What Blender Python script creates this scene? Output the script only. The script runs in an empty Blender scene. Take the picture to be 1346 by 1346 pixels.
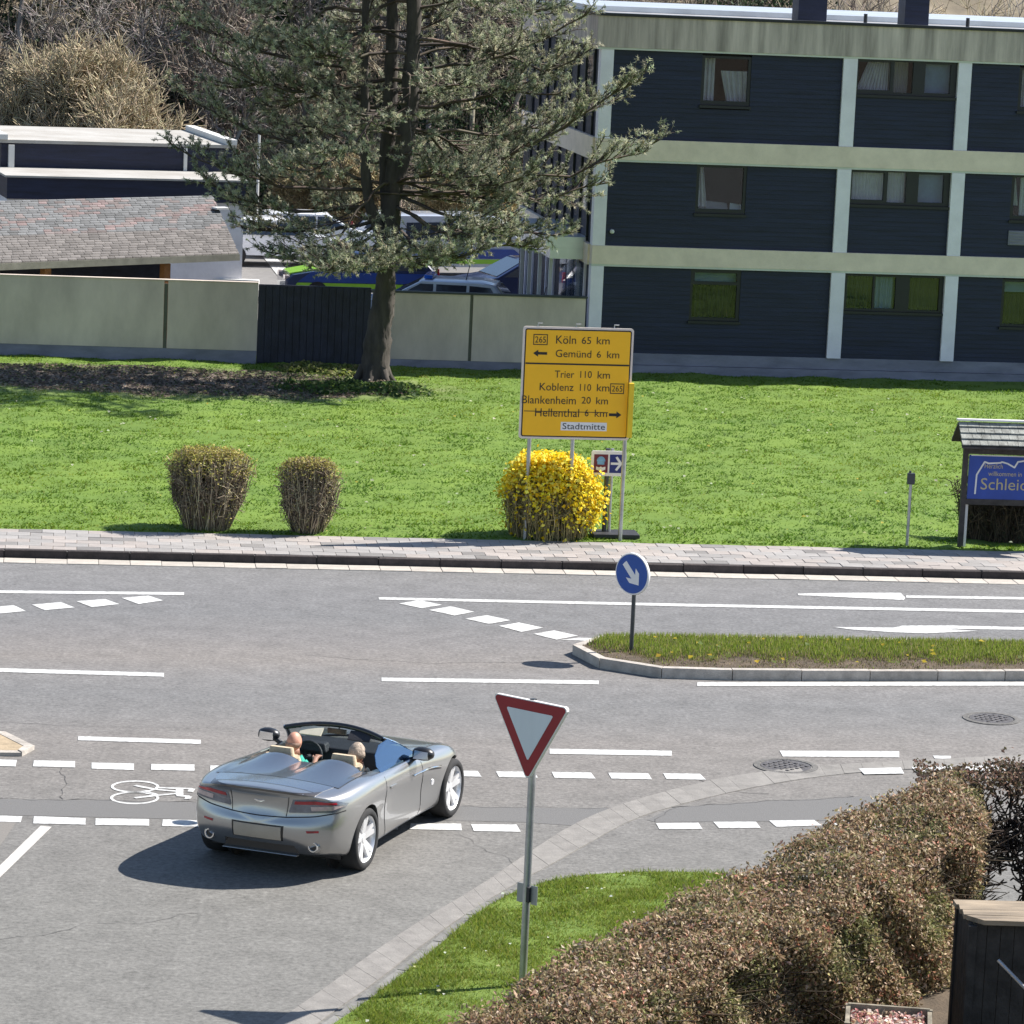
import bpy, bmesh, math, random
import numpy as np
from mathutils import Vector, Matrix
from mathutils.bvhtree import BVHTree

random.seed(7)
RNG = np.random.default_rng(11)
SC = bpy.context.scene
COL = SC.collection

# ------------------------------------------------------------------ camera
F_PX, Y_HOR, ROLL, CAM_H, MID = 4700.0, -105.0, 0.044, 10.4, 673.0
_p = math.atan((MID - Y_HOR) / F_PX)
FWD = np.array([0, math.cos(_p), -math.sin(_p)])
_u0 = np.array([0, math.sin(_p), math.cos(_p)])
_r0 = np.array([1.0, 0, 0])
RGT = math.cos(ROLL) * _r0 + math.sin(ROLL) * _u0
UPV = -math.sin(ROLL) * _r0 + math.cos(ROLL) * _u0
CPOS = np.array([0, 0, CAM_H])
cam_d = bpy.data.cameras.new('camera')
cam_d.sensor_width = 36.0
cam_d.lens = F_PX / 1346.0 * 36.0
cam_d.clip_start = 0.5
cam_d.clip_end = 6000
cam = bpy.data.objects.new('camera', cam_d)
COL.objects.link(cam)
cam.matrix_world = Matrix(((RGT[0], UPV[0], -FWD[0], 0), (RGT[1], UPV[1], -FWD[1], 0),
                           (RGT[2], UPV[2], -FWD[2], CAM_H), (0, 0, 0, 1)))
SC.camera = cam

# ------------------------------------------------------------------ light
SUN_EL, SUN_AZ = math.radians(45), math.radians(24)      # azimuth from +X towards +Y
S_DIR = Vector((math.cos(SUN_EL) * math.cos(SUN_AZ), math.cos(SUN_EL) * math.sin(SUN_AZ), math.sin(SUN_EL)))
world = bpy.data.worlds.new('World')
SC.world = world
world.use_nodes = True
wn = world.node_tree
sky = wn.nodes.new('ShaderNodeTexSky')
sky.sky_type = 'NISHITA'
sky.sun_disc = False
sky.sun_elevation = SUN_EL
sky.sun_rotation = math.pi / 2 - SUN_AZ
sky.air_density = 1.0
sky.dust_density = 0.5
bg = wn.nodes['Background']
bg.inputs['Strength'].default_value = 0.080
wn.links.new(sky.outputs[0], bg.inputs['Color'])
sun_d = bpy.data.lights.new('sun', 'SUN')
sun_d.energy = 4.8
sun_d.angle = math.radians(0.5)
sun_d.color = (1.0, 0.95, 0.88)
sun = bpy.data.objects.new('sun', sun_d)
COL.objects.link(sun)
sun.rotation_euler = S_DIR.to_track_quat('Z', 'Y').to_euler()
sun.location = (30, 10, 40)
SC.view_settings.view_transform = 'Standard'
SC.view_settings.look = 'None'
SC.view_settings.gamma = 1.0
SC.view_settings.exposure = 1.02
SC.view_settings.use_curve_mapping = False
try:
    SC.cycles.use_adaptive_sampling = True
    SC.cycles.max_bounces = 8
    SC.cycles.transparent_max_bounces = 12
except Exception:
    pass


# ------------------------------------------------------------------ surveying helpers (photo pixel -> place in the world)
def _ray(px, py):
    return FWD * F_PX + RGT * (px - MID) - UPV * (py - MID)

def G(px, py, z=0.0):
    d = _ray(px, py)
    return CPOS + d * (z - CAM_H) / d[2]

def GD(px, py, Y):
    d = _ray(px, py)
    return CPOS + d * Y / d[1]

def GP(px, py, p0, n):
    d = _ray(px, py)
    return CPOS + d * (np.dot(np.asarray(p0) - CPOS, n) / np.dot(d, n))


# ------------------------------------------------------------------ materials
MATS = {}

def _principled(name):
    m = bpy.data.materials.new(name)
    m.use_nodes = True
    return m, m.node_tree, m.node_tree.nodes['Principled BSDF']

def mat(name, color, rough=0.6, metal=0.0, var=0.12, scale=6.0, bump=0.0, bscale=40.0, spec=0.5, coat=0.0, alpha=None,
        color2=None, per_obj=0.0, detail=5.0, stretch=(1, 1, 1), trans=0.0):
    """Principled surface whose colour wanders between two tones by noise, with optional fine relief."""
    m, nt, b = _principled(name)
    N, L = nt.nodes, nt.links
    tc = N.new('ShaderNodeTexCoord')
    mp = N.new('ShaderNodeMapping')
    mp.inputs['Scale'].default_value = stretch
    L.new(tc.outputs['Object'], mp.inputs[0])
    nz = N.new('ShaderNodeTexNoise')
    nz.inputs['Scale'].default_value = scale
    nz.inputs['Detail'].default_value = detail
    nz.inputs['Roughness'].default_value = 0.65
    L.new(mp.outputs[0], nz.inputs['Vector'])
    c = np.array(color)
    c2 = np.array(color2) if color2 is not None else c * (1 + var * 2.2)
    c1 = c if color2 is not None else c * (1 - var * 2.2)
    rp = N.new('ShaderNodeValToRGB')
    rp.color_ramp.elements[0].position = 0.3
    rp.color_ramp.elements[1].position = 0.7
    rp.color_ramp.elements[0].color = (*np.clip(c1, 0, 1), 1)
    rp.color_ramp.elements[1].color = (*np.clip(c2, 0, 1), 1)
    L.new(nz.outputs[0], rp.inputs[0])
    out = rp.outputs[0]
    if per_obj:
        oi = N.new('ShaderNodeObjectInfo')
        mr = N.new('ShaderNodeMapRange')
        mr.inputs[3].default_value = 1 - per_obj
        mr.inputs[4].default_value = 1 + per_obj
        L.new(oi.outputs['Random'], mr.inputs[0])
        hs = N.new('ShaderNodeHueSaturation')
        L.new(mr.outputs[0], hs.inputs['Value'])
        L.new(out, hs.inputs['Color'])
        out = hs.outputs[0]
    L.new(out, b.inputs['Base Color'])
    b.inputs['Roughness'].default_value = rough
    b.inputs['Metallic'].default_value = metal
    b.inputs['Specular IOR Level'].default_value = spec
    if coat:
        b.inputs['Coat Weight'].default_value = coat
        b.inputs['Coat Roughness'].default_value = 0.04
    if trans:
        b.inputs['Transmission Weight'].default_value = trans
    if bump:
        nb = N.new('ShaderNodeTexNoise')
        nb.inputs['Scale'].default_value = bscale
        nb.inputs['Detail'].default_value = 4
        L.new(mp.outputs[0], nb.inputs['Vector'])
        bp = N.new('ShaderNodeBump')
        bp.inputs['Strength'].default_value = bump
        bp.inputs['Distance'].default_value = 0.02
        L.new(nb.outputs[0], bp.inputs['Height'])
        L.new(bp.outputs[0], b.inputs['Normal'])
    MATS[name] = m
    return m

def leaf_mat(name, transl=0.35, rough=0.6, sat=1.0):
    """Leaf / twig colour comes from each piece's own stored hue; part of the light passes through."""
    m = bpy.data.materials.new(name)
    m.use_nodes = True
    nt = m.node_tree
    N, L = nt.nodes, nt.links
    b = N['Principled BSDF']
    at = N.new('ShaderNodeAttribute')
    at.attribute_name = 'Col'
    L.new(at.outputs['Color'], b.inputs['Base Color'])
    b.inputs['Roughness'].default_value = rough
    b.inputs['Specular IOR Level'].default_value = 0.25
    if transl:
        tr = N.new('ShaderNodeBsdfTranslucent')
        L.new(at.outputs['Color'], tr.inputs['Color'])
        mx = N.new('ShaderNodeMixShader')
        mx.inputs[0].default_value = transl
        L.new(b.outputs[0], mx.inputs[1])
        L.new(tr.outputs[0], mx.inputs[2])
        L.new(mx.outputs[0], N['Material Output'].inputs['Surface'])
    MATS[name] = m
    return m


# ------------------------------------------------------------------ object helpers
def tag(o, label=None, cat=None, group=None, kind=None):
    if label: o['label'] = label
    if cat: o['category'] = cat
    if group: o['group'] = group
    if kind: o['kind'] = kind
    return o

def thing(name, label, cat, loc=(0, 0, 0), rotz=0.0, group=None, scale=1.0):
    o = bpy.data.objects.new(name, None)
    o.empty_display_size = 0.2
    COL.objects.link(o)
    o.location = loc
    o.rotation_euler = (0, 0, rotz)
    o.scale = (scale,) * 3
    return tag(o, label, cat, group)

def link(name, me, parent=None, m=None, kind=None, loc=None, rot=None):
    o = bpy.data.objects.new(name, me)
    COL.objects.link(o)
    if m is not None and not me.materials:
        me.materials.append(m)
    if parent is not None:
        o.parent = parent
    if kind:
        o['kind'] = kind
    if loc is not None:
        o.location = loc
    if rot is not None:
        o.rotation_euler = rot
    return o

class MB:
    """Collects boxes, tubes and polygons and links them as one mesh object."""
    def __init__(s):
        s.v, s.f = [], []

    def add(s, vs, fs):
        k = len(s.v)
        s.v += [tuple(map(float, p)) for p in vs]
        s.f += [tuple(i + k for i in f) for f in fs]
        return s

    def box(s, c, d, rz=0.0, rx=0.0, ry=0.0):
        x, y, z = d[0] / 2, d[1] / 2, d[2] / 2
        R = Matrix.Rotation(rz, 3, 'Z') @ Matrix.Rotation(ry, 3, 'Y') @ Matrix.Rotation(rx, 3, 'X')
        vs = [R @ Vector(p) + Vector(c) for p in
              ((-x, -y, -z), (x, -y, -z), (x, y, -z), (-x, y, -z), (-x, -y, z), (x, -y, z), (x, y, z), (-x, y, z))]
        return s.add(vs, ((0, 3, 2, 1), (4, 5, 6, 7), (0, 1, 5, 4), (1, 2, 6, 5), (2, 3, 7, 6), (3, 0, 4, 7)))

    def prism(s, a, b):
        """Solid between polygon a and polygon b (same count)."""
        n = len(a)
        k = [tuple(range(n))[::-1], tuple(range(n, 2 * n))]
        k += [(i, (i + 1) % n, n + (i + 1) % n, n + i) for i in range(n)]
        return s.add(list(a) + list(b), k)

    def extrude(s, poly, h):
        return s.prism(poly, [tuple(np.asarray(p, float) + np.asarray(h, float)) for p in poly])

    def tube(s, pts, rad, n=8, cap=True):
        pts = [Vector(map(float, p)) for p in pts]
        if not hasattr(rad, '__len__'):
            rad = [rad] * len(pts)
        vs, fs = [], []
        up = Vector((0.13, 0.27, 0.95))
        for i, p in enumerate(pts):
            t = (pts[min(i + 1, len(pts) - 1)] - pts[max(i - 1, 0)]).normalized()
            a = t.cross(up)
            if a.length < 1e-3: a = t.cross(Vector((1, 0, 0)))
            a.normalize()
            b = a.cross(t)
            for j in range(n):
                an = 2 * math.pi * j / n
                vs.append(p + (a * math.cos(an) + b * math.sin(an)) * rad[i])
        for i in range(len(pts) - 1):
            for j in range(n):
                fs.append((i * n + j, i * n + (j + 1) % n, (i + 1) * n + (j + 1) % n, (i + 1) * n + j))
        if cap:
            fs.append(tuple(range(n))[::-1])
            fs.append(tuple((len(pts) - 1) * n + j for j in range(n)))
        return s.add(vs, fs)

    def cyl(s, a, b, r, n=16):
        return s.tube([a, b], r, n)

    def lathe(s, prof, c, axis='Z', n=24):
        """prof: (radius, along) pairs; closed at both ends when radius is 0."""
        vs, fs = [], []
        for r_, h in prof:
            for j in range(n):
                an = 2 * math.pi * j / n
                x, y = r_ * math.cos(an), r_ * math.sin(an)
                q = (x, y, h) if axis == 'Z' else ((h, x, y) if axis == 'X' else (x, h, y))
                vs.append((q[0] + c[0], q[1] + c[1], q[2] + c[2]))
        for i in range(len(prof) - 1):
            for j in range(n):
                fs.append((i * n + j, i * n + (j + 1) % n, (i + 1) * n + (j + 1) % n, (i + 1) * n + j))
        return s.add(vs, fs)

    def mesh(s, name, m=None, origin=None, smooth=None):
        me = bpy.data.meshes.new(name)
        v = s.v
        if origin is not None:
            o = origin
            v = [(p[0] - o[0], p[1] - o[1], p[2] - o[2]) for p in v]
        me.from_pydata(v, [], s.f)
        bm = bmesh.new()
        bm.from_mesh(me)
        bmesh.ops.recalc_face_normals(bm, faces=bm.faces)
        bm.to_mesh(me)
        bm.free()
        if smooth is not None:
            me.polygons.foreach_set('use_smooth', [True] * len(me.polygons))
            me.set_sharp_from_angle(angle=math.radians(smooth))
        if m is not None:
            me.materials.append(m)
        return me

    def build(s, name, m=None, parent=None, origin=None, smooth=None, kind=None, bevel=0.0):
        if origin is None and parent is not None:
            r = parent
            while r.parent is not None:
                r = r.parent
            if r.get('_world'):
                origin = r.location
        o = link(name, s.mesh(name, m, origin, smooth), parent, kind=kind)
        if bevel:
            md = o.modifiers.new('bevel', 'BEVEL')
            md.width = bevel
            md.segments = 2
            md.limit_method = 'ANGLE'
        return o

def np_mesh(name, V, Fc, m=None, colors=None, parent=None, kind=None, smooth=False):
    """Large mesh from arrays; Fc is (n,3) or (n,4); colours per vertex."""
    V = np.ascontiguousarray(V, np.float32)
    Fc = np.ascontiguousarray(Fc, np.int32)
    me = bpy.data.meshes.new(name)
    k = Fc.shape[1]
    me.vertices.add(len(V))
    me.vertices.foreach_set('co', V.ravel())
    me.loops.add(Fc.size)
    me.loops.foreach_set('vertex_index', Fc.ravel())
    me.polygons.add(len(Fc))
    me.polygons.foreach_set('loop_start', np.arange(0, Fc.size, k, dtype=np.int32))
    me.update(calc_edges=True)
    me.validate()
    if smooth:
        me.polygons.foreach_set('use_smooth', np.ones(len(me.polygons), bool))
    if colors is not None:
        ca = me.color_attributes.new('Col', 'FLOAT_COLOR', 'POINT')
        c4 = np.ones((len(V), 4), np.float32)
        c4[:, :3] = colors
        ca.data.foreach_set('color', c4.ravel())
    if m is not None:
        me.materials.append(m)
    return link(name, me, parent, kind=kind)

def unit(v):
    return v / np.maximum(np.linalg.norm(v, axis=-1, keepdims=True), 1e-9)

def rand_dirs(n):
    return unit(RNG.normal(size=(n, 3)))

def blades(P, h, w, lean=0.4):
    """One bent blade (a single tapering triangle) per point."""
    n = len(P)
    a = RNG.uniform(0, 2 * np.pi, n)
    s = np.stack([np.cos(a), np.sin(a), np.zeros(n)], 1) * (np.asarray(w) * 0.5)[:, None]
    b = RNG.uniform(0, 2 * np.pi, n)
    ln = RNG.uniform(0.1, 1, n) * lean * h
    tip = P + np.stack([np.cos(b) * ln, np.sin(b) * ln, h], 1)
    V = np.stack([P - s, P + s, tip], 1).reshape(-1, 3)
    return V, np.arange(3 * n).reshape(-1, 3)

def leaves(P, size, nrm=None, flat=0.6, aspect=0.6):
    """Folded leaf per point: two triangles hinged on the midrib."""
    n = len(P)
    d = rand_dirs(n)
    if nrm is not None:
        up = unit(nrm * flat + rand_dirs(n) * (1 - flat))
    else:
        up = rand_dirs(n)
    d = unit(d - up * np.sum(d * up, 1, keepdims=True))
    s = np.cross(up, d)
    size = np.asarray(size)[:, None]
    a, b = P - d * size * .5, P + d * size * .5
    l = P + s * size * aspect * .5 + up * size * .18
    r_ = P - s * size * aspect * .5 + up * size * .18
    V = np.stack([a, l, b, r_], 1).reshape(-1, 3)
    k = np.arange(n)[:, None] * 4
    Fc = np.concatenate([k + np.array([[0, 1, 2]]), k + np.array([[0, 2, 3]])], 0)
    return V, Fc

def sticks(A, B, ra, rb):
    """Three-sided tapering stick per segment."""
    A, B = np.asarray(A, float), np.asarray(B, float)
    n = len(A)
    t = unit(B - A)
    ref = np.where(np.abs(t[:, 2:3]) > .9, np.array([[1., 0, 0]]), np.array([[0, 0, 1.]]))
    u = unit(np.cross(t, ref))
    v = np.cross(t, u)
    ra, rb = np.broadcast_to(ra, (n,))[:, None], np.broadcast_to(rb, (n,))[:, None]
    rings = []
    for k in range(3):
        an = 2 * np.pi * k / 3
        o = u * math.cos(an) + v * math.sin(an)
        rings.append((A + o * ra, B + o * rb))
    V = np.stack([rings[0][0], rings[1][0], rings[2][0], rings[0][1], rings[1][1], rings[2][1]], 1).reshape(-1, 3)
    k = np.arange(n)[:, None] * 6
    Fc = np.concatenate([k + np.array([[i, (i + 1) % 3, 3 + (i + 1) % 3, 3 + i]]) for i in range(3)], 0)
    return V, Fc

def pal(n, cols, wts=None, jit=0.2):
    """n colours drawn from a palette, each with its own brightness."""
    cols = np.array(cols, float)
    wts = np.ones(len(cols)) if wts is None else np.array(wts, float)
    i = RNG.choice(len(cols), n, p=wts / wts.sum())
    return np.clip(cols[i] * RNG.uniform(1 - jit, 1 + jit, (n, 1)) * RNG.uniform(.93, 1.07, (n, 3)), 0, 1)

def text_part(body, x0, x1, z0, z1, y, m, parent, name='lettering', thick=0.002, xform=None, align_h=True):
    """Lettering fitted into the rectangle x0..x1, z0..z1 of its board's own frame (board faces -y)."""
    cu = bpy.data.curves.new('lettering', 'FONT')
    cu.body = body
    cu.size = 1.0
    cu.extrude = 0.0
    cu.resolution_u = 3
    ob = bpy.data.objects.new('tmp_text', cu)
    me = bpy.data.meshes.new_from_object(ob)
    bpy.data.objects.remove(ob)
    n = len(me.vertices)
    co = np.empty(n * 3, np.float32)
    me.vertices.foreach_get('co', co)
    co = co.reshape(-1, 3)
    lo, hi = co.min(0), co.max(0)
    q = np.empty_like(co)
    q[:, 0] = x0 + (co[:, 0] - lo[0]) / (hi[0] - lo[0]) * (x1 - x0)
    if z1 is None:
        k = (x1 - x0) / (hi[0] - lo[0])
        q[:, 2] = z0 + (co[:, 1] - lo[1]) * k
    else:
        q[:, 2] = z0 + (co[:, 1] - lo[1]) / (hi[1] - lo[1]) * (z1 - z0)
    q[:, 1] = y
    me.vertices.foreach_set('co', q.ravel())
    me.update()
    me.name = 'lettering'
    me.materials.append(m)
    o = link(name, me, parent)
    return o

# ------------------------------------------------------------------ colours of the place
M = MATS
mat('soil', (.085, .062, .040), .95, var=.2, scale=3, bump=.6, bscale=30)
mat('grass_base', (.09, .15, .018), .95, var=.22, scale=1.1, bump=.9, bscale=14, color2=(.14, .20, .026))
mat('white_paint', (.30, .295, .285), .55, scale=13, color2=(.74, .74, .72), bump=.15, bscale=60, detail=9)
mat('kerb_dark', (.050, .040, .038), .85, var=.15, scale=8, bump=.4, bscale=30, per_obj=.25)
mat('kerb_light', (.38, .345, .305), .85, var=.12, scale=6, bump=.35, bscale=35, per_obj=.12)
mat('kerb_grey', (.17, .165, .155), .85, var=.12, scale=6, bump=.35, bscale=35, per_obj=.12)
mat('gutter_pale', (.40, .365, .32), .8, var=.07, scale=5, bump=.25, bscale=40, per_obj=.08)
mat('gutter_worn', (.205, .193, .178), .85, var=.09, scale=5, bump=.3, bscale=45, per_obj=.07)
mat('slab_grey', (.272, .258, .247), .85, var=.06, scale=5, bump=.25, bscale=40, per_obj=.13)
mat('slab_pink', (.315, .282, .26), .85, var=.06, scale=5, bump=.25, bscale=40, per_obj=.10)
mat('tan_paving', (.33, .255, .165), .85, var=.12, scale=7, bump=.3, bscale=40)
mat('asphalt_patch', (.130, .127, .124), .85, var=.06, scale=60, bump=.35, bscale=120)
mat('asphalt_pale', (.178, .165, .15), .85, var=.07, scale=50, bump=.35, bscale=120)
mat('yard_asphalt', (.16, .155, .15), .85, var=.06, scale=4, bump=.3, bscale=60)

K0 = G(673, 747.5, 0)
EV = G(1346, 763, 0) - G(0, 734, 0)
EV = EV / np.linalg.norm(EV)
NV = np.array([-EV[1], EV[0], 0])
YAW = math.atan2(EV[1], EV[0])

def S(s, n, z=0.0):
    q = K0 + EV * s + NV * n
    return np.array([q[0], q[1], z])

def sn(p):
    d = np.asarray(p)[..., :2] - K0[:2]
    return d @ EV[:2], d @ NV[:2]

def resample(pts, step):
    pts = np.asarray(pts, float)
    d = np.r_[0, np.cumsum(np.linalg.norm(np.diff(pts, axis=0), axis=1))]
    k = max(2, int(round(d[-1] / step)) + 1)
    t = np.linspace(0, d[-1], k)
    return np.stack([np.interp(t, d, pts[:, i]) for i in range(pts.shape[1])], 1)

def n_of(y, x=673):
    return float(sn(G(x, y, 0))[1])

# ---- asphalt with the wear of the lanes (bands run along the carriageway)
def asphalt():
    m, nt, b = _principled('asphalt')
    N, L = nt.nodes, nt.links
    tc = N.new('ShaderNodeTexCoord')
    mp = N.new('ShaderNodeMapping')
    mp.vector_type = 'TEXTURE'
    mp.inputs['Location'].default_value = (K0[0], K0[1], 0)
    mp.inputs['Rotation'].default_value = (0, 0, YAW)
    L.new(tc.outputs['Object'], mp.inputs[0])
    big = N.new('ShaderNodeTexNoise'); big.inputs['Scale'].default_value = .35; big.inputs['Detail'].default_value = 6
    mp2 = N.new('ShaderNodeMapping'); mp2.inputs['Scale'].default_value = (.35, 1.3, 1)
    L.new(mp.outputs[0], mp2.inputs[0]); L.new(mp2.outputs[0], big.inputs['Vector'])
    sx = N.new('ShaderNodeSeparateXYZ'); L.new(mp.outputs[0], sx.inputs[0])
    # n, nudged by the large noise, mapped to 0..1 over -24..0
    ad = N.new('ShaderNodeMath'); ad.operation = 'MULTIPLY_ADD'
    L.new(big.outputs[0], ad.inputs[0]); ad.inputs[1].default_value = 1.6
    L.new(sx.outputs['Y'], ad.inputs[2])
    mr = N.new('ShaderNodeMapRange')
    mr.inputs[1].default_value = -24 + .8; mr.inputs[2].default_value = 0.8
    L.new(ad.outputs[0], mr.inputs[0])
    rp = N.new('ShaderNodeValToRGB')
    pts = [(1190, (.148, .144, .134)), (1085, (.148, .142, .134)), (1030, (.158, .148, .138)), (975, (.167, .155, .145)),
           (945, (.147, .143, .140)), (922, (.139, .137, .136)), (900, (.155, .150, .147)), (872, (.172, .158, .147)),
           (845, (.153, .146, .143)), (818, (.138, .137, .138)), (792, (.143, .141, .142)), (768, (.155, .152, .151)),
           (752, (.150, .146, .142))]
    el = rp.color_ramp.elements
    first = True
    for y, c in pts:
        t = min(1, max(0, (n_of(y) + 24) / 24))
        if first:
            e = el[0]; e.position = t; first = False
        elif y == pts[1][0]:
            e = el[1]; e.position = t
        else:
            e = el.new(t)
        e.color = (*c, 1)
    L.new(mr.outputs[0], rp.inputs[0])
    sp = N.new('ShaderNodeTexNoise'); sp.inputs['Scale'].default_value = 16; sp.inputs['Detail'].default_value = 8; sp.inputs['Roughness'].default_value = .8
    L.new(tc.outputs['Object'], sp.inputs['Vector'])
    md = N.new('ShaderNodeTexNoise'); md.inputs['Scale'].default_value = 2.2; md.inputs['Detail'].default_value = 7; md.inputs['Roughness'].default_value = .7
    L.new(tc.outputs['Object'], md.inputs['Vector'])
    r1 = N.new('ShaderNodeMapRange'); r1.inputs[1].default_value = .3; r1.inputs[2].default_value = .7; r1.inputs[3].default_value = .50; r1.inputs[4].default_value = 1.58
    L.new(sp.outputs[0], r1.inputs[0])
    r2 = N.new('ShaderNodeMapRange'); r2.inputs[1].default_value = .3; r2.inputs[2].default_value = .7; r2.inputs[3].default_value = .80; r2.inputs[4].default_value = 1.16
    L.new(md.outputs[0], r2.inputs[0])
    mu = N.new('ShaderNodeMath'); mu.operation = 'MULTIPLY'
    L.new(r1.outputs[0], mu.inputs[0]); L.new(r2.outputs[0], mu.inputs[1])
    vm = N.new('ShaderNodeVectorMath'); vm.operation = 'SCALE'
    L.new(rp.outputs[0], vm.inputs[0]); L.new(mu.outputs[0], vm.inputs['Scale'])
    L.new(vm.outputs[0], b.inputs['Base Color'])
    b.inputs['Roughness'].default_value = .82
    b.inputs['Specular IOR Level'].default_value = .35
    bp = N.new('ShaderNodeBump'); bp.inputs['Strength'].default_value = .35; bp.inputs['Distance'].default_value = .012
    L.new(sp.outputs[0], bp.inputs['Height']); L.new(bp.outputs[0], b.inputs['Normal'])
    MATS['asphalt'] = m
asphalt()

# ---- far ground and carriageway
MB().add([(-3000, -200, -1.6), (3000, -200, -1.6), (3000, 5000, -1.6), (-3000, 5000, -1.6)], [(0, 1, 2, 3)]).build('ground', M['soil'], kind='structure')
rd = [S(-70, -60), S(70, -60), S(70, 0.02), S(-70, 0.02)]
MB().add(rd, [(0, 1, 2, 3)]).build('road', M['asphalt'], kind='structure')

def sheet(name, px, m, z, kind='structure'):
    return MB().add([tuple(G(x, y, 0)[:2]) + (z,) for x, y in px], [tuple(range(len(px)))]).build(name, m, kind=kind)

sheet('asphalt_patch', [(-120, 1049), (0, 1050.5), (150, 1052.5), (300, 1056), (300, 1079), (200, 1076), (0, 1071.5), (-120, 1069)], M['asphalt_patch'], .003)
sheet('asphalt_patch', [(566, 1059), (640, 1061), (730, 1062.5), (800, 1062.5), (757, 1086), (690, 1081), (600, 1079), (548, 1077)], M['asphalt_patch'], .003)
sheet('asphalt_patch', [(884, 1062), (1001, 1053.5), (1060, 1051), (1180, 1045), (1180, 1077), (1080, 1079), (862, 1081), (850, 1078)], M['asphalt_patch'], .003)

LINES = [
    [(0, 776.5), (242, 779), (242, 782.6), (0, 780), (-160, 778), (-160, 774.5)],
    [(159.7, 786.3), (195, 783.3), (214.3, 789.6), (182, 794.5)],
    [(100.3, 790.7), (138.2, 787.8), (156.8, 794.5), (120.7, 798.5)],
    [(41.6, 795.2), (79.9, 791.9), (98.4, 798.9), (58.7, 802.6)],
    [(-19, 799.3), (18.6, 796), (34.2, 803.8), (-5, 807.2)],
    [(497.6, 785.4), (900, 794), (1346, 802.3), (1500, 805), (1500, 809), (1346, 806), (900, 797.6), (498, 788.6)],
    [(524.4, 793.8), (551.5, 789.2), (581, 795.5), (554.8, 800)],
    [(564, 802.3), (592.4, 797.4), (623.5, 804.6), (597.3, 809.5)],
    [(611.4, 813.8), (639.8, 808.9), (670.9, 815.7), (643, 820.6)],
    [(655.2, 823.2), (682.3, 818.7), (714.3, 825.5), (685.6, 831.1)],
    [(701, 833.7), (728, 829.1), (760, 836), (731.3, 841.2)],
    [(736, 841.6), (762, 838.6), (788, 839.6), (784, 843)],
    [(-160, 876), (0, 878.8), (215.6, 885), (215.6, 890), (0, 883.8), (-160, 881)],
    [(501.5, 891.2), (787, 895), (787, 900), (501.5, 896)],
    [(916.3, 897.3), (1346, 896.8), (1500, 897), (1500, 902), (1346, 901.8), (916.3, 902.3)],
    [(102.5, 968.3), (264, 973), (264, 978.5), (102.5, 973.6)],
    [(722.4, 984.8), (883, 987.4), (883, 994), (722.4, 991.4)],
    [(1024.7, 987.3), (1182, 988), (1182, 996), (1029, 995)],
    [(1226, 993.5), (1250, 994.2), (1250, 997.7), (1229, 997.7)],
]
BLOCKS = [
    [(-32, 998), (22.3, 999.5), (20.5, 1008), (-34, 1007)], [(44.6, 1000), (98.7, 1001), (98.7, 1009.3), (43.1, 1008)],
    [(120.4, 1003), (176, 1004), (176, 1012.8), (120.4, 1011)], [(198.5, 1004.8), (255.6, 1005.5), (255.6, 1013.7), (198.5, 1012.5)],
    [(276.4, 1006.7), (335, 1007.5), (335, 1015.5), (276.4, 1014.5)], [(357, 1008), (412, 1009), (414, 1017), (357, 1016)],
    [(434, 1009.5), (490, 1010.5), (493, 1018.5), (435, 1017.5)], [(512, 1011), (567, 1012.3), (571, 1020), (514, 1019)],
    [(582, 1013), (628, 1014), (633, 1021.5), (588, 1020.7)], [(651.9, 1014.6), (702, 1015), (707, 1022.8), (656, 1022)],
    [(725, 1015.2), (776.5, 1016), (783, 1024), (729, 1023)], [(799.3, 1016.3), (852, 1017), (857, 1025), (803.7, 1024)],
    [(871.5, 1017), (920, 1017.7), (928, 1025.5), (876, 1024.5)],
    [(1128.5, 1011.5), (1184, 1010), (1188.5, 1018), (1136, 1019)], [(1197.7, 1009.3), (1252, 1008.4), (1258, 1015.8), (1205, 1016.5)],
    [(1265, 1007.5), (1318, 1006.5), (1325, 1014), (1273, 1015)], [(1334, 1006), (1388, 1005), (1394, 1012.5), (1341, 1013.5)],
    [(-24, 1072), (29.4, 1073.5), (27, 1081.5), (-24, 1080)], [(44.6, 1073.4), (112.5, 1076), (112.5, 1084.5), (43.5, 1083)],
    [(125.7, 1076.3), (196, 1077.2), (196, 1086), (125.3, 1085)], [(214, 1077.6), (280, 1079), (280, 1087.5), (213, 1086.5)],
    [(298, 1079), (362, 1080), (362, 1088.5), (298, 1087.5)], [(380, 1080.5), (444, 1081.5), (444, 1090), (380, 1089)],
    [(462, 1081.5), (523, 1082.5), (523, 1091), (461, 1090)], [(540, 1082.8), (606, 1083.3), (607, 1092), (538, 1090.5)],
    [(619, 1084), (679, 1084.5), (684.6, 1094), (623, 1093)],
    [(862, 1082.5), (918, 1082), (923.5, 1090.3), (866.8, 1090.5)], [(937.5, 1080.8), (993.5, 1080.5), (1000, 1088.7), (945, 1089)],
    [(1010.8, 1079.2), (1070, 1078.4), (1080, 1085.5), (1020.5, 1087.5)], [(1088, 1078), (1144, 1077), (1152, 1085), (1097, 1086)],
]
for q in LINES:
    sheet('lane_marking', q, M['white_paint'], .0065)
for q in BLOCKS:
    sheet('crossing_dash', q, M['white_paint'], .0135 if q[0][0] > 1100 and q[0][1] < 1020 else .0065)
mat('worn_paint', (.40, .375, .345), .7, var=.2, scale=14, color2=(.56, .54, .51), bump=.3, bscale=60)
sheet('stop_line', [(53.5, 1086), (68, 1087.5), (0, 1154), (-60, 1214), (-74, 1202), (0, 1138)], M['worn_paint'], .0065)
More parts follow.
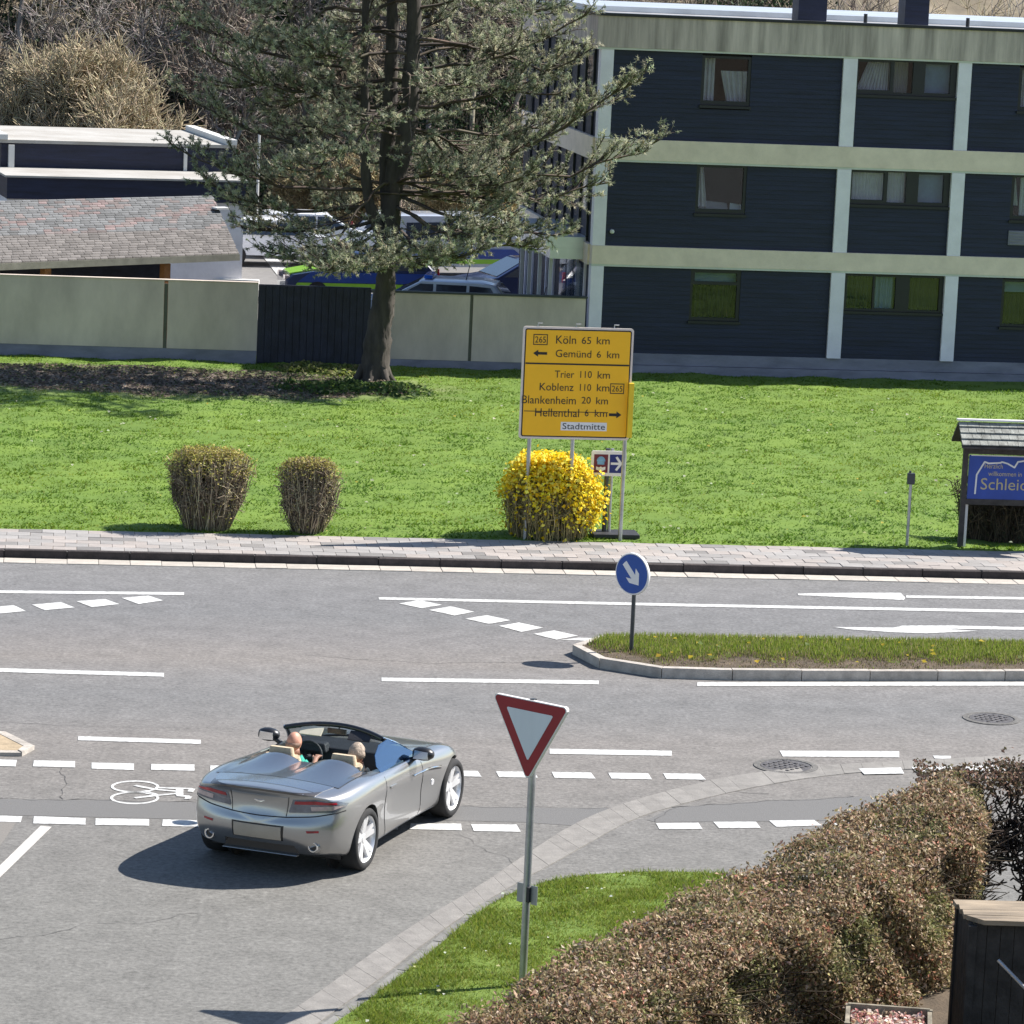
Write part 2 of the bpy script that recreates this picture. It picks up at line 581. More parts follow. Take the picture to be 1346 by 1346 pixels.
sheet('lane_arrow', [(1049, 780.6), (1120, 779.6), (1183.7, 779.6), (1190, 785.8), (1188, 789.2), (1120, 786), (1049, 782.8)], M['white_paint'], .0065)
sheet('lane_arrow', [(1191, 783), (1346, 785.3), (1480, 787.5), (1480, 791), (1346, 788.6), (1191, 786.2)], M['white_paint'], .0065)
sheet('lane_arrow', [(1094.8, 824.6), (1175, 825.4), (1186.5, 822.8), (1250, 822.6), (1346, 824.8), (1480, 827), (1480, 830.5), (1346, 828.4), (1240, 826.9),
                     (1285.5, 829.8), (1218, 833), (1175, 831.6), (1120, 828)], M['white_paint'], .0065)
sheet('asphalt_patch', [(-10, 1074), (10, 1073), (22, 1080), (0, 1112), (-90, 1200), (-130, 1190)], M['asphalt_pale'], .003)

# seams and cracks in the asphalt
mat('tar_seam', (.075, .072, .070), .8, var=.2, scale=8)
def crack(px, w):
    pts = resample(np.array([G(*q) for q in px]), .12)
    mb = MB(); L_, R_ = [], []
    for i, p in enumerate(pts):
        t = pts[min(i + 1, len(pts) - 1)] - pts[max(i - 1, 0)]; t = t / np.linalg.norm(t); s = np.array([-t[1], t[0], 0])
        j = p + s * (random.gauss(0, w * .5) + .03 * math.sin(i * .7) + .02 * math.sin(i * 1.9)); ww_ = w * random.uniform(.3, .9)
        L_.append(j + s * ww_ / 2); R_.append(j - s * ww_ / 2)
    n = len(pts)
    mb.add([(p[0], p[1], .0048) for p in L_ + R_], [(i, i + 1, n + i + 1, n + i) for i in range(n - 1)])
    mb.build('road_seam', M['tar_seam'], kind='structure')
for px, w in (([(-40, 1049.5), (60, 1051), (150, 1052.3), (262, 1055)], .022), ([(884, 1062), (1001, 1053.8), (1124, 1048)], .024), ([(862, 1081), (884, 1062)], .02), ([(566, 1059), (640, 1061), (800, 1062.5)], .018),
              ([(83, 1051), (85, 1030), (82, 1008)], .012), ([(1068, 1010), (1110, 1016), (1128, 1014)], .03), ([(900, 1020), (962, 1040), (1010, 1045)], .015), ([(690, 1146), (668, 1128), (640, 1120), (622, 1104), (600, 1097)], .008),
              ([(400, 862), (560, 872), (700, 870), (745, 868)], .014), ([(0, 950), (120, 955), (240, 957)], .012), ([(-30, 1240), (60, 1228), (120, 1215), (200, 1212), (260, 1200)], .010)):
    crack(px, w)

# bicycle symbol: two wheel rings, frame, handlebar
bk = MB()
def ring_px(cx, cy, rx, ry, w, wy):
    n = 28
    o = [G(cx + rx * math.cos(2 * math.pi * i / n), cy + ry * math.sin(2 * math.pi * i / n)) for i in range(n)]
    k = [G(cx + (rx - w) * math.cos(2 * math.pi * i / n), cy + (ry - wy) * math.sin(2 * math.pi * i / n)) for i in range(n)]
    vs = [(p[0], p[1], .0065) for p in o + k]
    bk.add(vs, [(i, (i + 1) % n, n + (i + 1) % n, n + i) for i in range(n)])
def stroke_px(a, b, w, mb):
    A, B = G(*a), G(*b)
    t = (B - A) / np.linalg.norm(B - A)
    s = np.array([-t[1], t[0], 0]) * w / 2
    z = .0072 + .0002 * (len(mb.f) - 56)
    mb.add([(*(A - s)[:2], z), (*(B - s)[:2], z), (*(B + s)[:2], z), (*(A + s)[:2], z)], [(0, 1, 2, 3)])
ring_px(177.5, 1034.5, 32, 8, 4, 1.7)
ring_px(177, 1049.4, 32.5, 8.3, 4, 1.7)
for a, b, w in [((177, 1033), (206, 1038.5), .065), ((206, 1038.5), (236, 1041), .06), ((177, 1049.5), (208, 1046), .065), ((208, 1046), (238, 1043), .06),
                ((204, 1036), (253, 1037.5), .065), ((236, 1038), (236, 1046), .09), ((232, 1046.5), (249, 1047.5), .065), ((249, 1047.5), (246, 1051), .07),
                ((253, 1037.5), (250, 1041.5), .07), ((190, 1040), (208, 1046), .05)]:
    stroke_px(a, b, w, bk)
bk.build('bicycle_symbol', M['white_paint'], kind='structure')

# ---- kerb, gutter and paved footway on the far side
def piece_mesh(name, d, m, bev=.006):
    me = MB().box((0, 0, 0), d).mesh(name, m)
    if bev:
        bm = bmesh.new(); bm.from_mesh(me)
        ed = [e for e in bm.edges if all(v.co.z > 0 for v in e.verts)]
        bmesh.ops.bevel(bm, geom=ed, offset=bev, segments=1, affect='EDGES', profile=.5)
        bm.to_mesh(me); bm.free()
    return me

foot = MB().add([S(-60, .15, .118), S(60, .15, .118), S(60, 2.0, .118), S(-60, 2.0, .118)], [(0, 1, 2, 3)]).build('sidewalk', M['soil'], kind='structure')
kerb = MB().box(S(0, .13, .02), (140, .06, .16), rz=YAW).build('kerb', M['kerb_grey'], kind='structure')
gut = MB().box(S(0, -.30, -.02), (140, .44, .036), rz=YAW).build('gutter', M['kerb_grey'], kind='structure')
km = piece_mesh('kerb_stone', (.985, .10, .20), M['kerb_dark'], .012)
gm = piece_mesh('gutter_slab', (.492, .40, .05), M['gutter_pale'], .004)
for i in range(-13, 14):
    s = i + .32
    o = link('kerb_stone', km, kerb)
    o.location = S(s, .05 + random.uniform(-.006, .006), .032 + random.uniform(-.008, .008))
    o.rotation_euler = (random.uniform(-.02, .02), 0, YAW + random.uniform(-.006, .006))
    for h in (-.25, .25):
        o = link('gutter_slab', gm, gut)
        o.location = S(s + h, -.27, -.011 + random.uniform(-.004, .004))
        o.rotation_euler = (random.uniform(-.008, .008), random.uniform(-.006, .006), YAW)
sm = [piece_mesh('paving_slab', (.374, .298, .05), M[k], .004) for k in ('slab_grey', 'slab_pink')]
mat('slab_dark', (.18, .17, .162), .85, var=.06, scale=5, bump=.25, bscale=40, per_obj=.10)
sm.append(piece_mesh('paving_slab', (.374, .298, .05), M['slab_dark'], .004))
for j in range(6):
    for i in range(-24, 25):
        k = random.random()
        o = link('paving_slab', sm[0] if k < .46 else (sm[1] if k < .86 else sm[2]), foot)
        o.location = S(i * .38 + (j % 2) * .19, .31 + j * .302, .101 + random.uniform(-.004, .004))
        o.rotation_euler = (random.uniform(-.012, .012), random.uniform(-.01, .01), YAW)

# ---- lawn
LAWN0, LAWN_T, LAWN_B = 2.02, .135, -.72
def lawn_z(x, y):
    s, n = sn(np.stack([np.asarray(x, float), np.asarray(y, float)], -1))
    t = np.clip((n - LAWN0) / 29.0, 0, 1.2)
    bumps = .035 * np.sin(s * 1.7 + n * .6) * np.sin(n * 1.1 - s * .3) + .02 * np.sin(s * 4.1 + 1) * np.sin(n * 3.3)
    edge = np.clip((n - LAWN0) / 1.0, 0, 1)
    return LAWN_T + (LAWN_B - LAWN_T) * t ** 1.05 + bumps * edge
def lawn_mat():
    """Green turf that thins to bare litter-covered soil under the pine."""
    m = mat('lawn_turf', (.080, .148, .012), .95, var=.22, scale=.7, bump=.35, bscale=6, color2=(.130, .206, .017))
    nt = m.node_tree; N, L = nt.nodes, nt.links
    b = N['Principled BSDF']
    old = b.inputs['Base Color'].links[0].from_socket
    tc = N.new('ShaderNodeTexCoord')
    c = G(215, 497, -.5)
    mp = N.new('ShaderNodeMapping'); mp.vector_type = 'TEXTURE'
    mp.inputs['Location'].default_value = (c[0], c[1], -.5)
    mp.inputs['Rotation'].default_value = (0, 0, .05)
    mp.inputs['Scale'].default_value = (5.6, 3.1, 5)
    L.new(tc.outputs['Object'], mp.inputs[0])
    ln = N.new('ShaderNodeVectorMath'); ln.operation = 'LENGTH'; L.new(mp.outputs[0], ln.inputs[0])
    nz = N.new('ShaderNodeTexNoise'); nz.inputs['Scale'].default_value = 1.6; nz.inputs['Detail'].default_value = 6
    L.new(tc.outputs['Object'], nz.inputs['Vector'])
    a = N.new('ShaderNodeMath'); a.operation = 'MULTIPLY_ADD'; L.new(nz.outputs[0], a.inputs[0]); a.inputs[1].default_value = .9; L.new(ln.outputs['Value'], a.inputs[2])
    mr = N.new('ShaderNodeMapRange'); mr.inputs[1].default_value = 1.05; mr.inputs[2].default_value = 1.75; L.new(a.outputs[0], mr.inputs[0])
    n2 = N.new('ShaderNodeTexNoise'); n2.inputs['Scale'].default_value = 5; n2.inputs['Detail'].default_value = 6; L.new(tc.outputs['Object'], n2.inputs['Vector'])
    r2 = N.new('ShaderNodeValToRGB'); r2.color_ramp.elements[0].position = .35; r2.color_ramp.elements[1].position = .68
    r2.color_ramp.elements[0].color = (.10, .078, .06, 1); r2.color_ramp.elements[1].color = (.25, .205, .165, 1)
    L.new(n2.outputs[0], r2.inputs[0])
    mx = N.new('ShaderNodeMix'); mx.data_type = 'RGBA'
    L.new(mr.outputs[0], mx.inputs['Factor']); L.new(r2.outputs[0], mx.inputs[6]); L.new(old, mx.inputs[7])
    L.new(mx.outputs[2], b.inputs['Base Color'])
    return m
lawn_mat()
ss = np.concatenate([np.arange(-40, -15, 2.), np.arange(-15, 15.01, .2), np.arange(17, 41, 2.)])
nn = np.concatenate([np.arange(LAWN0, 34.01, .2)])
gs, gn = np.meshgrid(ss, nn)
gx = K0[0] + EV[0] * gs + NV[0] * gn
gy = K0[1] + EV[1] * gs + NV[1] * gn
gz = lawn_z(gx, gy) + RNG.normal(0, .010, gx.shape)
gz[0] = .115
nr, nc = gs.shape
ii = (np.arange(nr - 1)[:, None] * nc + np.arange(nc - 1)[None, :]).ravel()
np_mesh('lawn', np.stack([gx, gy, gz], -1).reshape(-1, 3), np.stack([ii, ii + 1, ii + nc + 1, ii + nc], 1), M['lawn_turf'], kind='structure', smooth=True)

leaf_mat('blade', .5, .6)
BARE_C = G(215, 497, -.5)
def bare(x, y):
    q = np.hypot((x - BARE_C[0]) / 5.6, (y - BARE_C[1]) / 3.1)
    return q + .25 * np.sin(x * 2.1) * np.sin(y * 1.7 + x)
n = 250000
s_, n_ = RNG.uniform(-14.5, 17.5, n), LAWN0 + 31 * RNG.uniform(0, 1, n) ** 1.15
P_ = K0[None] + EV[None] * s_[:, None] + NV[None] * n_[:, None]
keep = (bare(P_[:, 0], P_[:, 1]) > RNG.uniform(.62, 1.22, n)) | (RNG.uniform(0, 1, n) < .06)
# mown turf grows in lumps: thin out between clumps
lump = np.sin(P_[:, 0] * 3.1 + 2 * np.sin(P_[:, 1] * 1.3)) * np.sin(P_[:, 1] * 2.3 + np.sin(P_[:, 0] * 2.0))
lump2 = np.sin(P_[:, 0] * .55 + 1.0 + 1.5 * np.sin(P_[:, 1] * .35)) * np.sin(P_[:, 1] * .42 + .6 * np.sin(P_[:, 0] * .4))
keep &= RNG.uniform(0, 1, n) < .84 + .16 * lump
P_ = P_[keep]; lump = lump[keep]; lump2 = lump2[keep]
P_[:, 2] = lawn_z(P_[:, 0], P_[:, 1]) - .01
h = RNG.uniform(.022, .056, len(P_)) * (1.05 + .25 * lump)
V, Fc = blades(P_, h, RNG.uniform(.02, .042, len(P_)), 2.4)
cc = pal(len(P_), [(.090, .170, .013), (.118, .205, .016), (.152, .220, .021), (.066, .136, .011), (.20, .235, .045)], [4, 4, 2, 2, .6], .15)
cc = cc * (1 + .17 * lump2)[:, None] * np.stack([1 + .17 * lump2, np.ones_like(lump2), np.ones_like(lump2)], 1)
np_mesh('grass', V, Fc, M['blade'], np.repeat(np.clip(cc, 0, 1), 3, 0), kind='stuff')

# dandelions, daisies and dropped leaves on the lawn
n = 420
s_, n_ = RNG.uniform(-13, 13, n), RNG.uniform(LAWN0 + .3, LAWN0 + 26, n)
P_ = K0[None] + EV[None] * s_[:, None] + NV[None] * n_[:, None]
P_[:, 2] = lawn_z(P_[:, 0], P_[:, 1]) + .09
V, Fc = leaves(P_, RNG.uniform(.04, .09, n), np.array([[0, -.3, 1.]]), .8, .9)
np_mesh('wild_flowers', V, Fc, M['blade'], np.repeat(pal(n, [(.55, .55, .42), (.5, .42, .08), (.35, .40, .15)], [3, 1, 3]), 4, 0), kind='stuff')
n = 9000
a, q = RNG.uniform(0, 2 * np.pi, n), np.sqrt(RNG.uniform(0, 1, n))
P_ = np.stack([BARE_C[0] + 6.0 * q * np.cos(a), BARE_C[1] + 3.2 * q * np.sin(a), np.zeros(n)], 1)
P_[:, 2] = lawn_z(P_[:, 0], P_[:, 1]) + .03
V, Fc = leaves(P_, RNG.uniform(.05, .13, n), np.array([[0, 0, 1.]]), .65)
np_mesh('leaf_litter', V, Fc, M['blade'], np.repeat(pal(n, [(.13, .10, .08), (.22, .18, .15), (.30, .24, .19), (.08, .07, .05), (.10, .14, .05)], [3, 3, 1, 3, 1]), 4, 0), kind='stuff')
# low ivy and weeds round the pine's foot
n = 2600
c1, c2 = G(425, 484, -.6), G(465, 510, -.5)
pick = RNG.uniform(0, 1, n) < .45
a, q = RNG.uniform(0, 2 * np.pi, n), np.sqrt(RNG.uniform(0, 1, n))
P_ = np.where(pick[:, None], np.stack([c1[0] + 1.2 * q * np.cos(a), c1[1] + 1.2 * q * np.sin(a), 0 * a], 1),
              np.stack([c2[0] + 1.9 * q ** 1.4 * np.cos(a), c2[1] + 1.5 * q ** 1.4 * np.sin(a), 0 * a], 1))
P_[:, 2] = lawn_z(P_[:, 0], P_[:, 1]) + RNG.uniform(.02, .30, n) * (1 - q * .7) * (.6 + .6 * np.abs(np.sin(P_[:, 0] * 2.7) * np.sin(P_[:, 1] * 2.1)))
V, Fc = leaves(P_, RNG.uniform(.07, .15, n), np.array([[0, -.2, 1.]]), .5, .8)
cc = np.where(pick[:, None], pal(n, [(.17, .20, .05), (.24, .24, .10), (.10, .13, .04)]), pal(n, [(.07, .12, .035), (.10, .155, .035), (.045, .085, .03)]))
np_mesh('ground_cover', V, Fc, M['blade'], np.repeat(cc, 4, 0), kind='stuff')

# ---- near verge with its kerb and the worn gutter strip
def smooth_line(pts, it=2):
    pts = np.asarray(pts, float)
    for _ in range(it):
        q = [pts[0]]
        for a, b in zip(pts[:-1], pts[1:]):
            q += [a * .75 + b * .25, a * .25 + b * .75]
        q.append(pts[-1])
        pts = np.array(q)
    return pts

edge_px = [(330, 1425), (437, 1346), (474, 1322), (522.6, 1285), (567, 1251.5), (608, 1215), (641, 1190), (678.6, 1171), (723, 1157), (771, 1149.5), (827, 1146), (900, 1145.5),
           (965, 1149), (1060, 1160), (1180, 1185), (1300, 1215), (1440, 1250)]
edge = smooth_line([G(x, y, .09) for x, y in edge_px], 2)
VZ = .09
def fill_region(name, poly, z, m, step=.35, noise=.012, kind='structure'):
    bm = bmesh.new()
    vs = [bm.verts.new((p[0], p[1], 0)) for p in poly]
    bm.faces.new(vs)
    bmesh.ops.triangulate(bm, faces=bm.faces)
    lo, hi = np.min(poly, 0), np.max(poly, 0)
    for ax in (0, 1):
        for t in np.arange(lo[ax], hi[ax], step):
            co = [0, 0, 0]; no = [0, 0, 0]; co[ax] = t; no[ax] = 1
            bmesh.ops.bisect_plane(bm, geom=bm.verts[:] + bm.edges[:] + bm.faces[:], plane_co=co, plane_no=no)
    for v in bm.verts:
        v.co.z = z + (0 if v.is_boundary else random.uniform(-noise, noise))
    me = bpy.data.meshes.new(name); bm.to_mesh(me); bm.free()
    me.polygons.foreach_set('use_smooth', [True] * len(me.polygons))
    return link(name, me, None, m, kind)
far_pts = [np.array([14, 30, .09]), np.array([14, 14, .09]), np.array([-4, 14, .09])]
fill_region('verge', [tuple(p[:2]) for p in edge] + [tuple(p[:2]) for p in far_pts], VZ, M['grass_base'])
MB().add([(1.1, 30.2, .135), (6.2, 36.8, .135), (14, 36, .135), (14, 20, .135), (-2, 20, .135)], [(0, 1, 2, 3, 4)]).build('garden_soil', M['soil'], kind='structure')
vk = thing('verge_kerb', None, None); vk['kind'] = 'structure'
ek = resample(edge, .55)
def side_of(pl, i):
    t = pl[min(i + 1, len(pl) - 1)] - pl[max(i - 1, 0)]
    t = t / np.linalg.norm(t)
    return np.array([-t[1], t[0], 0])
for i in range(len(ek) - 1):
    a, b = ek[i], ek[i + 1]
    t = (b - a) / np.linalg.norm(b - a) * .004
    oa, ob = side_of(ek, i) * .10, side_of(ek, i + 1) * .10
    q = [a + t, b - t, b + ob - t, a + oa + t]
    top = .088 + random.uniform(-.006, .006)
    MB().prism([(p[0], p[1], -.05) for p in q], [(p[0], p[1], top) for p in q]).build('kerb_stone', M['kerb_grey'], vk)

outer_px = [(290, 1392), (414.6, 1309), (485.4, 1256), (556, 1208), (623, 1170), (693.5, 1122), (753, 1083.5), (805, 1061), (880, 1039), (960, 1020), (1060, 1008), (1160, 1002), (1400, 990)]
inner_px = [(330, 1412), (437, 1331), (500, 1287), (545, 1250), (604, 1207), (668, 1167), (731, 1133), (771.5, 1110), (827, 1078), (895, 1057), (985, 1036), (1080, 1020), (1165, 1013), (1400, 1001)]
ou, inn = smooth_line([G(*q) for q in outer_px]), smooth_line([G(*q) for q in inner_px])
NS = 62
def by_count(pl, k):
    d = np.r_[0, np.cumsum(np.linalg.norm(np.diff(pl, axis=0), axis=1))]
    t = np.linspace(0, d[-1], k)
    return np.stack([np.interp(t, d, pl[:, i]) for i in range(3)], 1)
ou, inn = by_count(ou, NS), by_count(inn, NS)
wg = thing('gutter', None, None); wg['kind'] = 'structure'
for i in range(NS - 1):
    g = .005
    q = [ou[i] * (1 - g) + ou[i + 1] * g, ou[i] * g + ou[i + 1] * (1 - g), inn[i] * g + inn[i + 1] * (1 - g), inn[i] * (1 - g) + inn[i + 1] * g]
    z = .009 + random.uniform(-.002, .002)
    MB().prism([(p[0], p[1], -.04) for p in q], [(p[0], p[1], z) for p in q]).build('gutter_slab', M['gutter_worn'], wg)

# verge turf
def in_poly(x, y, poly):
    r = np.zeros(len(x), bool)
    j = len(poly) - 1
    for i in range(len(poly)):
        xi, yi = poly[i][0], poly[i][1]; xj, yj = poly[j][0], poly[j][1]
        c = ((yi > y) != (yj > y)) & (x < (xj - xi) * (y - yi) / (yj - yi + 1e-12) + xi)
        r ^= c; j = i
    return r
vp = [tuple(p[:2]) for p in edge] + [tuple(p[:2]) for p in far_pts]
n = 420000
P_ = np.stack([RNG.uniform(-3.2, 5.5, n), RNG.uniform(29.5, 39.8, n), np.full(n, VZ - .01)], 1)
keep = in_poly(P_[:, 0], P_[:, 1], vp)
keep &= (P_[:, 1] > 30.5 + .9 * P_[:, 0])
P_ = P_[keep]
lump = np.sin(P_[:, 0] * 4.3 + 2 * np.sin(P_[:, 1] * 2.3)) * np.sin(P_[:, 1] * 3.7 + np.sin(P_[:, 0] * 3.0))
keep = RNG.uniform(0, 1, len(P_)) < .75 + .25 * lump
P_, lump = P_[keep], lump[keep]
V, Fc = blades(P_, RNG.uniform(.025, .06, len(P_)) * (1.1 + .4 * lump), RNG.uniform(.006, .016, len(P_)), 1.6)
cc = pal(len(P_), [(.15, .215, .026), (.20, .255, .035), (.25, .275, .05), (.10, .165, .018), (.28, .26, .09)], [4, 4, 3, 2, .6], .18)
np_mesh('verge_grass', V, Fc, M['blade'], np.repeat(cc, 3, 0), kind='stuff')
n = 170
P_ = np.stack([RNG.uniform(-3, 4.5, n), RNG.uniform(30.5, 39.5, n), np.full(n, VZ + .065)], 1)
P_ = P_[in_poly(P_[:, 0], P_[:, 1], vp)]
P_[:, :2] += np.round(RNG.normal(0, .2, (len(P_), 2)), 2)
V, Fc = leaves(P_, RNG.uniform(.025, .05, len(P_)), np.array([[0, -.3, 1.]]), .85, 1.0)
np_mesh('daisies', V, Fc, M['blade'], np.repeat(pal(len(P_), [(.75, .75, .68), (.7, .65, .35)], [5, 1], .1), 4, 0), kind='stuff')

# ---- traffic islands
def island(name, front, back, zt, kerbw, soil, m_soil, step, label=None):
    fr, bk_ = smooth_line([G(*q) for q in front]), smooth_line([G(*q) for q in back])
    loop = np.concatenate([fr, bk_[::-1]])
    root = thing(name, None, None); root['kind'] = 'structure'
    lp = resample(np.concatenate([loop, loop[:1]]), step)
    cen = loop.mean(0)
    inner = []
    for i in range(len(lp)):
        k = len(lp) - 1
        t = lp[(i + 1) % k] - lp[(i - 1) % k]
        t = t / np.linalg.norm(t)
        nrm = np.array([-t[1], t[0], 0])
        inner.append(lp[i] + nrm * kerbw)
    inner = np.array(inner); inner[-1] = inner[0]
    for i in range(len(lp) - 1):
        g = .006
        a, b, c, d = lp[i], lp[i + 1], inner[i + 1], inner[i]
        q = [a * (1 - g) + b * g, a * g + b * (1 - g), c * (1 - g) + d * g, c * g + d * (1 - g)]
        z = zt + random.uniform(-.008, .008)
        ch = [(p[0] * .97 + o[0] * .03, p[1] * .97 + o[1] * .03) for p, o in zip(q, [q[3], q[2], q[1], q[0]])]
        MB().prism([(p[0], p[1], -.04) for p in q], [(p[0], p[1], z) for p in q]).build('kerb_stone', M['kerb_light'], root)
    return root, inner
isl, inner = island('traffic_island', [(752, 860), (756, 866), (766, 872), (782, 877.5), (806, 882.5), (836, 888), (882, 893), (1000, 895), (1346, 895), (1750, 895)],
                    [(752, 858), (758, 852), (770, 848.5), (800, 846), (850, 846.5), (1000, 849), (1346, 855), (1750, 862)], .145, .13, None, None, 1.0)
ip = [tuple(p[:2]) for p in inner[:-1]]
fill_region('island_soil', ip, .13, M['soil'], .5, .012)
n = 150000
lo, hi = np.min(ip, 0), np.max(ip, 0)
P_ = np.stack([RNG.uniform(lo[0], min(hi[0], 9), n), RNG.uniform(lo[1], hi[1], n), np.full(n, .12)], 1)
P_ = P_[in_poly(P_[:, 0], P_[:, 1], ip)]
fr = np.array([G(x, y) for x, y in [(752, 862), (806, 880), (882, 888), (1346, 892), (1750, 892)]])
dist = P_[:, 1] - np.interp(P_[:, 0], fr[:, 0], fr[:, 1])
pr = np.clip((dist - .2 + .25 * np.sin(P_[:, 0] * 2.3) * np.sin(P_[:, 0] * 5.1)) / .75, .16, 1)
keep = RNG.uniform(0, 1, len(P_)) < pr
P_, pr = P_[keep], pr[keep]
V, Fc = blades(P_, RNG.uniform(.03, .10, len(P_)) * (.35 + .9 * pr), RNG.uniform(.010, .024, len(P_)), .6)
cc = pal(len(P_), [(.18, .25, .035), (.24, .30, .05), (.32, .29, .10), (.14, .20, .03), (.30, .25, .16)], [4, 3, 1.5, 2, 1.2], .22)
dry = (RNG.uniform(0, 1, len(P_)) > pr)[:, None]
cc = np.where(dry, pal(len(P_), [(.19, .15, .10), (.13, .11, .06), (.24, .19, .13)]), cc)
np_mesh('island_grass', V, Fc, M['blade'], np.repeat(cc, 3, 0), kind='stuff')
n = 90
P_ = np.stack([RNG.uniform(2, 8.6, n), RNG.uniform(lo[1], hi[1], n), np.full(n, .22)], 1)
P_ = P_[in_poly(P_[:, 0], P_[:, 1], ip)]
V, Fc = leaves(P_, RNG.uniform(.05, .1, len(P_)), np.array([[0, -.3, 1.]]), .8, .9)
np_mesh('dandelions', V, Fc, M['blade'], np.repeat(pal(len(P_), [(.55, .42, .04), (.16, .2, .05)], [1, 1]), 4, 0), kind='stuff')
rf, inner2 = island('traffic_island', [(-420, 990), (-150, 992), (0, 994), (28, 993.5), (42, 998), (50, 999)],
                    [(-420, 950), (-150, 958), (-60, 961), (0, 966), (20, 969), (36, 977), (46, 986), (53, 992.5)], .055, .13, None, None, .8)
fill_region('island_paving', [tuple(p[:2]) for p in inner2[:-1]], .045, M['tan_paving'], .6, .003)

# ---- manhole covers (frame ring, cast lid with raised bars)
mat('cast_iron', (.105, .098, .098), .6, metal=.3, var=.2, scale=20, bump=.4, bscale=60)
mat('manhole_fill', (.12, .115, .108), .9, var=.2, scale=24, bump=.5, bscale=70)
for px, py, lab, rr in ((1033, 1007.5, 'round iron manhole cover in the road beside the lower cycle dashes', .41), (1303, 945, 'round iron manhole cover in the middle lane below the grassy island', .39)):
    c = G(px, py)
    t = thing('manhole_cover', lab, 'manhole cover', (c[0], c[1], 0), group='manhole covers in the road')
    MB().lathe([(rr, -.04), (rr, .011), (rr - .075, .014), (rr - .085, .002), (rr - .085, -.04)], (0, 0, 0), n=36).build('frame', M['manhole_fill'], t, origin=(0, 0, 0))
    lid = MB().lathe([(rr - .09, -.04), (rr - .09, .010), (0, .010)], (0, 0, 0), n=36)
    for i in range(-4, 5):
        for j in range(-4, 5):
            if math.hypot(i, j) * .066 < rr - .13 and (i + j) % 2 == 0:
                lid.box((i * .066, j * .066, .014), (.045, .03, .012), rz=(.8 if i % 2 else -.8))
    lid.build('lid', M['cast_iron'], t, origin=(0, 0, 0))

# ------------------------------------------------------------------ back yard and hillside
YZ = -.80
MB().add([S(-60, 30.5, YZ), S(60, 30.5, YZ), S(60, 76, YZ), S(-60, 76, YZ)], [(0, 1, 2, 3)]).build('yard', M['yard_asphalt'], kind='structure')
for q in ([(330, 318), (345, 318), (392, 372), (372, 372)], [(335, 333), (420, 322), (420, 325), (335, 337)], [(378, 318), (384, 318), (420, 345), (412, 345)]):
    MB().add([tuple(G(x, y, YZ)[:2]) + (YZ + .02,) for x, y in q], [tuple(range(4))]).build('parking_line', M['white_paint'], kind='structure')

HILL0 = 68.0
def hill_z(x, y):
    s, n = sn(np.stack([np.asarray(x, float), np.asarray(y, float)], -1))
    d = np.minimum(np.maximum(n - HILL0 - .12 * np.maximum(s, 0), 0), 36)
    return YZ - .05 + .36 * d * np.clip(d / 3, 0, 1) + .35 * np.sin(s * .45 + .6 * np.sin(n * .3)) * np.clip(d / 4, 0, 1) + .25 * np.sin(s * 1.1 + n * .7) * np.clip(d / 4, 0, 1)
mat('hill_earth', (.12, .10, .07), .95, var=.3, scale=.35, color2=(.28, .23, .155), bump=1.0, bscale=4, detail=8)
gs, gn = np.meshgrid(np.arange(-60, 60.1, 1.0), np.concatenate([np.arange(HILL0 - .5, 130, 1.0), np.arange(130, 400, 15.)]))
gx = K0[0] + EV[0] * gs + NV[0] * gn; gy = K0[1] + EV[1] * gs + NV[1] * gn
gz = hill_z(gx, gy)
nr, nc = gs.shape
ii = (np.arange(nr - 1)[:, None] * nc + np.arange(nc - 1)[None, :]).ravel()
np_mesh('hillside', np.stack([gx, gy, gz], -1).reshape(-1, 3), np.stack([ii, ii + 1, ii + nc + 1, ii + nc], 1), M['hill_earth'], kind='structure', smooth=True)

leaf_mat('twigs', 0.0, .85)
leaf_mat('foliage', .3, .6)

# scrub over the slope: thousands of small twiggy tufts
n = 9000
s_, n_ = RNG.uniform(-26, 24, n), HILL0 + RNG.uniform(.3, 34, n)
P_ = K0[None] + EV[None] * s_[:, None] + NV[None] * n_[:, None]
P_[:, 2] = hill_z(P_[:, 0], P_[:, 1])
zone = np.sin(s_ * .5 + 1.3 * np.sin(n_ * .35)) + .6 * np.sin(s_ * 1.3 + n_ * .8) + RNG.normal(0, .4, n)
A, B, C_ = [], [], []
k = 7
hh = RNG.uniform(.5, 1.5, n)
for j in range(k):
    d = unit(RNG.normal(size=(n, 3)) * np.array([.55, .55, .3]) + np.array([0, 0, .75]))
    A.append(P_ + RNG.normal(0, .18, (n, 3)) * np.array([1, 1, 0])); B.append(A[-1] + d * (hh * RNG.uniform(.6, 1.1, n))[:, None])
A, B = np.concatenate(A), np.concatenate(B)
V, Fc = sticks(A, B, .022, .010)
zc = np.tile(zone, k)
cc = np.where((zc > .2)[:, None], pal(len(A), [(.29, .25, .19), (.36, .31, .235), (.21, .18, .14)]), pal(len(A), [(.17, .145, .12), (.12, .10, .085), (.22, .18, .145)]))
np_mesh('scrub', V, Fc, M['twigs'], np.repeat(cc, 6, 0), kind='stuff')
sel = zone < .12
Pv = np.repeat(P_[sel], 26, 0) + RNG.normal(0, 1, (sel.sum() * 26, 3)) * np.array([.45, .45, .38]) + np.array([0, 0, .5])
V, Fc = leaves(Pv, RNG.uniform(.10, .2, len(Pv)), None, .5, .8)
np_mesh('ivy', V, Fc, M['foliage'], np.repeat(pal(len(Pv), [(.030, .055, .024), (.045, .075, .03), (.02, .035, .02)], [3, 2, 2]), 4, 0), kind='stuff')


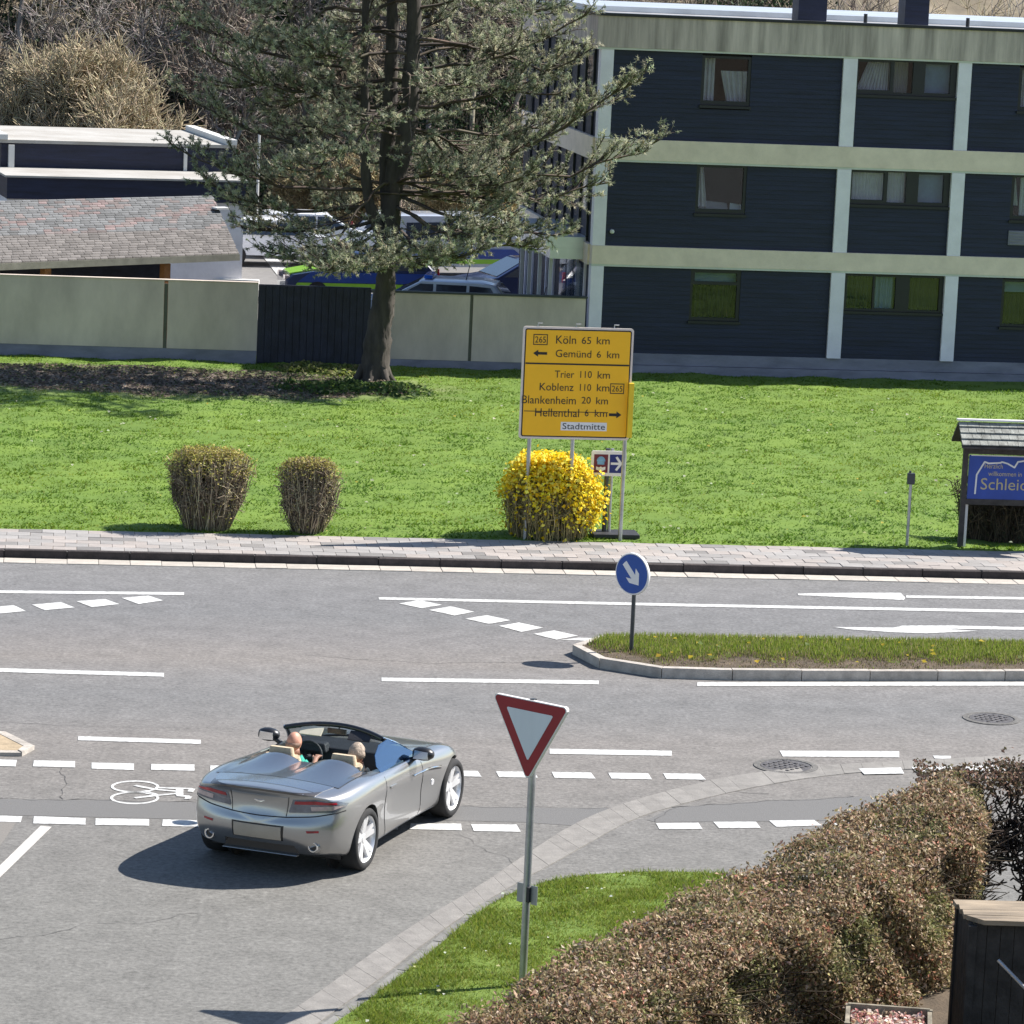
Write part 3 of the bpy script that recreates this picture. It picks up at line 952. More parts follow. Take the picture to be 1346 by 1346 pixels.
# ------------------------------------------------------------------ bare and evergreen trees behind the yard
def branch_tree(base, height, spread, seedv, levels=4, trunk_r=.12, lean=(0, 0), multi=1, kids=5, up=.55, gnarl=.22):
    """Recursive branching; returns lists of stick starts, ends and radii, level by level."""
    rs = np.random.default_rng(seedv)
    segs = []
    tips = []
    def grow(p, d, ln, r, lv):
        k = 4 if lv < 2 else 3
        for i in range(k):
            q = p + d * ln / k
            r2 = r * (1 - .16 * (i + 1))
            segs.append((p, q, r * (1 - .16 * i), r2, lv))
            p = q
            d = d + rs.normal(0, gnarl, 3) + np.array([0, 0, .10 * up])
            d /= np.linalg.norm(d)
            if lv < levels and (i > 0 or lv > 0):
                for _ in range(kids if lv else max(2, kids - 2)):
                    a = rs.normal(0, 1, 3); a -= d * (a @ d); a /= np.linalg.norm(a) + 1e-9
                    dd = d * rs.uniform(.35, .8) + a * spread * rs.uniform(.6, 1.1) + np.array([0, 0, .25 * up])
                    dd /= np.linalg.norm(dd)
                    grow(p, dd, ln * rs.uniform(.42, .66), r2 * rs.uniform(.42, .6), lv + 1)
        tips.append((p, d))
    for m_ in range(multi):
        d0 = np.array([lean[0] + rs.normal(0, .12 + .16 * (multi > 1)), lean[1] + rs.normal(0, .12 + .12 * (multi > 1)), 1.0]); d0 /= np.linalg.norm(d0)
        grow(np.array(base, float) + rs.normal(0, .05 * (multi - 1), 3) * np.array([1, 1, 0]), d0, height * .62, trunk_r * (1 if multi == 1 else rs.uniform(.6, 1)), 0)
    return segs, tips

def bare_tree(name, px, py_base, D, height, label, cat, cols, seedv, group=None, minr=.010, z=None, **kw):
    b = GD(px, py_base, D)
    zz = float(hill_z(b[0], b[1])) if z is None else z
    b = np.array([b[0], b[1], zz - .1])
    segs, tips = branch_tree(b, height, kw.pop('spread', .9), seedv, **kw)
    t = thing(name, label, cat, tuple(b), group=group); t['_world'] = 1
    A = np.array([s[0] for s in segs]) - b; B = np.array([s[1] for s in segs]) - b
    ra = np.maximum([s[2] for s in segs], minr); rb = np.maximum([s[3] for s in segs], minr * .7)
    lv = np.array([s[4] for s in segs])
    for nm, sel in (('trunk', lv <= 1), ('crown', lv > 1)):
        if sel.any():
            V, Fc = sticks(A[sel], B[sel], ra[sel], rb[sel])
            np_mesh(nm, V, Fc, M['twigs'], np.repeat(pal(sel.sum(), cols, None, .25), 6, 0), t)
    return t, tips

GREY = [(.24, .215, .20), (.17, .15, .14), (.31, .28, .255)]
BROWN = [(.26, .215, .175), (.185, .15, .125), (.34, .285, .23)]
TAN = [(.40, .335, .22), (.33, .275, .18), (.47, .40, .275)]
bare_tree('willow_bush', 112, 172, 125, 5.6, 'pale tan leafless willow standing behind the dark flat-roofed garages', 'bush', TAN, 3, multi=7, trunk_r=.09, kids=6, levels=3, spread=.75, up=.7, minr=.017)
bare_tree('willow_bush', 52, 172, 124, 3.4, 'small tan leafless willow at the left end of the garages', 'bush', TAN, 13, multi=6, trunk_r=.07, kids=6, levels=3, spread=.8, up=.7, minr=.016)
bare_tree('willow_bush', 20, 240, 121, 3.0, 'low reddish tan bush left of the dark garages', 'bush', [(.30, .20, .13), (.24, .17, .11), (.34, .27, .17)], 23, multi=6, trunk_r=.06, kids=6, levels=3, spread=.8, up=.7, minr=.016)
bare_tree('willow_bush', 620, 262, 123, 2.6, 'sunlit straw-coloured bush seen through the pine right of its trunk', 'bush', [(.46, .36, .19), (.38, .31, .16)], 31, multi=7, trunk_r=.06, kids=7, levels=3, spread=.8, up=.7, minr=.018)
bare_tree('willow_bush', 455, 232, 124, 2.6, 'straw-coloured bush seen through the pine left of its trunk', 'bush', [(.34, .29, .16), (.30, .24, .14)], 33, multi=6, trunk_r=.06, kids=7, levels=3, spread=.8, up=.7, minr=.018)
specs = [(30, 100, 136, 9, GREY, 'grey leafless tree at the far left of the slope'), (80, 90, 142, 10, GREY, 'tall grey leafless tree behind the tan willow'),
         (168, 130, 134, 8, BROWN, 'brown leafless tree right behind the tan willow'), (215, 140, 131, 7.5, GREY, 'dark grey leafless tree above the middle of the garages'),
         (262, 150, 130, 7.0, BROWN, 'brown leafless tree above the right part of the garages'), (300, 165, 128, 6.5, GREY, 'leafless grey tree at the right end of the garages'),
         (345, 130, 132, 8, BROWN, 'brown leafless tree behind the white pole'), (400, 130, 135, 8, GREY, 'grey leafless tree left of the pine trunk on the slope'),
         (450, 120, 136, 9, BROWN, 'brown leafless tree close left of the pine trunk on the slope'), (560, 150, 132, 8, GREY, 'grey leafless tree close right of the pine trunk on the slope'),
         (620, 140, 134, 8, BROWN, 'brown leafless tree seen through the right half of the pine'), (680, 130, 136, 8, GREY, 'grey leafless tree seen through the pine near the office block'),
         (735, 100, 138, 9, BROWN, 'brown leafless tree beside the left corner of the office block')]
for i, (px, py, D, hh_, c_, lb) in enumerate(specs):
    bare_tree('leafless_tree', px, py, D, hh_, lb, 'tree', c_, 100 + i, 'leafless trees on the slope', trunk_r=.13, kids=4, levels=3, spread=.85, minr=.016)
for i, (px, c_, lb) in enumerate([(880, BROWN, 'brown treetop above the left part of the office roof'), (985, GREY, 'grey treetop left of the dark chimneys on the office roof'), (1045, BROWN, 'brown treetop close left of the first roof chimney'),
                                 (1120, TAN, 'tan treetop just right of the first roof chimney'), (1165, BROWN, 'brown treetop between the two roof chimneys'), (1262, TAN, 'tan treetop just right of the second roof chimney'), (1320, GREY, 'pale grey treetop at the right end of the office roof')]):
    bare_tree('leafless_tree', px, 120, 128 + 2 * (i % 3), 9, lb, 'tree', c_, 200 + i, 'leafless trees behind the office roof', trunk_r=.12, kids=4, levels=3, spread=.8, minr=.014)

def bushy(name, px, py_base, D, w, h, label, cat, cols, nl=2600, size=(.12, .24), group=None, cone=0.0):
    b = GD(px, py_base, D)
    b = np.array([b[0], b[1], float(hill_z(b[0], b[1])) - .1])
    t = thing(name, label, cat, tuple(b), group=group); t['_world'] = 1
    MB().tube([(0, 0, 0), (.05, .03, h * .4), (0, 0, h * .85)], [.14, .1, .03], 6).build('trunk', M['bark'], t, origin=(0, 0, 0))
    # crown: overlapping lobes of leaves round branch ends
    nl_ = 26
    lob = RNG.normal(0, 1, (nl_, 3)); lob = unit(lob) * RNG.uniform(.35, .95, (nl_, 1))
    zf = (lob[:, 2] + 1) / 2
    lob[:, :2] *= (w / 2 * (1 - cone * zf))[:, None]
    lob[:, 2] = h * (.12 + .8 * zf)
    i = RNG.integers(0, nl_, nl)
    r = unit(RNG.normal(size=(nl, 3))) * (RNG.uniform(.2, 1, (nl, 1)) ** .5) * (w * .19 * RNG.uniform(.6, 1.2, (nl_, 1))[i])
    P_ = lob[i] + r
    V, Fc = leaves(P_, RNG.uniform(*size, nl), unit(r) + np.array([[0, 0, .3]]), .45, .7)
    tone = RNG.uniform(.7, 1.25, nl_)[i][:, None]
    np_mesh('crown', V, Fc, M['foliage'], np.repeat(np.clip(pal(nl, cols) * tone, 0, 1), 4, 0), t)
    return t
mat('bark', (.085, .068, .055), .95, var=.3, scale=6, bump=1.0, bscale=18, stretch=(1, 1, .3))
EVG = [(.022, .045, .022), (.035, .062, .028), (.05, .08, .035)]
ev = [(128, 62, 140, 5.0, 7.0, 'dark evergreen at the top left above the tan willow'), (8, 45, 143, 5, 6.5, 'dark evergreen in the upper left corner'), (205, 168, 127, 3.2, 2.6, 'low dark evergreen bush behind the garages'),
      (272, 170, 126, 3.0, 3.0, 'dark green bush at the back of the garages towards their right end'), (318, 80, 136, 4.5, 6.0, 'dark evergreen on the slope left of the pine trunk'), (385, 75, 138, 5, 6.5, 'broad dark evergreen behind the left branches of the pine'),
      (590, 75, 138, 4.6, 6.0, 'dark evergreen behind the right branches of the pine'), (655, 60, 141, 4.6, 6.0, 'dark evergreen near the top behind the pine'), (745, 60, 142, 4.5, 6.0, 'dark evergreen behind the left corner of the office roof'), (245, 60, 141, 4.8, 6.0, 'dark evergreen high on the slope above the garages')]
for px, py, D, w, h_, lb in ev:
    bushy('evergreen_tree' if h_ > 4 else 'evergreen_bush', px, py, D, w, h_, lb, 'tree' if h_ > 4 else 'bush', EVG, 3200 if h_ > 4 else 1800, group='evergreens on the slope', cone=.45)
bushy('clipped_hedge', 398, 218, 119, 3.0, 1.5, 'mustard and brown clipped hedge at the back of the yard', 'hedge', [(.22, .15, .05), (.17, .10, .06), (.26, .19, .08)], 2600, (.08, .15))

# ------------------------------------------------------------------ office block
FA = math.radians(9.0)
FU = np.array([math.cos(FA), math.sin(FA), 0]); FN = np.array([math.sin(FA), -math.cos(FA), 0])
F0 = GD(770, 486, 89.5); F0[2] = -.78
def fpt(px, py):
    """Facade pixel -> (distance along the facade, height)."""
    q = GP(px, py, F0, FN)
    return float((q - F0) @ FU), float(q[2])
def fw(s, z, out=0.0):
    q = F0 + FU * s + FN * out
    return (q[0], q[1], z)
mat('cladding', (.0100, .0140, .0385), .6, var=.2, scale=2.5, bump=.2, bscale=30, stretch=(.3, .3, 4))
mat('cladding_dark', (.012, .015, .022), .6, var=.15, scale=2)
mat('frame_dark', (.011, .012, .017), .45, var=.1, scale=3)
mat('concrete_fascia', (.72, .60, .55), .9, var=.10, scale=1.6, color2=(.28, .235, .215), bump=.4, bscale=30, stretch=(2.2, 2.2, .18), detail=7)
mat('beam_cream', (.80, .665, .56), .85, var=.05, scale=2, bump=.2, bscale=30)
mat('column_pale', (.82, .77, .86), .75, var=.04, scale=1.5, bump=.15, bscale=30)
mat('trim_pale', (.62, .62, .60), .7, var=.04, scale=2)
mat('plinth_blue', (.22, .215, .27), .85, var=.1, scale=1.2, bump=.3, bscale=20, stretch=(1, 1, 3))
mat('metal_sheet', (.62, .64, .68), .35, metal=.6, var=.06, scale=1)
mat('roof_felt', (.30, .30, .31), .8, var=.1, scale=1)
mat('curtain', (.62, .56, .60), .9, var=.06, scale=3)
mat('curtain_green', (.030, .020, .036), .9, var=.1, scale=3)
mat('curtain_slate', (.26, .31, .42), .9, var=.06, scale=3)
mat('wall_inside', (.48, .43, .40), .9, var=.05, scale=2)
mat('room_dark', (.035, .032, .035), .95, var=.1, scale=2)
def glass_mat(name, tint, refl, gloss=(1, 1, 1)):
    m = bpy.data.materials.new(name); m.use_nodes = True
    nt = m.node_tree; N, L = nt.nodes, nt.links
    N.remove(N['Principled BSDF'])
    tr = N.new('ShaderNodeBsdfTransparent'); tr.inputs[0].default_value = (*tint, 1)
    gl = N.new('ShaderNodeBsdfGlossy'); gl.inputs['Roughness'].default_value = .02; gl.inputs[0].default_value = (*gloss, 1)
    lw = N.new('ShaderNodeLayerWeight'); lw.inputs['Blend'].default_value = .25
    pw = N.new('ShaderNodeMath'); pw.operation = 'POWER'; L.new(lw.outputs['Facing'], pw.inputs[0]); pw.inputs[1].default_value = 2.0
    ad = N.new('ShaderNodeMath'); ad.operation = 'ADD'; ad.use_clamp = True; L.new(pw.outputs[0], ad.inputs[0]); ad.inputs[1].default_value = refl
    mx = N.new('ShaderNodeMixShader'); L.new(ad.outputs[0], mx.inputs[0]); L.new(tr.outputs[0], mx.inputs[1]); L.new(gl.outputs[0], mx.inputs[2])
    L.new(mx.outputs[0], N['Material Output'].inputs['Surface'])
    MATS[name] = m
glass_mat('window_glass', (.82, .86, .88), .04)

off = thing('office_building', 'three-storey office block with dark slate bays, pale columns and cream concrete bands', 'building', tuple(F0)); off['_world'] = 1
S_END, DEPTH = 24.0, 12.0
z_rooft = fpt(800, 20.5)[1]; z_fas = fpt(806, 62)[1]
zb1t, zb1b = fpt(806, 182)[1], fpt(806, 212)[1]
zb2t, zb2b = fpt(794, 322.5)[1], fpt(794, 349.5)[1]
z_pl = fpt(790, 463)[1]
def fbox(mb, s0, s1, z0, z1, o0, o1):
    a, b = fw(s0, z0, o0), fw(s1, z0, o0)
    c, d = fw(s1, z0, o1), fw(s0, z0, o1)
    mb.prism([a, b, c, d], [(p[0], p[1], z1) for p in (a, b, c, d)])
    return mb
# roof slab, fascia, bands, plinth
fbox(MB(), -.02, S_END, z_fas + .03, z_rooft - .02, -.30, -DEPTH).build('roof', M['roof_felt'], off)
fas = MB(); fbox(fas, -.12, S_END, z_fas, z_rooft, .12, -.28); fbox(fas, -.12, .16, z_fas, z_rooft, -.283, -DEPTH); fas.build('fascia', M['concrete_fascia'], off)
rim = MB(); fbox(rim, -.16, S_END, z_rooft, z_rooft + .07, .16, -.32); fbox(rim, -.16, .2, z_rooft, z_rooft + .07, -.323, -DEPTH); rim.build('roof_edge', M['frame_dark'], off)
sh = MB(); fbox(sh, .6, S_END, z_rooft - .015, z_rooft + .12, -5.2, -11.5); sh.build('roof_sheet', M['metal_sheet'], off)
tr_ = MB(); fbox(tr_, -.12, S_END, z_fas - .05, z_fas - .003, .10, -.2); tr_.build('fascia_trim', M['trim_pale'], off)
for zt, zb in ((zb1t, zb1b), (zb2t, zb2b)):
    bd = MB(); fbox(bd, 0, S_END, zb + .055, zt, .10, -.26); bd.build('concrete_band', M['beam_cream'], off)
    bd = MB(); fbox(bd, 0, S_END, zb, zb + .053, .085, -.26); bd.build('band_trim', M['trim_pale'], off)
pl_ = MB(); fbox(pl_, -.02, S_END, -1.2, z_pl - .30, .06, -.3); pl_.build('plinth', M['plinth_blue'], off)
pl_ = MB(); fbox(pl_, -.02, S_END, z_pl - .29, z_pl, .02, -.3); pl_.build('plinth', M['plinth_blue'], off)
# columns (one piece per storey)
c1 = (0.0, fpt(800.5, 120)[0])
c2 = (fpt(1106, 120)[0], fpt(1124.3, 120)[0])
c3 = (fpt(1257.3, 120)[0], fpt(1274.5, 120)[0])
w_bayA = c2[0] - c1[1]; w_bayB = c3[0] - c2[1]; cw = c2[1] - c2[0]
c1 = (0.0, fpt(804, 120)[0])
c4 = (c3[1] + w_bayA, c3[1] + w_bayA + cw)
c5 = (c4[1] + w_bayB, c4[1] + w_bayB + cw)
cols_ = [c1, c2, c3, c4, c5]
for a, b in cols_:
    for z0, z1 in ((z_pl, zb2b - .003), (zb2t + .003, zb1b - .003), (zb1t + .003, z_fas - .053)):
        fbox(MB(), a, b, z0, z1, .085, -.26).build('column', M['column_pale'], off)
# wall core behind, and bays of lapped boards
storeys = [(z_pl, zb2b), (zb2t, zb1b), (zb1t, z_fas - .05)]
core = MB()
fbox(core, .05, S_END, z_rooft - .5, z_rooft - .25, -1.6, -DEPTH + .3)
fbox(core, .05, S_END, -1.2, z_rooft - .5, -DEPTH + 1, -DEPTH + .3)
fbox(core, S_END - .2, S_END, -1.2, z_rooft - .5, -.3, -DEPTH + .3)
core.build('wall', M['cladding_dark'], off)
for zz in (z_pl - .4, zb2b + .05, zb1b + .05):
    fbox(MB(), .05, S_END - .25, zz, zz + .2, -.30, -DEPTH + 1.1).build('floor_slab', M['wall_inside'], off)

def boards(s0, s1, z0, z1, holes):
    """Lapped horizontal boards, each tilted out at its foot, broken round the window openings."""
    mb = MB()
    hb = .115
    k = max(1, int(round((z1 - z0) / hb))); hb = (z1 - z0) / k
    for i in range(k):
        a, b = z0 + i * hb, z0 + (i + 1) * hb
        spans = [(s0, s1)]
        for h0, h1, g0, g1 in holes:
            if b > g0 + 1e-4 and a < g1 - 1e-4:
                new = []
                for u, v in spans:
                    if h1 <= u or h0 >= v: new.append((u, v)); continue
                    if h0 > u: new.append((u, h0))
                    if h1 < v: new.append((h1, v))
                spans = new
        for u, v in spans:
            if v - u < .02: continue
            lo, hi = .0, -.013
            mb.prism([fw(u, a, lo), fw(v, a, lo), fw(v, b, hi), fw(u, b, hi)], [fw(u, a, -.12), fw(v, a, -.12), fw(v, b, -.12), fw(u, b, -.12)])
    return mb

def window(s0, s1, z0, z1, panes, inside):
    """Dark frame with panes; each pane (x0,x1,z0,z1 fractions); inside(s0,s1,z0,z1,parent) furnishes it."""
    fr = MB(); o1, o0 = -.03, -.14
    # rails by subtracting panes column-wise: perimeter + mullions
    xs = sorted({0, 1} | {p[0] for p in panes} | {p[1] for p in panes})
    def X(f): return s0 + (s1 - s0) * f
    def Z(f): return z0 + (z1 - z0) * f
    for a, b in zip(xs[:-1], xs[1:]):
        cov = [p for p in panes if p[0] <= a + 1e-6 and p[1] >= b - 1e-6]
        zs = 0.0
        for p in sorted(cov, key=lambda p: p[2]):
            if p[2] > zs + 1e-4: fbox(fr, X(a), X(b), Z(zs), Z(p[2]), o1, o0)
            zs = p[3]
        if zs < 1 - 1e-4: fbox(fr, X(a), X(b), Z(zs), Z(1), o1, o0)
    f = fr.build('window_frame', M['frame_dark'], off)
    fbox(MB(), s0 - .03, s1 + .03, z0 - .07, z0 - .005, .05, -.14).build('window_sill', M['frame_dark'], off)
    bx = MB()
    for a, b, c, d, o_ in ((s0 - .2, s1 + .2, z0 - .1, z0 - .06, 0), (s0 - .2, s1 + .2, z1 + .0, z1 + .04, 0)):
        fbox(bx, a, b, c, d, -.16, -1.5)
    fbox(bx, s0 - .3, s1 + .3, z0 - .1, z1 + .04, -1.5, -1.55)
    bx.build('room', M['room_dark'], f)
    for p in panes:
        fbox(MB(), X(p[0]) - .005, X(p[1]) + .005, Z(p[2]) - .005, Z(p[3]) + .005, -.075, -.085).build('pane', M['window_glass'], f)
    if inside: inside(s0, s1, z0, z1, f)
    return (s0, s1, z0, z1)

def drape(s0, s1, z0, z1, m, parent, depth=-.24, fold=.09, amp=.035, top=None):
    """Hanging cloth with folds; top gives the width at the top when it is gathered."""
    n = max(6, int((s1 - s0) / .03)); vs = []
    for i in range(n + 1):
        t = i / n
        s_b = s0 + (s1 - s0) * t
        s_t = s_b if top is None else top[0] + (top[1] - top[0]) * t
        o = depth + amp * math.sin((s1 - s0) * t / fold * 2 * math.pi)
        vs += [fw(s_b, z0, o), fw(s_t, z1, o)]
    fs = [(2 * i, 2 * i + 2, 2 * i + 3, 2 * i + 1) for i in range(n)]
    return MB().add(vs, fs).build('curtain', m, parent)

def wrect(x0, y0, x1, y1):
    a, b = fpt(x0, y1), fpt(x1, y0)
    c, d = fpt(x0, y0), fpt(x1, y1)
    return ((a[0] + c[0]) / 2, (b[0] + d[0]) / 2, (a[1] + d[1]) / 2, (b[1] + c[1]) / 2)

def in_top(s0, s1, z0, z1, f):
    w, h = s1 - s0, z1 - z0
    drape(s0 + .02, s0 + .30 * w, z0, z1, M['curtain'], f)
    drape(s0 + .58 * w, s1 - .02, z0, z0 + .70 * h, M['curtain'], f, top=(s0 + .42 * w, s1 - .02))
    fbox(MB(), s0 + .30 * w, s0 + .42 * w, z0, z0 + .55 * h, -.6, -.8).build('cupboard', M['room_dark'], f)
def in_mid(s0, s1, z0, z1, f):
    w, h = s1 - s0, z1 - z0
    drape(s0 + .02, s0 + .27 * w, z0 + .12 * h, z1, M['curtain'], f, top=(s0 + .02, s0 + .16 * w))
    t = MB(); t.prism([fw(s0 + .03 * w, z0 + .03, -.16), fw(s0 + .70 * w, z0 + .03, -.16), fw(s0 + .70 * w, z0 + .22, -.5), fw(s0 + .30 * w, z0 + .26, -.5)],
                      [fw(s0 + .03 * w, z0 + .05, -.16), fw(s0 + .70 * w, z0 + .05, -.16), fw(s0 + .70 * w, z0 + .24, -.5), fw(s0 + .30 * w, z0 + .28, -.5)])
    t.build('desk', M['wall_inside'], f)
    t = MB(); t.prism([fw(s0 + .71 * w, z0 + .02, -.15), fw(s0 + .97 * w, z0 + .02, -.15), fw(s0 + .97 * w, z0 + .20, -.3), fw(s0 + .74 * w, z0 + .24, -.3)],
                      [fw(s0 + .71 * w, z0 + .04, -.15), fw(s0 + .97 * w, z0 + .04, -.15), fw(s0 + .97 * w, z0 + .22, -.3), fw(s0 + .74 * w, z0 + .26, -.3)])
    t.build('paper_pile', M['trim_pale'], f)
def in_low(s0, s1, z0, z1, f):
    h = z1 - z0
    drape(s0 + .02, s1 - .02, z0, z0 + .68 * h, M['curtain_green'], f, fold=.12)
    drape(s0 + .02, s1 - .02, z0 + .72 * h, z1, M['curtain_slate'], f, fold=3, amp=.0)
def in_b3(s0, s1, z0, z1, f):
    w = s1 - s0
    drape(s0 + .02 * w, s0 + .335 * w, z0 + .08, z1, M['curtain'], f, top=(s0 + .14 * w, s0 + .335 * w))
    drape(s0 + .37 * w, s0 + .56 * w, z0 + .05, z1 - .05, M['wall_inside'], f, depth=-.5, amp=.01)
    drape(s0 + .68 * w, s0 + .98 * w, z0, z1, M['curtain_slate'], f, fold=4, amp=0)
def in_b2(s0, s1, z0, z1, f):
    w = s1 - s0
    drape(s0 + .01 * w, s0 + .35 * w, z0, z1, M['curtain'], f, amp=.01)
    drape(s0 + .37 * w, s0 + .57 * w, z0, z1, M['curtain'], f, amp=.01)
    drape(s0 + .68 * w, s0 + .98 * w, z0, z1, M['curtain_slate'], f, fold=4, amp=0)
def in_b1(s0, s1, z0, z1, f):
    w = s1 - s0
    drape(s0 + .02 * w, s0 + .30 * w, z0, z1, M['cladding'], f, fold=.14, depth=-.2)
    drape(s0 + .32 * w, s0 + .52 * w, z0, z1, M['curtain_slate'], f, fold=.14, depth=-.2)
    drape(s0 + .68 * w, s0 + .98 * w, z0, z1, M['curtain_green'], f, fold=.16, depth=-.2)
def in_c2(s0, s1, z0, z1, f):
    w = s1 - s0
    drape(s0 + .02 * w, s0 + .20 * w, z0 + .35, z1, M['trim_pale'], f, top=(s0 + .04 * w, s0 + .12 * w))
    drape(s0 + .22 * w, s0 + .34 * w, z0 + .1, z1, M['trim_pale'], f, amp=.02)

one = [(.06, .94, .09, .95)]
wins = {0: [], 1: [], 2: []}
def put(bay, storey, rect, panes, inside):
    z0s, z1s = storeys[storey]
    r = (rect[0], rect[1], rect[2], min(rect[3], z1s - .01))
    wins[storey].append((bay, window(*r, panes, inside)))
r3 = wrect(922, 74, 987, 139); put('A', 2, r3, one, in_top)
r2 = wrect(915, 214.5, 981, 281); put('A', 1, r2, one, in_mid)
r1 = wrect(907, 353.5, 973, 422); put('A', 0, r1, [(.05, .93, .06, .70), (.08, .92, .76, .93)], in_low)
pb3 = [(.02, .34, .13, .93), (.375, .565, .07, .96), (.685, .94, .10, .93)]
rb = wrect(1129, 80, 1254, 126); rb = (c2[1] + .01, c3[0] - .01, rb[2], rb[3]); put('B', 2, rb, pb3, in_b3)
rb = wrect(1119, 222, 1246, 270); rb = (c2[1] + .01, c3[0] - .01, rb[2], rb[3]); put('B', 1, rb, pb3, in_b2)
rb = wrect(1112, 362, 1236, 410); rb = (c2[1] + .01, c3[0] - .01, rb[2], rb[3]); put('B', 0, rb, [(.03, .29, .06, .95), (.31, .52, .08, .95), (.66, .96, .06, .95)], in_b1)
off3 = c3[1] - c1[1]
for st, rr_, pn, fn in ((2, wrect(1339, 90, 1405, 147), one, in_top), (1, wrect(1329, 231, 1396, 290), one, in_c2), (0, wrect(1316, 368, 1385, 430), [(.05, .48, .05, .95), (.52, .95, .05, .95)], in_low)):
    put('C', st, rr_, pn, fn)
bays = {'A': (c1[1], c2[0]), 'B': (c2[1], c3[0]), 'C': (c3[1], c4[0]), 'D': (c4[1], c5[0]), 'E': (c5[1], S_END)}
for st, (z0, z1) in enumerate(storeys):
    for k, (a, b) in bays.items():
        hs = [w for kk, w in wins[st] if kk == k]
        boards(a + .002, b - .002, z0 + .002, z1 - .002, [(h[0] - .001, h[1] + .001, h[2] - .001, h[3] + .001) for h in hs]).build('cladding_bay', M['cladding'], off)
# small white lamp on bay A, grille under the right-hand window, little post at the plinth
q = fpt(804, 304)
MB().lathe([(0, -.06), (.05, -.04), (.06, 0), (.05, .04), (0, .06)], fw(q[0], q[1], .06), n=10).build('wall_lamp', M['trim_pale'], off, smooth=40)
g = wrect(1325, 304, 1400, 323)
mb = MB()
fbox(mb, g[0], g[1], g[2], g[3], .03, 0)
for i in range(5):
    z = g[2] + (g[3] - g[2]) * (i + .5) / 5
    fbox(mb, g[0] + .03, g[1] - .03, z - .015, z + .015, .05, .03)
mb.build('vent_grille', M['plinth_blue'], off)
# side wall: windows and slatted dark panels seen at a sharp angle
SU = -FN  # away from the camera
def sw(d, z, out=0.0):
    q = F0 + SU * d - FU * out
    return (q[0], q[1], z)
def sbox(mb, d0, d1, z0, z1, o0, o1):
    a, b, c, d = sw(d0, z0, o0), sw(d1, z0, o0), sw(d1, z0, o1), sw(d0, z0, o1)
    return mb.prism([a, b, c, d], [(p[0], p[1], z1) for p in (a, b, c, d)])
for st, (z0, z1) in enumerate(storeys):
    sbox(MB(), .28, DEPTH, z0, z1, -.06, -.2).build('side_cladding', M['cladding'], off)
    for i in range(9):
        d = .9 + i * 1.2
        sbox(MB(), d, d + .10, z0 + .02, z1 - .02, .0, -.057).build('mullion', M['column_pale'] if st == 0 else M['cladding_dark'], off)
    sbox(MB(), 1.02, 2.08, z0 + .75, z1 - .2, -.03, -.055).build('side_window', M['window_glass'], off)
for zt, zb in ((zb1t, zb1b), (zb2t, zb2b)):
    sbox(MB(), .263, DEPTH, zb, zt, .05, -.2).build('concrete_band', M['beam_cream'], off)
# chimneys on the roof
for x0, x1 in ((1064, 1102), (1206, 1238)):
    a, b = fpt(x0, 14)[0], fpt(x1, 14)[0]
    MB_ = MB(); fbox(MB_, a, b, z_rooft - .02, z_rooft + 1.0, -1.2, -1.9)
    ch = MB_.build('chimney', M['cladding'], off)
    cp = MB(); fbox(cp, a - .05, b + .05, z_rooft + 1.0, z_rooft + 1.1, -1.15, -1.95); cp.build('chimney_cap', M['frame_dark'], ch)
for x0 in (1150, 1286):
    a = fpt(x0, 14)[0]
    MB().cyl(fw(a, z_rooft, -.9), fw(a, z_rooft + .28, -.9), .05, 8).build('vent_pipe', M['frame_dark'], off)
# entrance canopy on the left side wall
cz = GD(770, 325, 90.5)[2]
cano = MB()
sbox(cano, .9, 6.2, cz - .02, cz + .26, 1.0, -.05)
sbox(cano, .9, 6.2, cz - .30, cz - .023, .9, -.05)
cano.build('canopy', M['metal_sheet'], off)
for d in (1.3, 3.0, 4.7, 6.0):
    MB().box(sw(d, (cz + YZ) / 2 - .15, .8), (.09, .09, cz - .31 - YZ), rz=FA).build('canopy_post', M['trim_pale'], off)
mb = MB()
for d in (1.4, 2.5, 3.6):
    sbox(mb, d, d + .9, YZ + .1, cz - .45, .03, .0)
mb.build('entrance_glazing', M['window_glass'], off)

# ------------------------------------------------------------------ boundary wall with its dark gate panel
mat('render_wall', (.46, .385, .33), .9, var=.10, scale=.8, color2=(.70, .59, .50), bump=.3, bscale=18, stretch=(1, 1, .45), detail=8)
mat('coping_dark', (.05, .055, .055), .7, var=.1, scale=3)
mat('post_dark', (.12, .12, .09), .8, var=.1, scale=3)
mat('gate_dark', (.016, .017, .034), .6, var=.2, scale=3, bump=.3, bscale=30)
W0 = GD(0, 362, 87.6); W1 = GD(771, 387, 89.35)
WU = (W1 - W0); WU[2] = 0; WL = np.linalg.norm(WU); WU /= WL
WN = np.array([WU[1], -WU[0], 0])
def wpx(px):
    q = GP(px, 400, W0, WN)
    return float((q - W0) @ WU)
def ww(t, z, out=0.0):
    q = W0 + WU * t + WN * out
    return (q[0], q[1], z)
def wbox(mb, t0, t1, z0, z1, o0, o1):
    a, b, c, d = ww(t0, z0, o0), ww(t1, z0, o0), ww(t1, z0, o1), ww(t0, z0, o1)
    return mb.prism([a, b, c, d], [(p[0], p[1], z1) for p in (a, b, c, d)])
fence = thing('boundary_wall', 'low cream rendered wall with posts between the lawn and the yard', 'wall', ww(0, -.9)); fence['_world'] = 1
zt = float(W0[2])
cuts = [-6.5, wpx(218), wpx(339)]
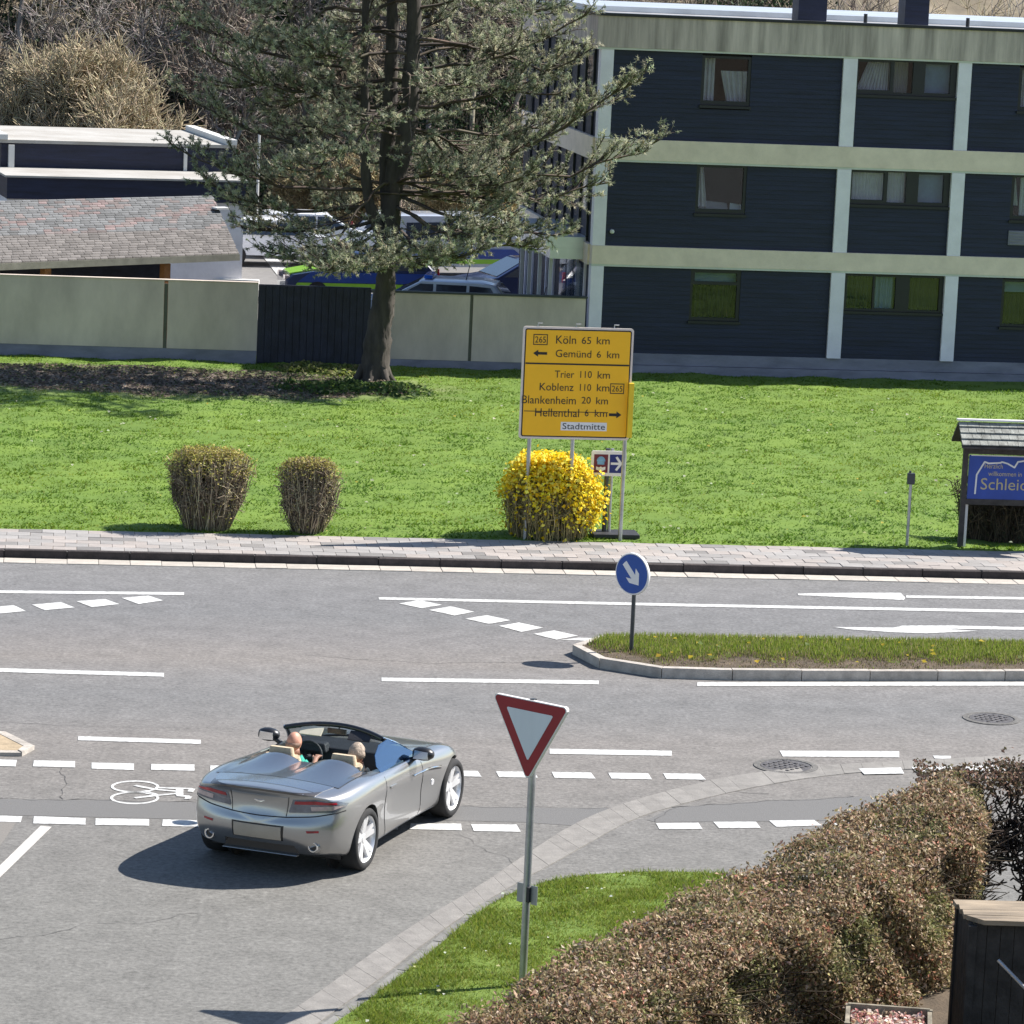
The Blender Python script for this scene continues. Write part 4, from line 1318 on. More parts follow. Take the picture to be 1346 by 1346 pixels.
for a, b in zip(cuts[:-1], cuts[1:]):
    wbox(MB(), a + .05, b - (.05 if b != cuts[-1] else 0), -.45, zt, .0, -.14).build('wall_panel', M['render_wall'], fence)
wbox(MB(), cuts[1] - .045, cuts[1] + .045, -1.2, zt - .08, -.02, -.16).build('post', M['post_dark'], fence)
rt = [wpx(488), wpx(620), wpx(771) + .02]
for a, b in zip(rt[:-1], rt[1:]):
    wbox(MB(), a + .04, b - .04, -.55, zt - .12, .0, -.14).build('wall_panel', M['render_wall'], fence)
wbox(MB(), rt[1] - .035, rt[1] + .035, -1.2, zt - .09, -.02, -.16).build('post', M['post_dark'], fence)
wbox(MB(), rt[0], rt[2], zt - .117, zt - .07, .03, -.17).build('coping', M['coping_dark'], fence)
wbox(MB(), cuts[0], cuts[2], zt + .003, zt + .03, .02, -.16).build('coping', M['render_wall'], fence)
wbox(MB(), cuts[0], cuts[2] - .003, -1.2, -.453, -.01, -.15).build('wall_base', M['plinth_blue'], fence)
wbox(MB(), rt[0], rt[2], -1.2, -.553, -.01, -.15).build('wall_base', M['plinth_blue'], fence)
gate = thing('yard_gate', 'dark slatted yard gate in the cream wall left of the pine trunk', 'gate', ww(cuts[2], -.9)); gate['_world'] = 1
wbox(MB(), cuts[2] + .01, rt[0] - .01, -.95, zt - .02, -.03, -.09).build('gate_panel', M['gate_dark'], gate)
ng = 16
gw = (rt[0] - cuts[2] - .02) / ng
for i in range(ng):
    t0 = cuts[2] + .01 + i * gw
    wbox(MB(), t0 + .006, t0 + gw - .006, -.72, zt - .045, -.005 - .004 * (i % 2), -.027).build('slat', M['gate_dark'], gate)

# ------------------------------------------------------------------ shingled carport roof behind the wall
def shingle_mat():
    m = mat('shingle', (.19, .175, .165), .9, var=.15, scale=1.3, bump=.5, bscale=30)
    nt = m.node_tree; N, L = nt.nodes, nt.links
    b = N['Principled BSDF']
    at = N.new('ShaderNodeAttribute'); at.attribute_name = 'Col'
    L.new(at.outputs['Color'], b.inputs['Base Color'])
shingle_mat()
cp_ = thing('carport', 'low carport with a weathered grey and pink shingle roof behind the cream wall', 'carport', (-12, 92, YZ)); cp_['_world'] = 1
ER = GD(314, 334, 94.2); EL = GD(0, 346, 89.0); RR_ = GD(279, 257, 98.0)
ez = (ER[2] + EL[2]) / 2
ER[2] = EL[2] = ez
eu = (ER - EL); el_ = np.linalg.norm(eu); eu /= el_
up_ = RR_ - ER
EL = EL - eu * 5.0; el_ += 5.0
rows = 26
sv, sf, scol = [], [], []
nrm_up = np.cross(eu, unit(up_)); nrm_up = nrm_up if nrm_up[2] > 0 else -nrm_up
for r_ in range(rows):
    a0, a1 = r_ / rows, (r_ + 1.25) / rows
    x = -(.3 * (r_ % 2)) * .4
    while x < el_:
        w = random.uniform(.22, .34)
        x0, x1 = max(0, x), min(el_, x + w - .012)
        x += w
        if x1 - x0 < .04: continue
        lift0, lift1 = .034 + random.uniform(0, .012), .004
        p = [EL + eu * x0 + up_ * a0, EL + eu * x1 + up_ * a0, EL + eu * x1 + up_ * min(a1, 1), EL + eu * x0 + up_ * min(a1, 1)]
        k = len(sv)
        sv += [p[0] + nrm_up * lift0, p[1] + nrm_up * lift0, p[2] + nrm_up * lift1, p[3] + nrm_up * lift1, p[0], p[1]]
        sf += [(k, k + 1, k + 2), (k, k + 2, k + 3), (k + 4, k + 5, k + 1), (k + 4, k + 1, k)]
        t = x0 / el_ + .25 * math.sin(a0 * 5)
        patch = .6 * math.sin(t * 17) + .4 * math.sin(t * 41 + a0 * 9) + random.gauss(0, .55)
        up_c = np.array((.165, .153, .148)) if a0 < .42 else (np.array((.195, .165, .162)) if patch > .35 else np.array((.158, .162, .168)))
        if a0 > .45 and patch > .9: up_c = np.array((.225, .17, .168))
        scol += [up_c * random.uniform(.72, 1.22)] * 6
np_mesh('roof_shingles', np.array(sv) - np.array(cp_.location), np.array(sf), M['shingle'], np.array(scol), cp_, kind='stuff')
deck = MB()
q = [EL - nrm_up * .01, ER - nrm_up * .01, ER + up_ - nrm_up * .01, EL + up_ - nrm_up * .01]
deck.prism([tuple(p - nrm_up * .10) for p in q], [tuple(p) for p in q])
deck.build('roof_deck', M['post_dark'], cp_)
back = MB(); dn = np.array([up_[0], up_[1], -up_[2]]) * .7
q = [EL + up_ * 1.002, ER + up_ * 1.002, ER + up_ + dn, EL + up_ + dn]
back.prism([tuple(p) for p in q], [tuple(p - np.array([0, 0, .1])) for p in q]); back.build('rear_roof', M['post_dark'], cp_)
mat('gutter_metal', (.20, .20, .17), .5, metal=.3, var=.1, scale=3)
fasb = MB(); nh = np.array([eu[1], -eu[0], 0])
q = [EL + nh * .05, ER + nh * .05, ER - nh * .02, EL - nh * .02]
fasb.prism([tuple(p + np.array([0, 0, -.17])) for p in q], [tuple(p + np.array([0, 0, .0])) for p in q]); fasb.build('eaves_board', M['gutter_metal'], cp_)
mat('wood_orange', (.30, .13, .045), .7, var=.15, scale=5)
bh = unit(np.array([up_[0], up_[1], 0]))
for k, px in enumerate((217, 60, -120)):
    pc = GP(px, 356, EL + bh * .25, nh)
    MB().box((pc[0], pc[1], (ez - .2 + YZ) / 2), (.2, .2, ez - .2 - YZ), rz=math.atan2(eu[1], eu[0])).build('post', M['wood_orange'], cp_)
bw = MB(); q0 = EL + bh * 3.2; q1 = ER - eu * 1.7 + bh * 3.2
bw.prism([(q0[0], q0[1], YZ), (q1[0], q1[1], YZ), (q1[0] + bh[0] * .1, q1[1] + bh[1] * .1, YZ), (q0[0] + bh[0] * .1, q0[1] + bh[1] * .1, YZ)],
         [(q0[0], q0[1], ez + .5), (q1[0], q1[1], ez + .5), (q1[0] + bh[0] * .1, q1[1] + bh[1] * .1, ez + .5), (q0[0] + bh[0] * .1, q0[1] + bh[1] * .1, ez + .5)])
bw.build('back_wall', M['gate_dark'], cp_)
pg = GD(290, 275, 96.9)
MB().box((pg[0], pg[1], pg[2] + .03), (.4, .3, .05), rz=.6).build('ridge_flashing', M['trim_pale'], cp_)

# ------------------------------------------------------------------ dark garage range with two flat roofs
mat('white_wall', (.72, .70, .72), .85, var=.06, scale=1, bump=.2, bscale=20)
mat('roof_pale', (.42, .41, .385), .85, var=.12, scale=.8, color2=(.30, .28, .25))
gar = thing('garage_building', 'dark clad flat-roofed garage range with pale roof edges behind the carport', 'building', (-12, 107, YZ)); gar['_world'] = 1
gR = GD(321, 300, 106.0); gL = GD(9, 300, 104.0)
gu = gR - gL; gu[2] = 0; gw_ = np.linalg.norm(gu); gu /= gw_; gn_ = np.array([-gu[1], gu[0], 0])
def gb(mb, t0, t1, d0, d1, z0, z1):
    q = [gL + gu * t + gn_ * d for t, d in ((t0, d0), (t1, d0), (t1, d1), (t0, d1))]
    return mb.prism([(p[0], p[1], z0) for p in q], [(p[0], p[1], z1) for p in q])
zl = GD(160, 236, 105.0)[2]
zlow = GD(160, 264, 105.0)[2]
zu = GD(160, 186, 108.5)[2]
gb(MB(), 0, gw_, .15, 10, YZ - .2, zlow - .003).build('wall', M['white_wall'], gar)
gb(MB(), -.02, gw_ + .02, 0, 9.8, zlow, zl).build('fascia', M['cladding'], gar)
gb(MB(), -.08, gw_ + .08, -.08, 9.9, zl + .003, zl + .06).build('lower_roof', M['roof_pale'], gar)
gb(MB(), .25, gw_ + .25, 3.2, 9.5, zl + .063, zu - .1).build('upper_wall', M['cladding'], gar)
gb(MB(), .12, gw_ + .35, 3.1, 9.7, zu - .097, zu).build('upper_roof', M['roof_pale'], gar)
gb(MB(), .12, .42, 3.05, 9.75, zu + .003, zu + .16).build('parapet', M['trim_pale'], gar)
gb(MB(), gw_ + .05, gw_ + .35, 3.05, 9.75, zu + .003, zu + .16).build('parapet', M['trim_pale'], gar)
gb(MB(), .45, .62, 3.0, 3.17, zl + .065, zu - .15).build('corner_post', M['trim_pale'], gar)
gb(MB(), gw_ * .82, gw_ * .82 + .1, 3.08, 3.18, zl + .065, zu - .12).build('downpipe', M['trim_pale'], gar)
wl = thing('low_wall', 'low white wall beside the garages at the edge of the yard', 'wall', (-9, 100, YZ)); wl['_world'] = 1
a, b = G(228, 366, YZ + .25), G(340, 371, YZ + .25)
MB().prism([(a[0], a[1], YZ), (b[0], b[1], YZ), (b[0], b[1] + .3, YZ), (a[0], a[1] + .3, YZ)], [(a[0], a[1], YZ + .3), (b[0], b[1], YZ + .3), (b[0], b[1] + .3, YZ + .3), (a[0], a[1] + .3, YZ + .3)]).build('wall_body', M['trim_pale'], wl)
pp = GD(340, 205, 122)
ptop = GD(340, 148, 122)[2]
po = MB().tube([(0, 0, 0), (0, 0, ptop - YZ - .5)], [.055, .045], 8).build('flag_pole', M['trim_pale'])
po.location = (pp[0], pp[1], YZ - .1)
tag(po, 'thin white pole at the back of the yard behind the garages', 'pole')

# ------------------------------------------------------------------ the big pine
mat('pine_bark', (.032, .028, .025), .95, var=.35, scale=5, bump=1.0, bscale=14, stretch=(1, 1, .28), color2=(.085, .072, .063))
leaf_mat('needles', .34, .5)
PB = G(491, 500, -.58)
PY = PB[1]
pine = thing('pine_tree', 'large black pine with several grey stems on the lawn in front of the wall', 'tree', tuple(PB)); pine['_world'] = 1
def pp_(px, py, dy=0.0):
    return GD(px, py, PY + dy)
prs = np.random.default_rng(5)
def wob(pts, r):
    out = []
    for i, p in enumerate(pts):
        out.append(p + prs.normal(0, r, 3) * np.array([1, .6, 0]))
    return out
main = [pp_(490, 505), pp_(493, 485), pp_(496, 450), pp_(502, 410), pp_(507, 370), pp_(509, 340), pp_(512, 300), pp_(516, 260), pp_(520, 210)]
mr_ = [.40, .36, .325, .275, .225, .215, .235, .23, .22]
stemA = [pp_(508, 335), pp_(498, 300, -.1), pp_(484, 265, -.25), pp_(480, 220, -.3), pp_(480, 150, -.3), pp_(479, 80, -.25), pp_(481, 0, -.2), pp_(484, -90, -.1), pp_(486, -170)]
rA = [.16, .15, .13, .12, .11, .10, .085, .06, .03]
stemB = [pp_(513, 280), pp_(508, 230, .15), pp_(511, 170, .2), pp_(514, 100, .25), pp_(516, 40, .2), pp_(515, -40, .2), pp_(513, -150, .1), pp_(512, -230)]
rB = [.22, .20, .17, .155, .14, .12, .07, .03]
stemC = [pp_(518, 240), pp_(530, 195, -.1), pp_(538, 150, -.15), pp_(541, 90, -.15), pp_(544, 30, -.1), pp_(546, -50), pp_(545, -160), pp_(543, -260)]
rC = [.24, .22, .205, .19, .175, .15, .09, .03]
def rough_tube(mb, pts, rad, n=12):
    pts = smooth_line(np.array(pts), 2)
    rr = np.interp(np.linspace(0, 1, len(pts)), np.linspace(0, 1, len(rad)), rad)
    rr = rr * prs.uniform(.93, 1.07, len(rr))
    k0 = len(mb.v)
    mb.tube(list(pts), list(rr), n)
    for i in range(k0, len(mb.v)):
        v = mb.v[i]
        c = pts[min((i - k0) // n, len(pts) - 1)]
        f = prs.uniform(.86, 1.12)
        mb.v[i] = (c[0] + (v[0] - c[0]) * f, c[1] + (v[1] - c[1]) * f, v[2])
tb = MB()
rough_tube(tb, main, mr_, 24)
for a in range(6):   # root flare
    an = a * 1.05 + .3
    tb.tube([PB + np.array([.24 * math.cos(an), .24 * math.sin(an), .35]), PB + np.array([.38 * math.cos(an), .38 * math.sin(an), .08]), PB + np.array([.58 * math.cos(an), .58 * math.sin(an), -.10])], [.13, .10, .05], 7)
for pts, rad in ((stemA, rA), (stemB, rB), (stemC, rC)):
    rough_tube(tb, pts, rad, 9)
tb.build('trunk', M['pine_bark'], pine, smooth=60)

SA, SB, SR0, SR1 = [], [], [], []
TP, TD, TL = [], [], []          # needle tufts: place, direction, size
def add_branch(pts, r0, r1):
    k = len(pts) - 1
    for i in range(k):
        SA.append(pts[i]); SB.append(pts[i + 1])
        SR0.append(r0 + (r1 - r0) * i / k); SR1.append(r0 + (r1 - r0) * (i + 1) / k)
def limb(p0, az, L, r, el0=.05, tipup=.5, dens=1.0, target=None):
    """A bough: runs out nearly level, turns up at the tip, carries side shoots with needle tufts."""
    k = 9
    d = np.array([math.cos(az), math.sin(az), el0])
    pts = [np.array(p0, float)]
    if target is not None:
        dv = np.array(target) - pts[0]; L = np.linalg.norm(dv)
        for i in range(1, k + 1):
            t = i / k
            sag = -.10 * L * math.sin(math.pi * t) * .8
            pts.append(pts[0] + dv * t + np.array([0, 0, sag]) + prs.normal(0, .04 * L / 4, 3) * (t < 1))
    else:
        for i in range(k):
            d = d / np.linalg.norm(d)
            pts.append(pts[-1] + d * L / k)
            t = i / k
            d = d + prs.normal(0, .16, 3) + np.array([0, 0, (-.05 if t < .35 else tipup * .16)])
    add_branch(pts, r, .02)
    pts = np.array(pts)
    seg = np.diff(pts, axis=0)
    tot = L
    n2 = int(max(4, L / .25) * dens)
    for j in range(n2):
        t = prs.uniform(.30, 1.0)
        f = t * k; i = min(int(f), k - 1)
        p = pts[i] + seg[i] * (f - i)
        ax = unit(seg[i])
        side = np.cross(ax, [0, 0, 1.]); side /= np.linalg.norm(side) + 1e-9
        sg = 1 if j % 2 else -1
        l2 = (.35 + 1.25 * math.sin(math.pi * min(1, .15 + t * .8))) * prs.uniform(.5, 1.05) * min(1, L / 3.6)
        dd = ax * prs.uniform(.4, .95) + side * sg * prs.uniform(.35, 1.0) + np.array([0, 0, prs.uniform(-.1, .42)])
        dd /= np.linalg.norm(dd)
        q = [p]
        for s_ in range(3):
            q.append(q[-1] + dd * l2 / 3)
            dd = dd + prs.normal(0, .16, 3) + np.array([0, 0, .16]); dd /= np.linalg.norm(dd)
        add_branch(q, .022, .009)
        nt_ = max(3, int(l2 / .085))
        for m_ in range(nt_):
            u = .30 + .70 * (m_ + prs.uniform(0, 1)) / nt_
            g = min(u, .999) * 3; ii_ = int(g)
            b_ = q[ii_] + (q[ii_ + 1] - q[ii_]) * (g - ii_)
            d3 = unit(q[ii_ + 1] - q[ii_]) + prs.normal(0, .55, 3) + np.array([0, 0, .30])
            d3 /= np.linalg.norm(d3)
            ln = prs.uniform(.08, .26)
            e_ = b_ + d3 * ln
            if ln > .12: add_branch([b_, e_], .009, .006)
            TP.append(e_); TD.append(d3); TL.append(prs.uniform(.75, 1.3))
    TP.append(pts[-1]); TD.append(unit(seg[-1])); TL.append(1.2)
    for i in range(4):
        TP.append(pts[-1] - seg[-1] * prs.uniform(.1, .8) + prs.normal(0, .06, 3)); TD.append(unit(seg[-1] + prs.normal(0, .3, 3) + np.array([0, 0, .3]))); TL.append(1.0)

def along(pts, z):
    pts = np.array(pts)
    o = np.argsort(pts[:, 2])
    return np.array([np.interp(z, pts[o, 2], pts[o, i]) for i in range(3)])
def crownL(z):
    return float(np.interp(z, [2.0, 3.2, 4.5, 6.0, 8.5, 10.5, 12.5, 14], [2.6, 3.7, 5.1, 5.6, 5.4, 5.2, 4.3, 2.2]))  # upper crown, out of view, widened for a longer shadow on the lawn
for si, (pts, rad) in enumerate(((main + stemC[2:], .1), (stemB, .09), (stemA, .07), (stemC, .09))):
    z = 2.3 if si == 0 else 3.6
    z += si * .15
    top = max(p[2] for p in pts)
    az = si * 1.9
    while z < top - .2:
        nl = 2 if si == 0 else (2 if si != 2 else 1)
        for _ in range(nl):
            az += 2.399 + prs.normal(0, .35)
            p0 = along(pts, z + prs.uniform(-.12, .12))
            L = crownL(z) * prs.choice([prs.uniform(.4, .75), prs.uniform(.75, 1.05)])
            ca = math.cos(az)
            if si == 2: L *= .8
            if z < 3.6: L *= .9
            if z > 8.6 and math.sin(az) < -.2: L *= 1.4  # unseen high boughs lengthened to throw shade on the lawn
            if z < 8.4 and math.sin(az) < -.88:
                L *= .5
                if prs.uniform() < .8: continue
            if z < 9 and prs.uniform() < .32: continue
            if z < 5.2 and math.cos(az) < -.2 and prs.uniform() < .45: continue
            # keep the space over the far right clear apart from the low reaching boughs
            if ca > .55 and 5.2 < z < 9.5: L *= .83
            limb(p0, az, L, .026 + .007 * L, prs.uniform(-.05, .18), prs.uniform(.3, .8), .95)
        z += .43 if si != 2 else .62
# boughs that reach to places one can see
for (sx, sy), (tx, ty), dy, de in (((520, 250), (868, 183), -1.2, 1.3), ((522, 235), (842, 105), -1.6, 1.4), ((520, 235), (800, 240), -.8, 1.3), ((519, 255), (755, 305), -1.6, 1.2), ((518, 270), (690, 325), -1.5, 1.2),
                              ((510, 290), (585, 345), -1.8, 1.2), ((540, 170), (812, 130), 1.0, 1.1), ((541, 140), (780, 62), -.6, 1.3), ((543, 90), (770, 20), -1.2, 1.3), ((500, 300), (400, 345), -1.6, 1.2), ((495, 295), (345, 330), -1.2, 1.2),
                              ((488, 270), (262, 240), -1.2, 1.2), ((484, 250), (225, 190), -.6, 1.0), ((482, 200), (238, 120), .4, 1.0), ((481, 130), (255, 60), -.8, 1.1), ((481, 90), (225, 10), .3, 1.0), ((492, 290), (300, 290), .5, 1.1), ((508, 310), (460, 350), -1.8, 1.2), ((511, 300), (540, 352), -1.4, 1.2),
                              ((506, 305), (425, 352), -4.6, 1.2), ((508, 300), (472, 348), -4.4, 1.1), ((512, 300), (566, 346), -4.2, 1.1), ((514, 290), (625, 330), -4.0, 1.2),  # near boughs from here on added to extend the lawn shadow
                              ((516, 270), (668, 300), -3.8, 1.1)):
    limb(pp_(sx, sy), 0, 1, .055, target=pp_(tx, ty, dy), dens=de)
V, Fc = sticks(np.array(SA) - PB, np.array(SB) - PB, np.array(SR0), np.array(SR1))
np_mesh('branches', V, Fc, M['twigs'], np.repeat(pal(len(SA), [(.085, .068, .055), (.11, .088, .07), (.065, .052, .045)]), 6, 0), pine)
TP, TD, TL = np.array(TP), np.array(TD), np.array(TL)
KN = 20
Pn = np.repeat(TP, KN, 0); Dn = np.repeat(TD, KN, 0); Ln = np.repeat(TL, KN)
nd = unit(Dn * .45 + rand_dirs(len(Pn)) * 1.0)
base_ = Pn + Dn * RNG.uniform(-.07, .05, len(Pn))[:, None]
ln = RNG.uniform(.05, .105, len(Pn)) * Ln
sd = unit(np.cross(nd, rand_dirs(len(Pn)))) * .011
V = np.stack([base_ - sd, base_ + sd, base_ + nd * ln[:, None]], 1).reshape(-1, 3) - PB
tc_ = pal(len(TP), [(.30, .312, .21), (.41, .41, .29), (.18, .20, .14), (.58, .57, .42)], [4, 3.2, 2.6, 2.6], .18)
cc = np.repeat(tc_, KN, 0) * RNG.uniform(.8, 1.2, (len(Pn), 1))
np_mesh('crown', V, np.arange(len(V)).reshape(-1, 3), M['needles'], np.repeat(np.clip(cc, 0, 1), 3, 0), pine)
print('pine tufts', len(TP), flush=True)

# ------------------------------------------------------------------ clipped shrubs on the lawn edge
def twig_shrub(name, foot, wtop, wbot, h, label, cat, cols, topcols, tuft_zone, n=1500, nleaf=2600, depth=.8, lsize=(.02, .045), twr=.0075, group=None, toplumps=.06, dome=False, puff=.02):
    """Vase-shaped clipped bush: dense upright twigs from a narrow foot, leaf or blossom flecks where tuft_zone allows."""
    b = np.array([foot[0], foot[1], foot[2] - .03])
    t = thing(name, label, cat, tuple(b), group=group); t['_world'] = 1
    a, q = RNG.uniform(0, 2 * np.pi, n), np.sqrt(RNG.uniform(0, 1, n))
    x0, y0 = q * np.cos(a) * wbot / 2, q * np.sin(a) * wbot / 2 * depth
    def rad(z):
        f = np.clip(z / h, 0, 1)
        if dome: return (wbot + (wtop - wbot) * np.clip(f * 2.2, 0, 1) ** .7) / 2 * np.sqrt(np.clip(1 - (np.clip(f - .52, 0, 1) / .56) ** 2.2, .05, 1))
        return (wbot + (wtop - wbot) * np.clip(f * 1.25, 0, 1) ** .8) / 2 * np.where(f > .85, 1 - .35 * ((f - .85) / .15) ** 2, 1)
    zt = h * RNG.uniform(.4, 1.0, n) + 1.3 * toplumps * RNG.normal(0, .4, n)
    A = np.stack([x0, y0, np.zeros(n)], 1)
    a2 = a + RNG.normal(0, .12, n)
    ph_ = RNG.uniform(0, 6, 3)
    wav = lambda an, z: 1 + .075 * np.sin(an * 3 + ph_[0] + z * 2) + .055 * np.sin(an * 7 + ph_[1] - z * 4) + .04 * np.sin(an * 13 + ph_[2])
    rr = rad(zt) * q * RNG.uniform(.86, 1.06, n) * wav(a2, zt)
    Bp = np.stack([rr * np.cos(a2), rr * np.sin(a2) * depth, zt], 1)
    mid = A * .45 + Bp * .55 + RNG.normal(0, .055, (n, 3))
    s1, s2 = [A, mid], [mid, Bp]
    # side twigs
    k = 5
    for _ in range(k):
        f = RNG.uniform(.05, 1, n)[:, None]
        p = mid * (1 - f) + Bp * f
        d = unit(RNG.normal(size=(n, 3)) + np.array([0, 0, .45]))
        e = p + d * RNG.uniform(.06, .20, n)[:, None]
        s1.append(p); s2.append(e)
    A_, B_ = np.concatenate(s1), np.concatenate(s2)
    over = np.maximum(0, B_[:, 2] - h * 1.03)
    B_[:, 2] -= over * .85
    V, Fc = sticks(A_, B_, twr, twr * .6)
    np_mesh('twigs', V, Fc, M['twigs'], np.repeat(pal(len(A_), cols, None, .25), 6, 0), t)
    # flecks on the outer shell
    m = nleaf
    a, zf = RNG.uniform(0, 2 * np.pi, m), RNG.uniform(0.06, 1.0, m)
    q = np.where(RNG.uniform(0, 1, m) < .35, np.sqrt(RNG.uniform(0, 1, m)), RNG.uniform(.82, 1.04, m))
    z = zf * h
    top = RNG.uniform(0, 1, m) < .35
    z = np.where(top, h * RNG.uniform(.93, 1.03, m), z)
    q = np.where(top, np.sqrt(RNG.uniform(0, 1, m)), q)
    r_ = rad(z) * q * wav(a, z)
    P_ = np.stack([r_ * np.cos(a), r_ * np.sin(a) * depth, z], 1) + RNG.normal(0, puff, (m, 3))
    pr = tuft_zone(P_, z / h)
    keep = RNG.uniform(0, 1, m) < pr
    P_ = P_[keep]
    V, Fc = leaves(P_, RNG.uniform(*lsize, len(P_)), unit(P_ * np.array([1, 1, .6]) + np.array([0, 0, .3])), .5, .75)
    np_mesh('foliage', V, Fc, M['foliage'], np.repeat(pal(len(P_), topcols, None, .2), 4, 0), t)
    return t
TW = [(.26, .215, .15), (.38, .32, .21), (.10, .08, .06), (.46, .40, .26), (.16, .13, .09)]
OL = [(.42, .38, .09), (.34, .33, .08), (.48, .40, .13), (.26, .21, .12)]
twig_shrub('clipped_shrub', G(272, 695, .12), 1.44, .74, 1.34, 'larger vase-shaped clipped shrub with a yellow-green top, left of the two on the lawn edge', 'shrub', TW, OL,
           lambda P, f: np.where(f > .74, 1, .2), n=1100, nleaf=10500, group='vase-shaped shrubs on the lawn edge', lsize=(.02, .05))
twig_shrub('clipped_shrub', G(404, 700, .12), 1.09, .48, 1.24, 'smaller vase-shaped clipped shrub with a brownish top, right of the two on the lawn edge', 'shrub', TW, OL + [(.22, .17, .08)],
           lambda P, f: np.where(f > .78, .8, .16), n=900, nleaf=8000, group='vase-shaped shrubs on the lawn edge', lsize=(.02, .045))
FZ = lambda P, f: np.clip(np.where(f > .56 + .10 * np.clip(-(P[:, 0]) / .9, 0, 1) - .42 * np.clip((P[:, 0] - .25) / .55, 0, 1) + .09 * np.sin(P[:, 0] * 9), 1.0, .09), 0, 1)
twig_shrub('forsythia_bush', G(719, 704, .13), 1.60, 1.30, 1.26, 'yellow blossoming forsythia bush behind the posts of the yellow road sign', 'bush', [(.36, .30, .14), (.24, .20, .10), (.46, .38, .17), (.12, .11, .06)],
           [(.90, .72, .03), (.92, .80, .12), (.84, .58, .015)], FZ, n=1500, nleaf=19000, lsize=(.045, .10), twr=.008, toplumps=.05, dome=True, puff=.075)
hb = G(1340, 712, .13)
twig_shrub('board_hedge', hb + np.array([.35, .35, 0]), 2.9, 2.7, 1.12, 'dark brown clipped bush standing behind the blue welcome board', 'hedge', [(.055, .045, .035), (.08, .062, .045), (.11, .085, .055)],
           [(.075, .06, .04), (.05, .055, .03), (.11, .08, .05)], lambda P, f: np.full(len(f), .8), n=2600, nleaf=9000, depth=.35, lsize=(.03, .06), twr=.009)

# ------------------------------------------------------------------ sign boards and posts
mat('sign_yellow', (.95, .50, .008), .45, var=.02, scale=2)
mat('sign_black', (.012, .011, .012), .5, var=.05, scale=3)
mat('sign_white', (.78, .76, .74), .4, var=.03, scale=3)
mat('sign_cream', (.72, .62, .54), .45, var=.04, scale=3)
mat('sign_blue', (.012, .075, .33), .35, var=.05, scale=2)
mat('sign_navy', (.018, .028, .165), .4, var=.05, scale=2)
mat('sign_red', (.27, .010, .018), .4, var=.06, scale=2)
mat('sign_maroon', (.14, .016, .026), .4, var=.05, scale=2)
mat('sign_sky', (.16, .34, .55), .4, var=.1, scale=9)
mat('sign_face', (.62, .66, .70), .4, var=.03, scale=1.5, stretch=(2.5, 1, .3))
mat('sign_back', (.32, .33, .34), .45, metal=.5, var=.06, scale=3)
mat('galv', (.42, .43, .44), .42, metal=.75, var=.10, scale=4, bump=.1, bscale=60)
mat('steel_dark', (.06, .065, .07), .45, metal=.3, var=.1, scale=4)
mat('plastic_black', (.022, .022, .026), .6, var=.15, scale=5)
mat('panel_yellow', (.80, .55, .02), .45, var=.03, scale=2)

def rounded(w, h, r, n=4):
    pts = []
    for cx, cy, a0 in ((w - r, r, -90), (w - r, h - r, 0), (r, h - r, 90), (r, r, 180)):
        for i in range(n + 1):
            a = math.radians(a0 + 90 * i / n)
            pts.append((cx + r * math.cos(a), cy + r * math.sin(a)))
    return pts
def plate(mb, pts, y0, y1, x=0, z=0):
    return mb.prism([(x + p[0], y0, z + p[1]) for p in pts], [(x + p[0], y1, z + p[1]) for p in pts])
def rect(mb, x0, x1, z0, z1, y0, y1):
    return plate(mb, [(x0, z0), (x1, z0), (x1, z1), (x0, z1)], y0, y1)

# big yellow direction sign
fL = G(690, 708.5, .125)
ds = thing('direction_sign', 'large yellow road direction sign on grey posts beside the pavement', 'road sign', tuple(fL), math.radians(9.5))
SW_, SH_, SZ = 1.88, 1.89, 1.72      # board size, height of its lower edge
SX = -.195                            # left edge relative to the left post
ZP = 329.0
def bx(zx, zy):                       # photo-enlargement coordinates -> board coordinates
    left = 180 + (192 - 180) * (735 - zy) / 615
    return SX + (zx - left) / ZP, SZ + (735 - zy + (zx - 180) * .020) / ZP
plate(MB(), rounded(SW_, SH_, .05), -.06, -.03, SX, SZ).build('board', M['sign_cream'], ds)
plate(MB(), rounded(SW_ - .07, SH_ - .07, .035), -.063, -.0605, SX + .035, SZ + .035).build('border', M['sign_black'], ds)
plate(MB(), rounded(SW_ - .112, SH_ - .112, .02), -.066, -.0635, SX + .056, SZ + .056).build('face', M['sign_yellow'], ds)
for x in (SX + .3, SX + .95, SX + 1.6):
    MB().tube([(x - .05, -.02, SZ + SH_ + .0), (x - .05, -.02, SZ + SH_ + .05), (x + .03, -.02, SZ + SH_ + .05)], .010, 6).build('clamp', M['galv'], ds)
for x, dy in ((0, 0), (.735, 0), (1.63, .0)):
    MB().cyl((x, .0, -.3), (x, .0, SZ + SH_ - .05), .036, 12).build('post', M['galv'], ds, smooth=40)
rect(MB(), SX + .06, SX + SW_ - .06, *sorted((bx(200, 322)[1], bx(200, 313)[1])), -.069, -.0665).build('divider', M['sign_black'], ds)
rect(MB(), SX + .07, SX + 1.50, *sorted((bx(200, 584)[1], bx(200, 580)[1])), -.069, -.0665).build('divider', M['sign_black'], ds)
def ds_text(s, zx0, zx1, zy0, zy1, m='sign_black', y=-.070):
    a = bx(zx0, zy1); b = bx(zx1, zy0)
    text_part(s, a[0], b[0], a[1], b[1], y, M[m], ds)
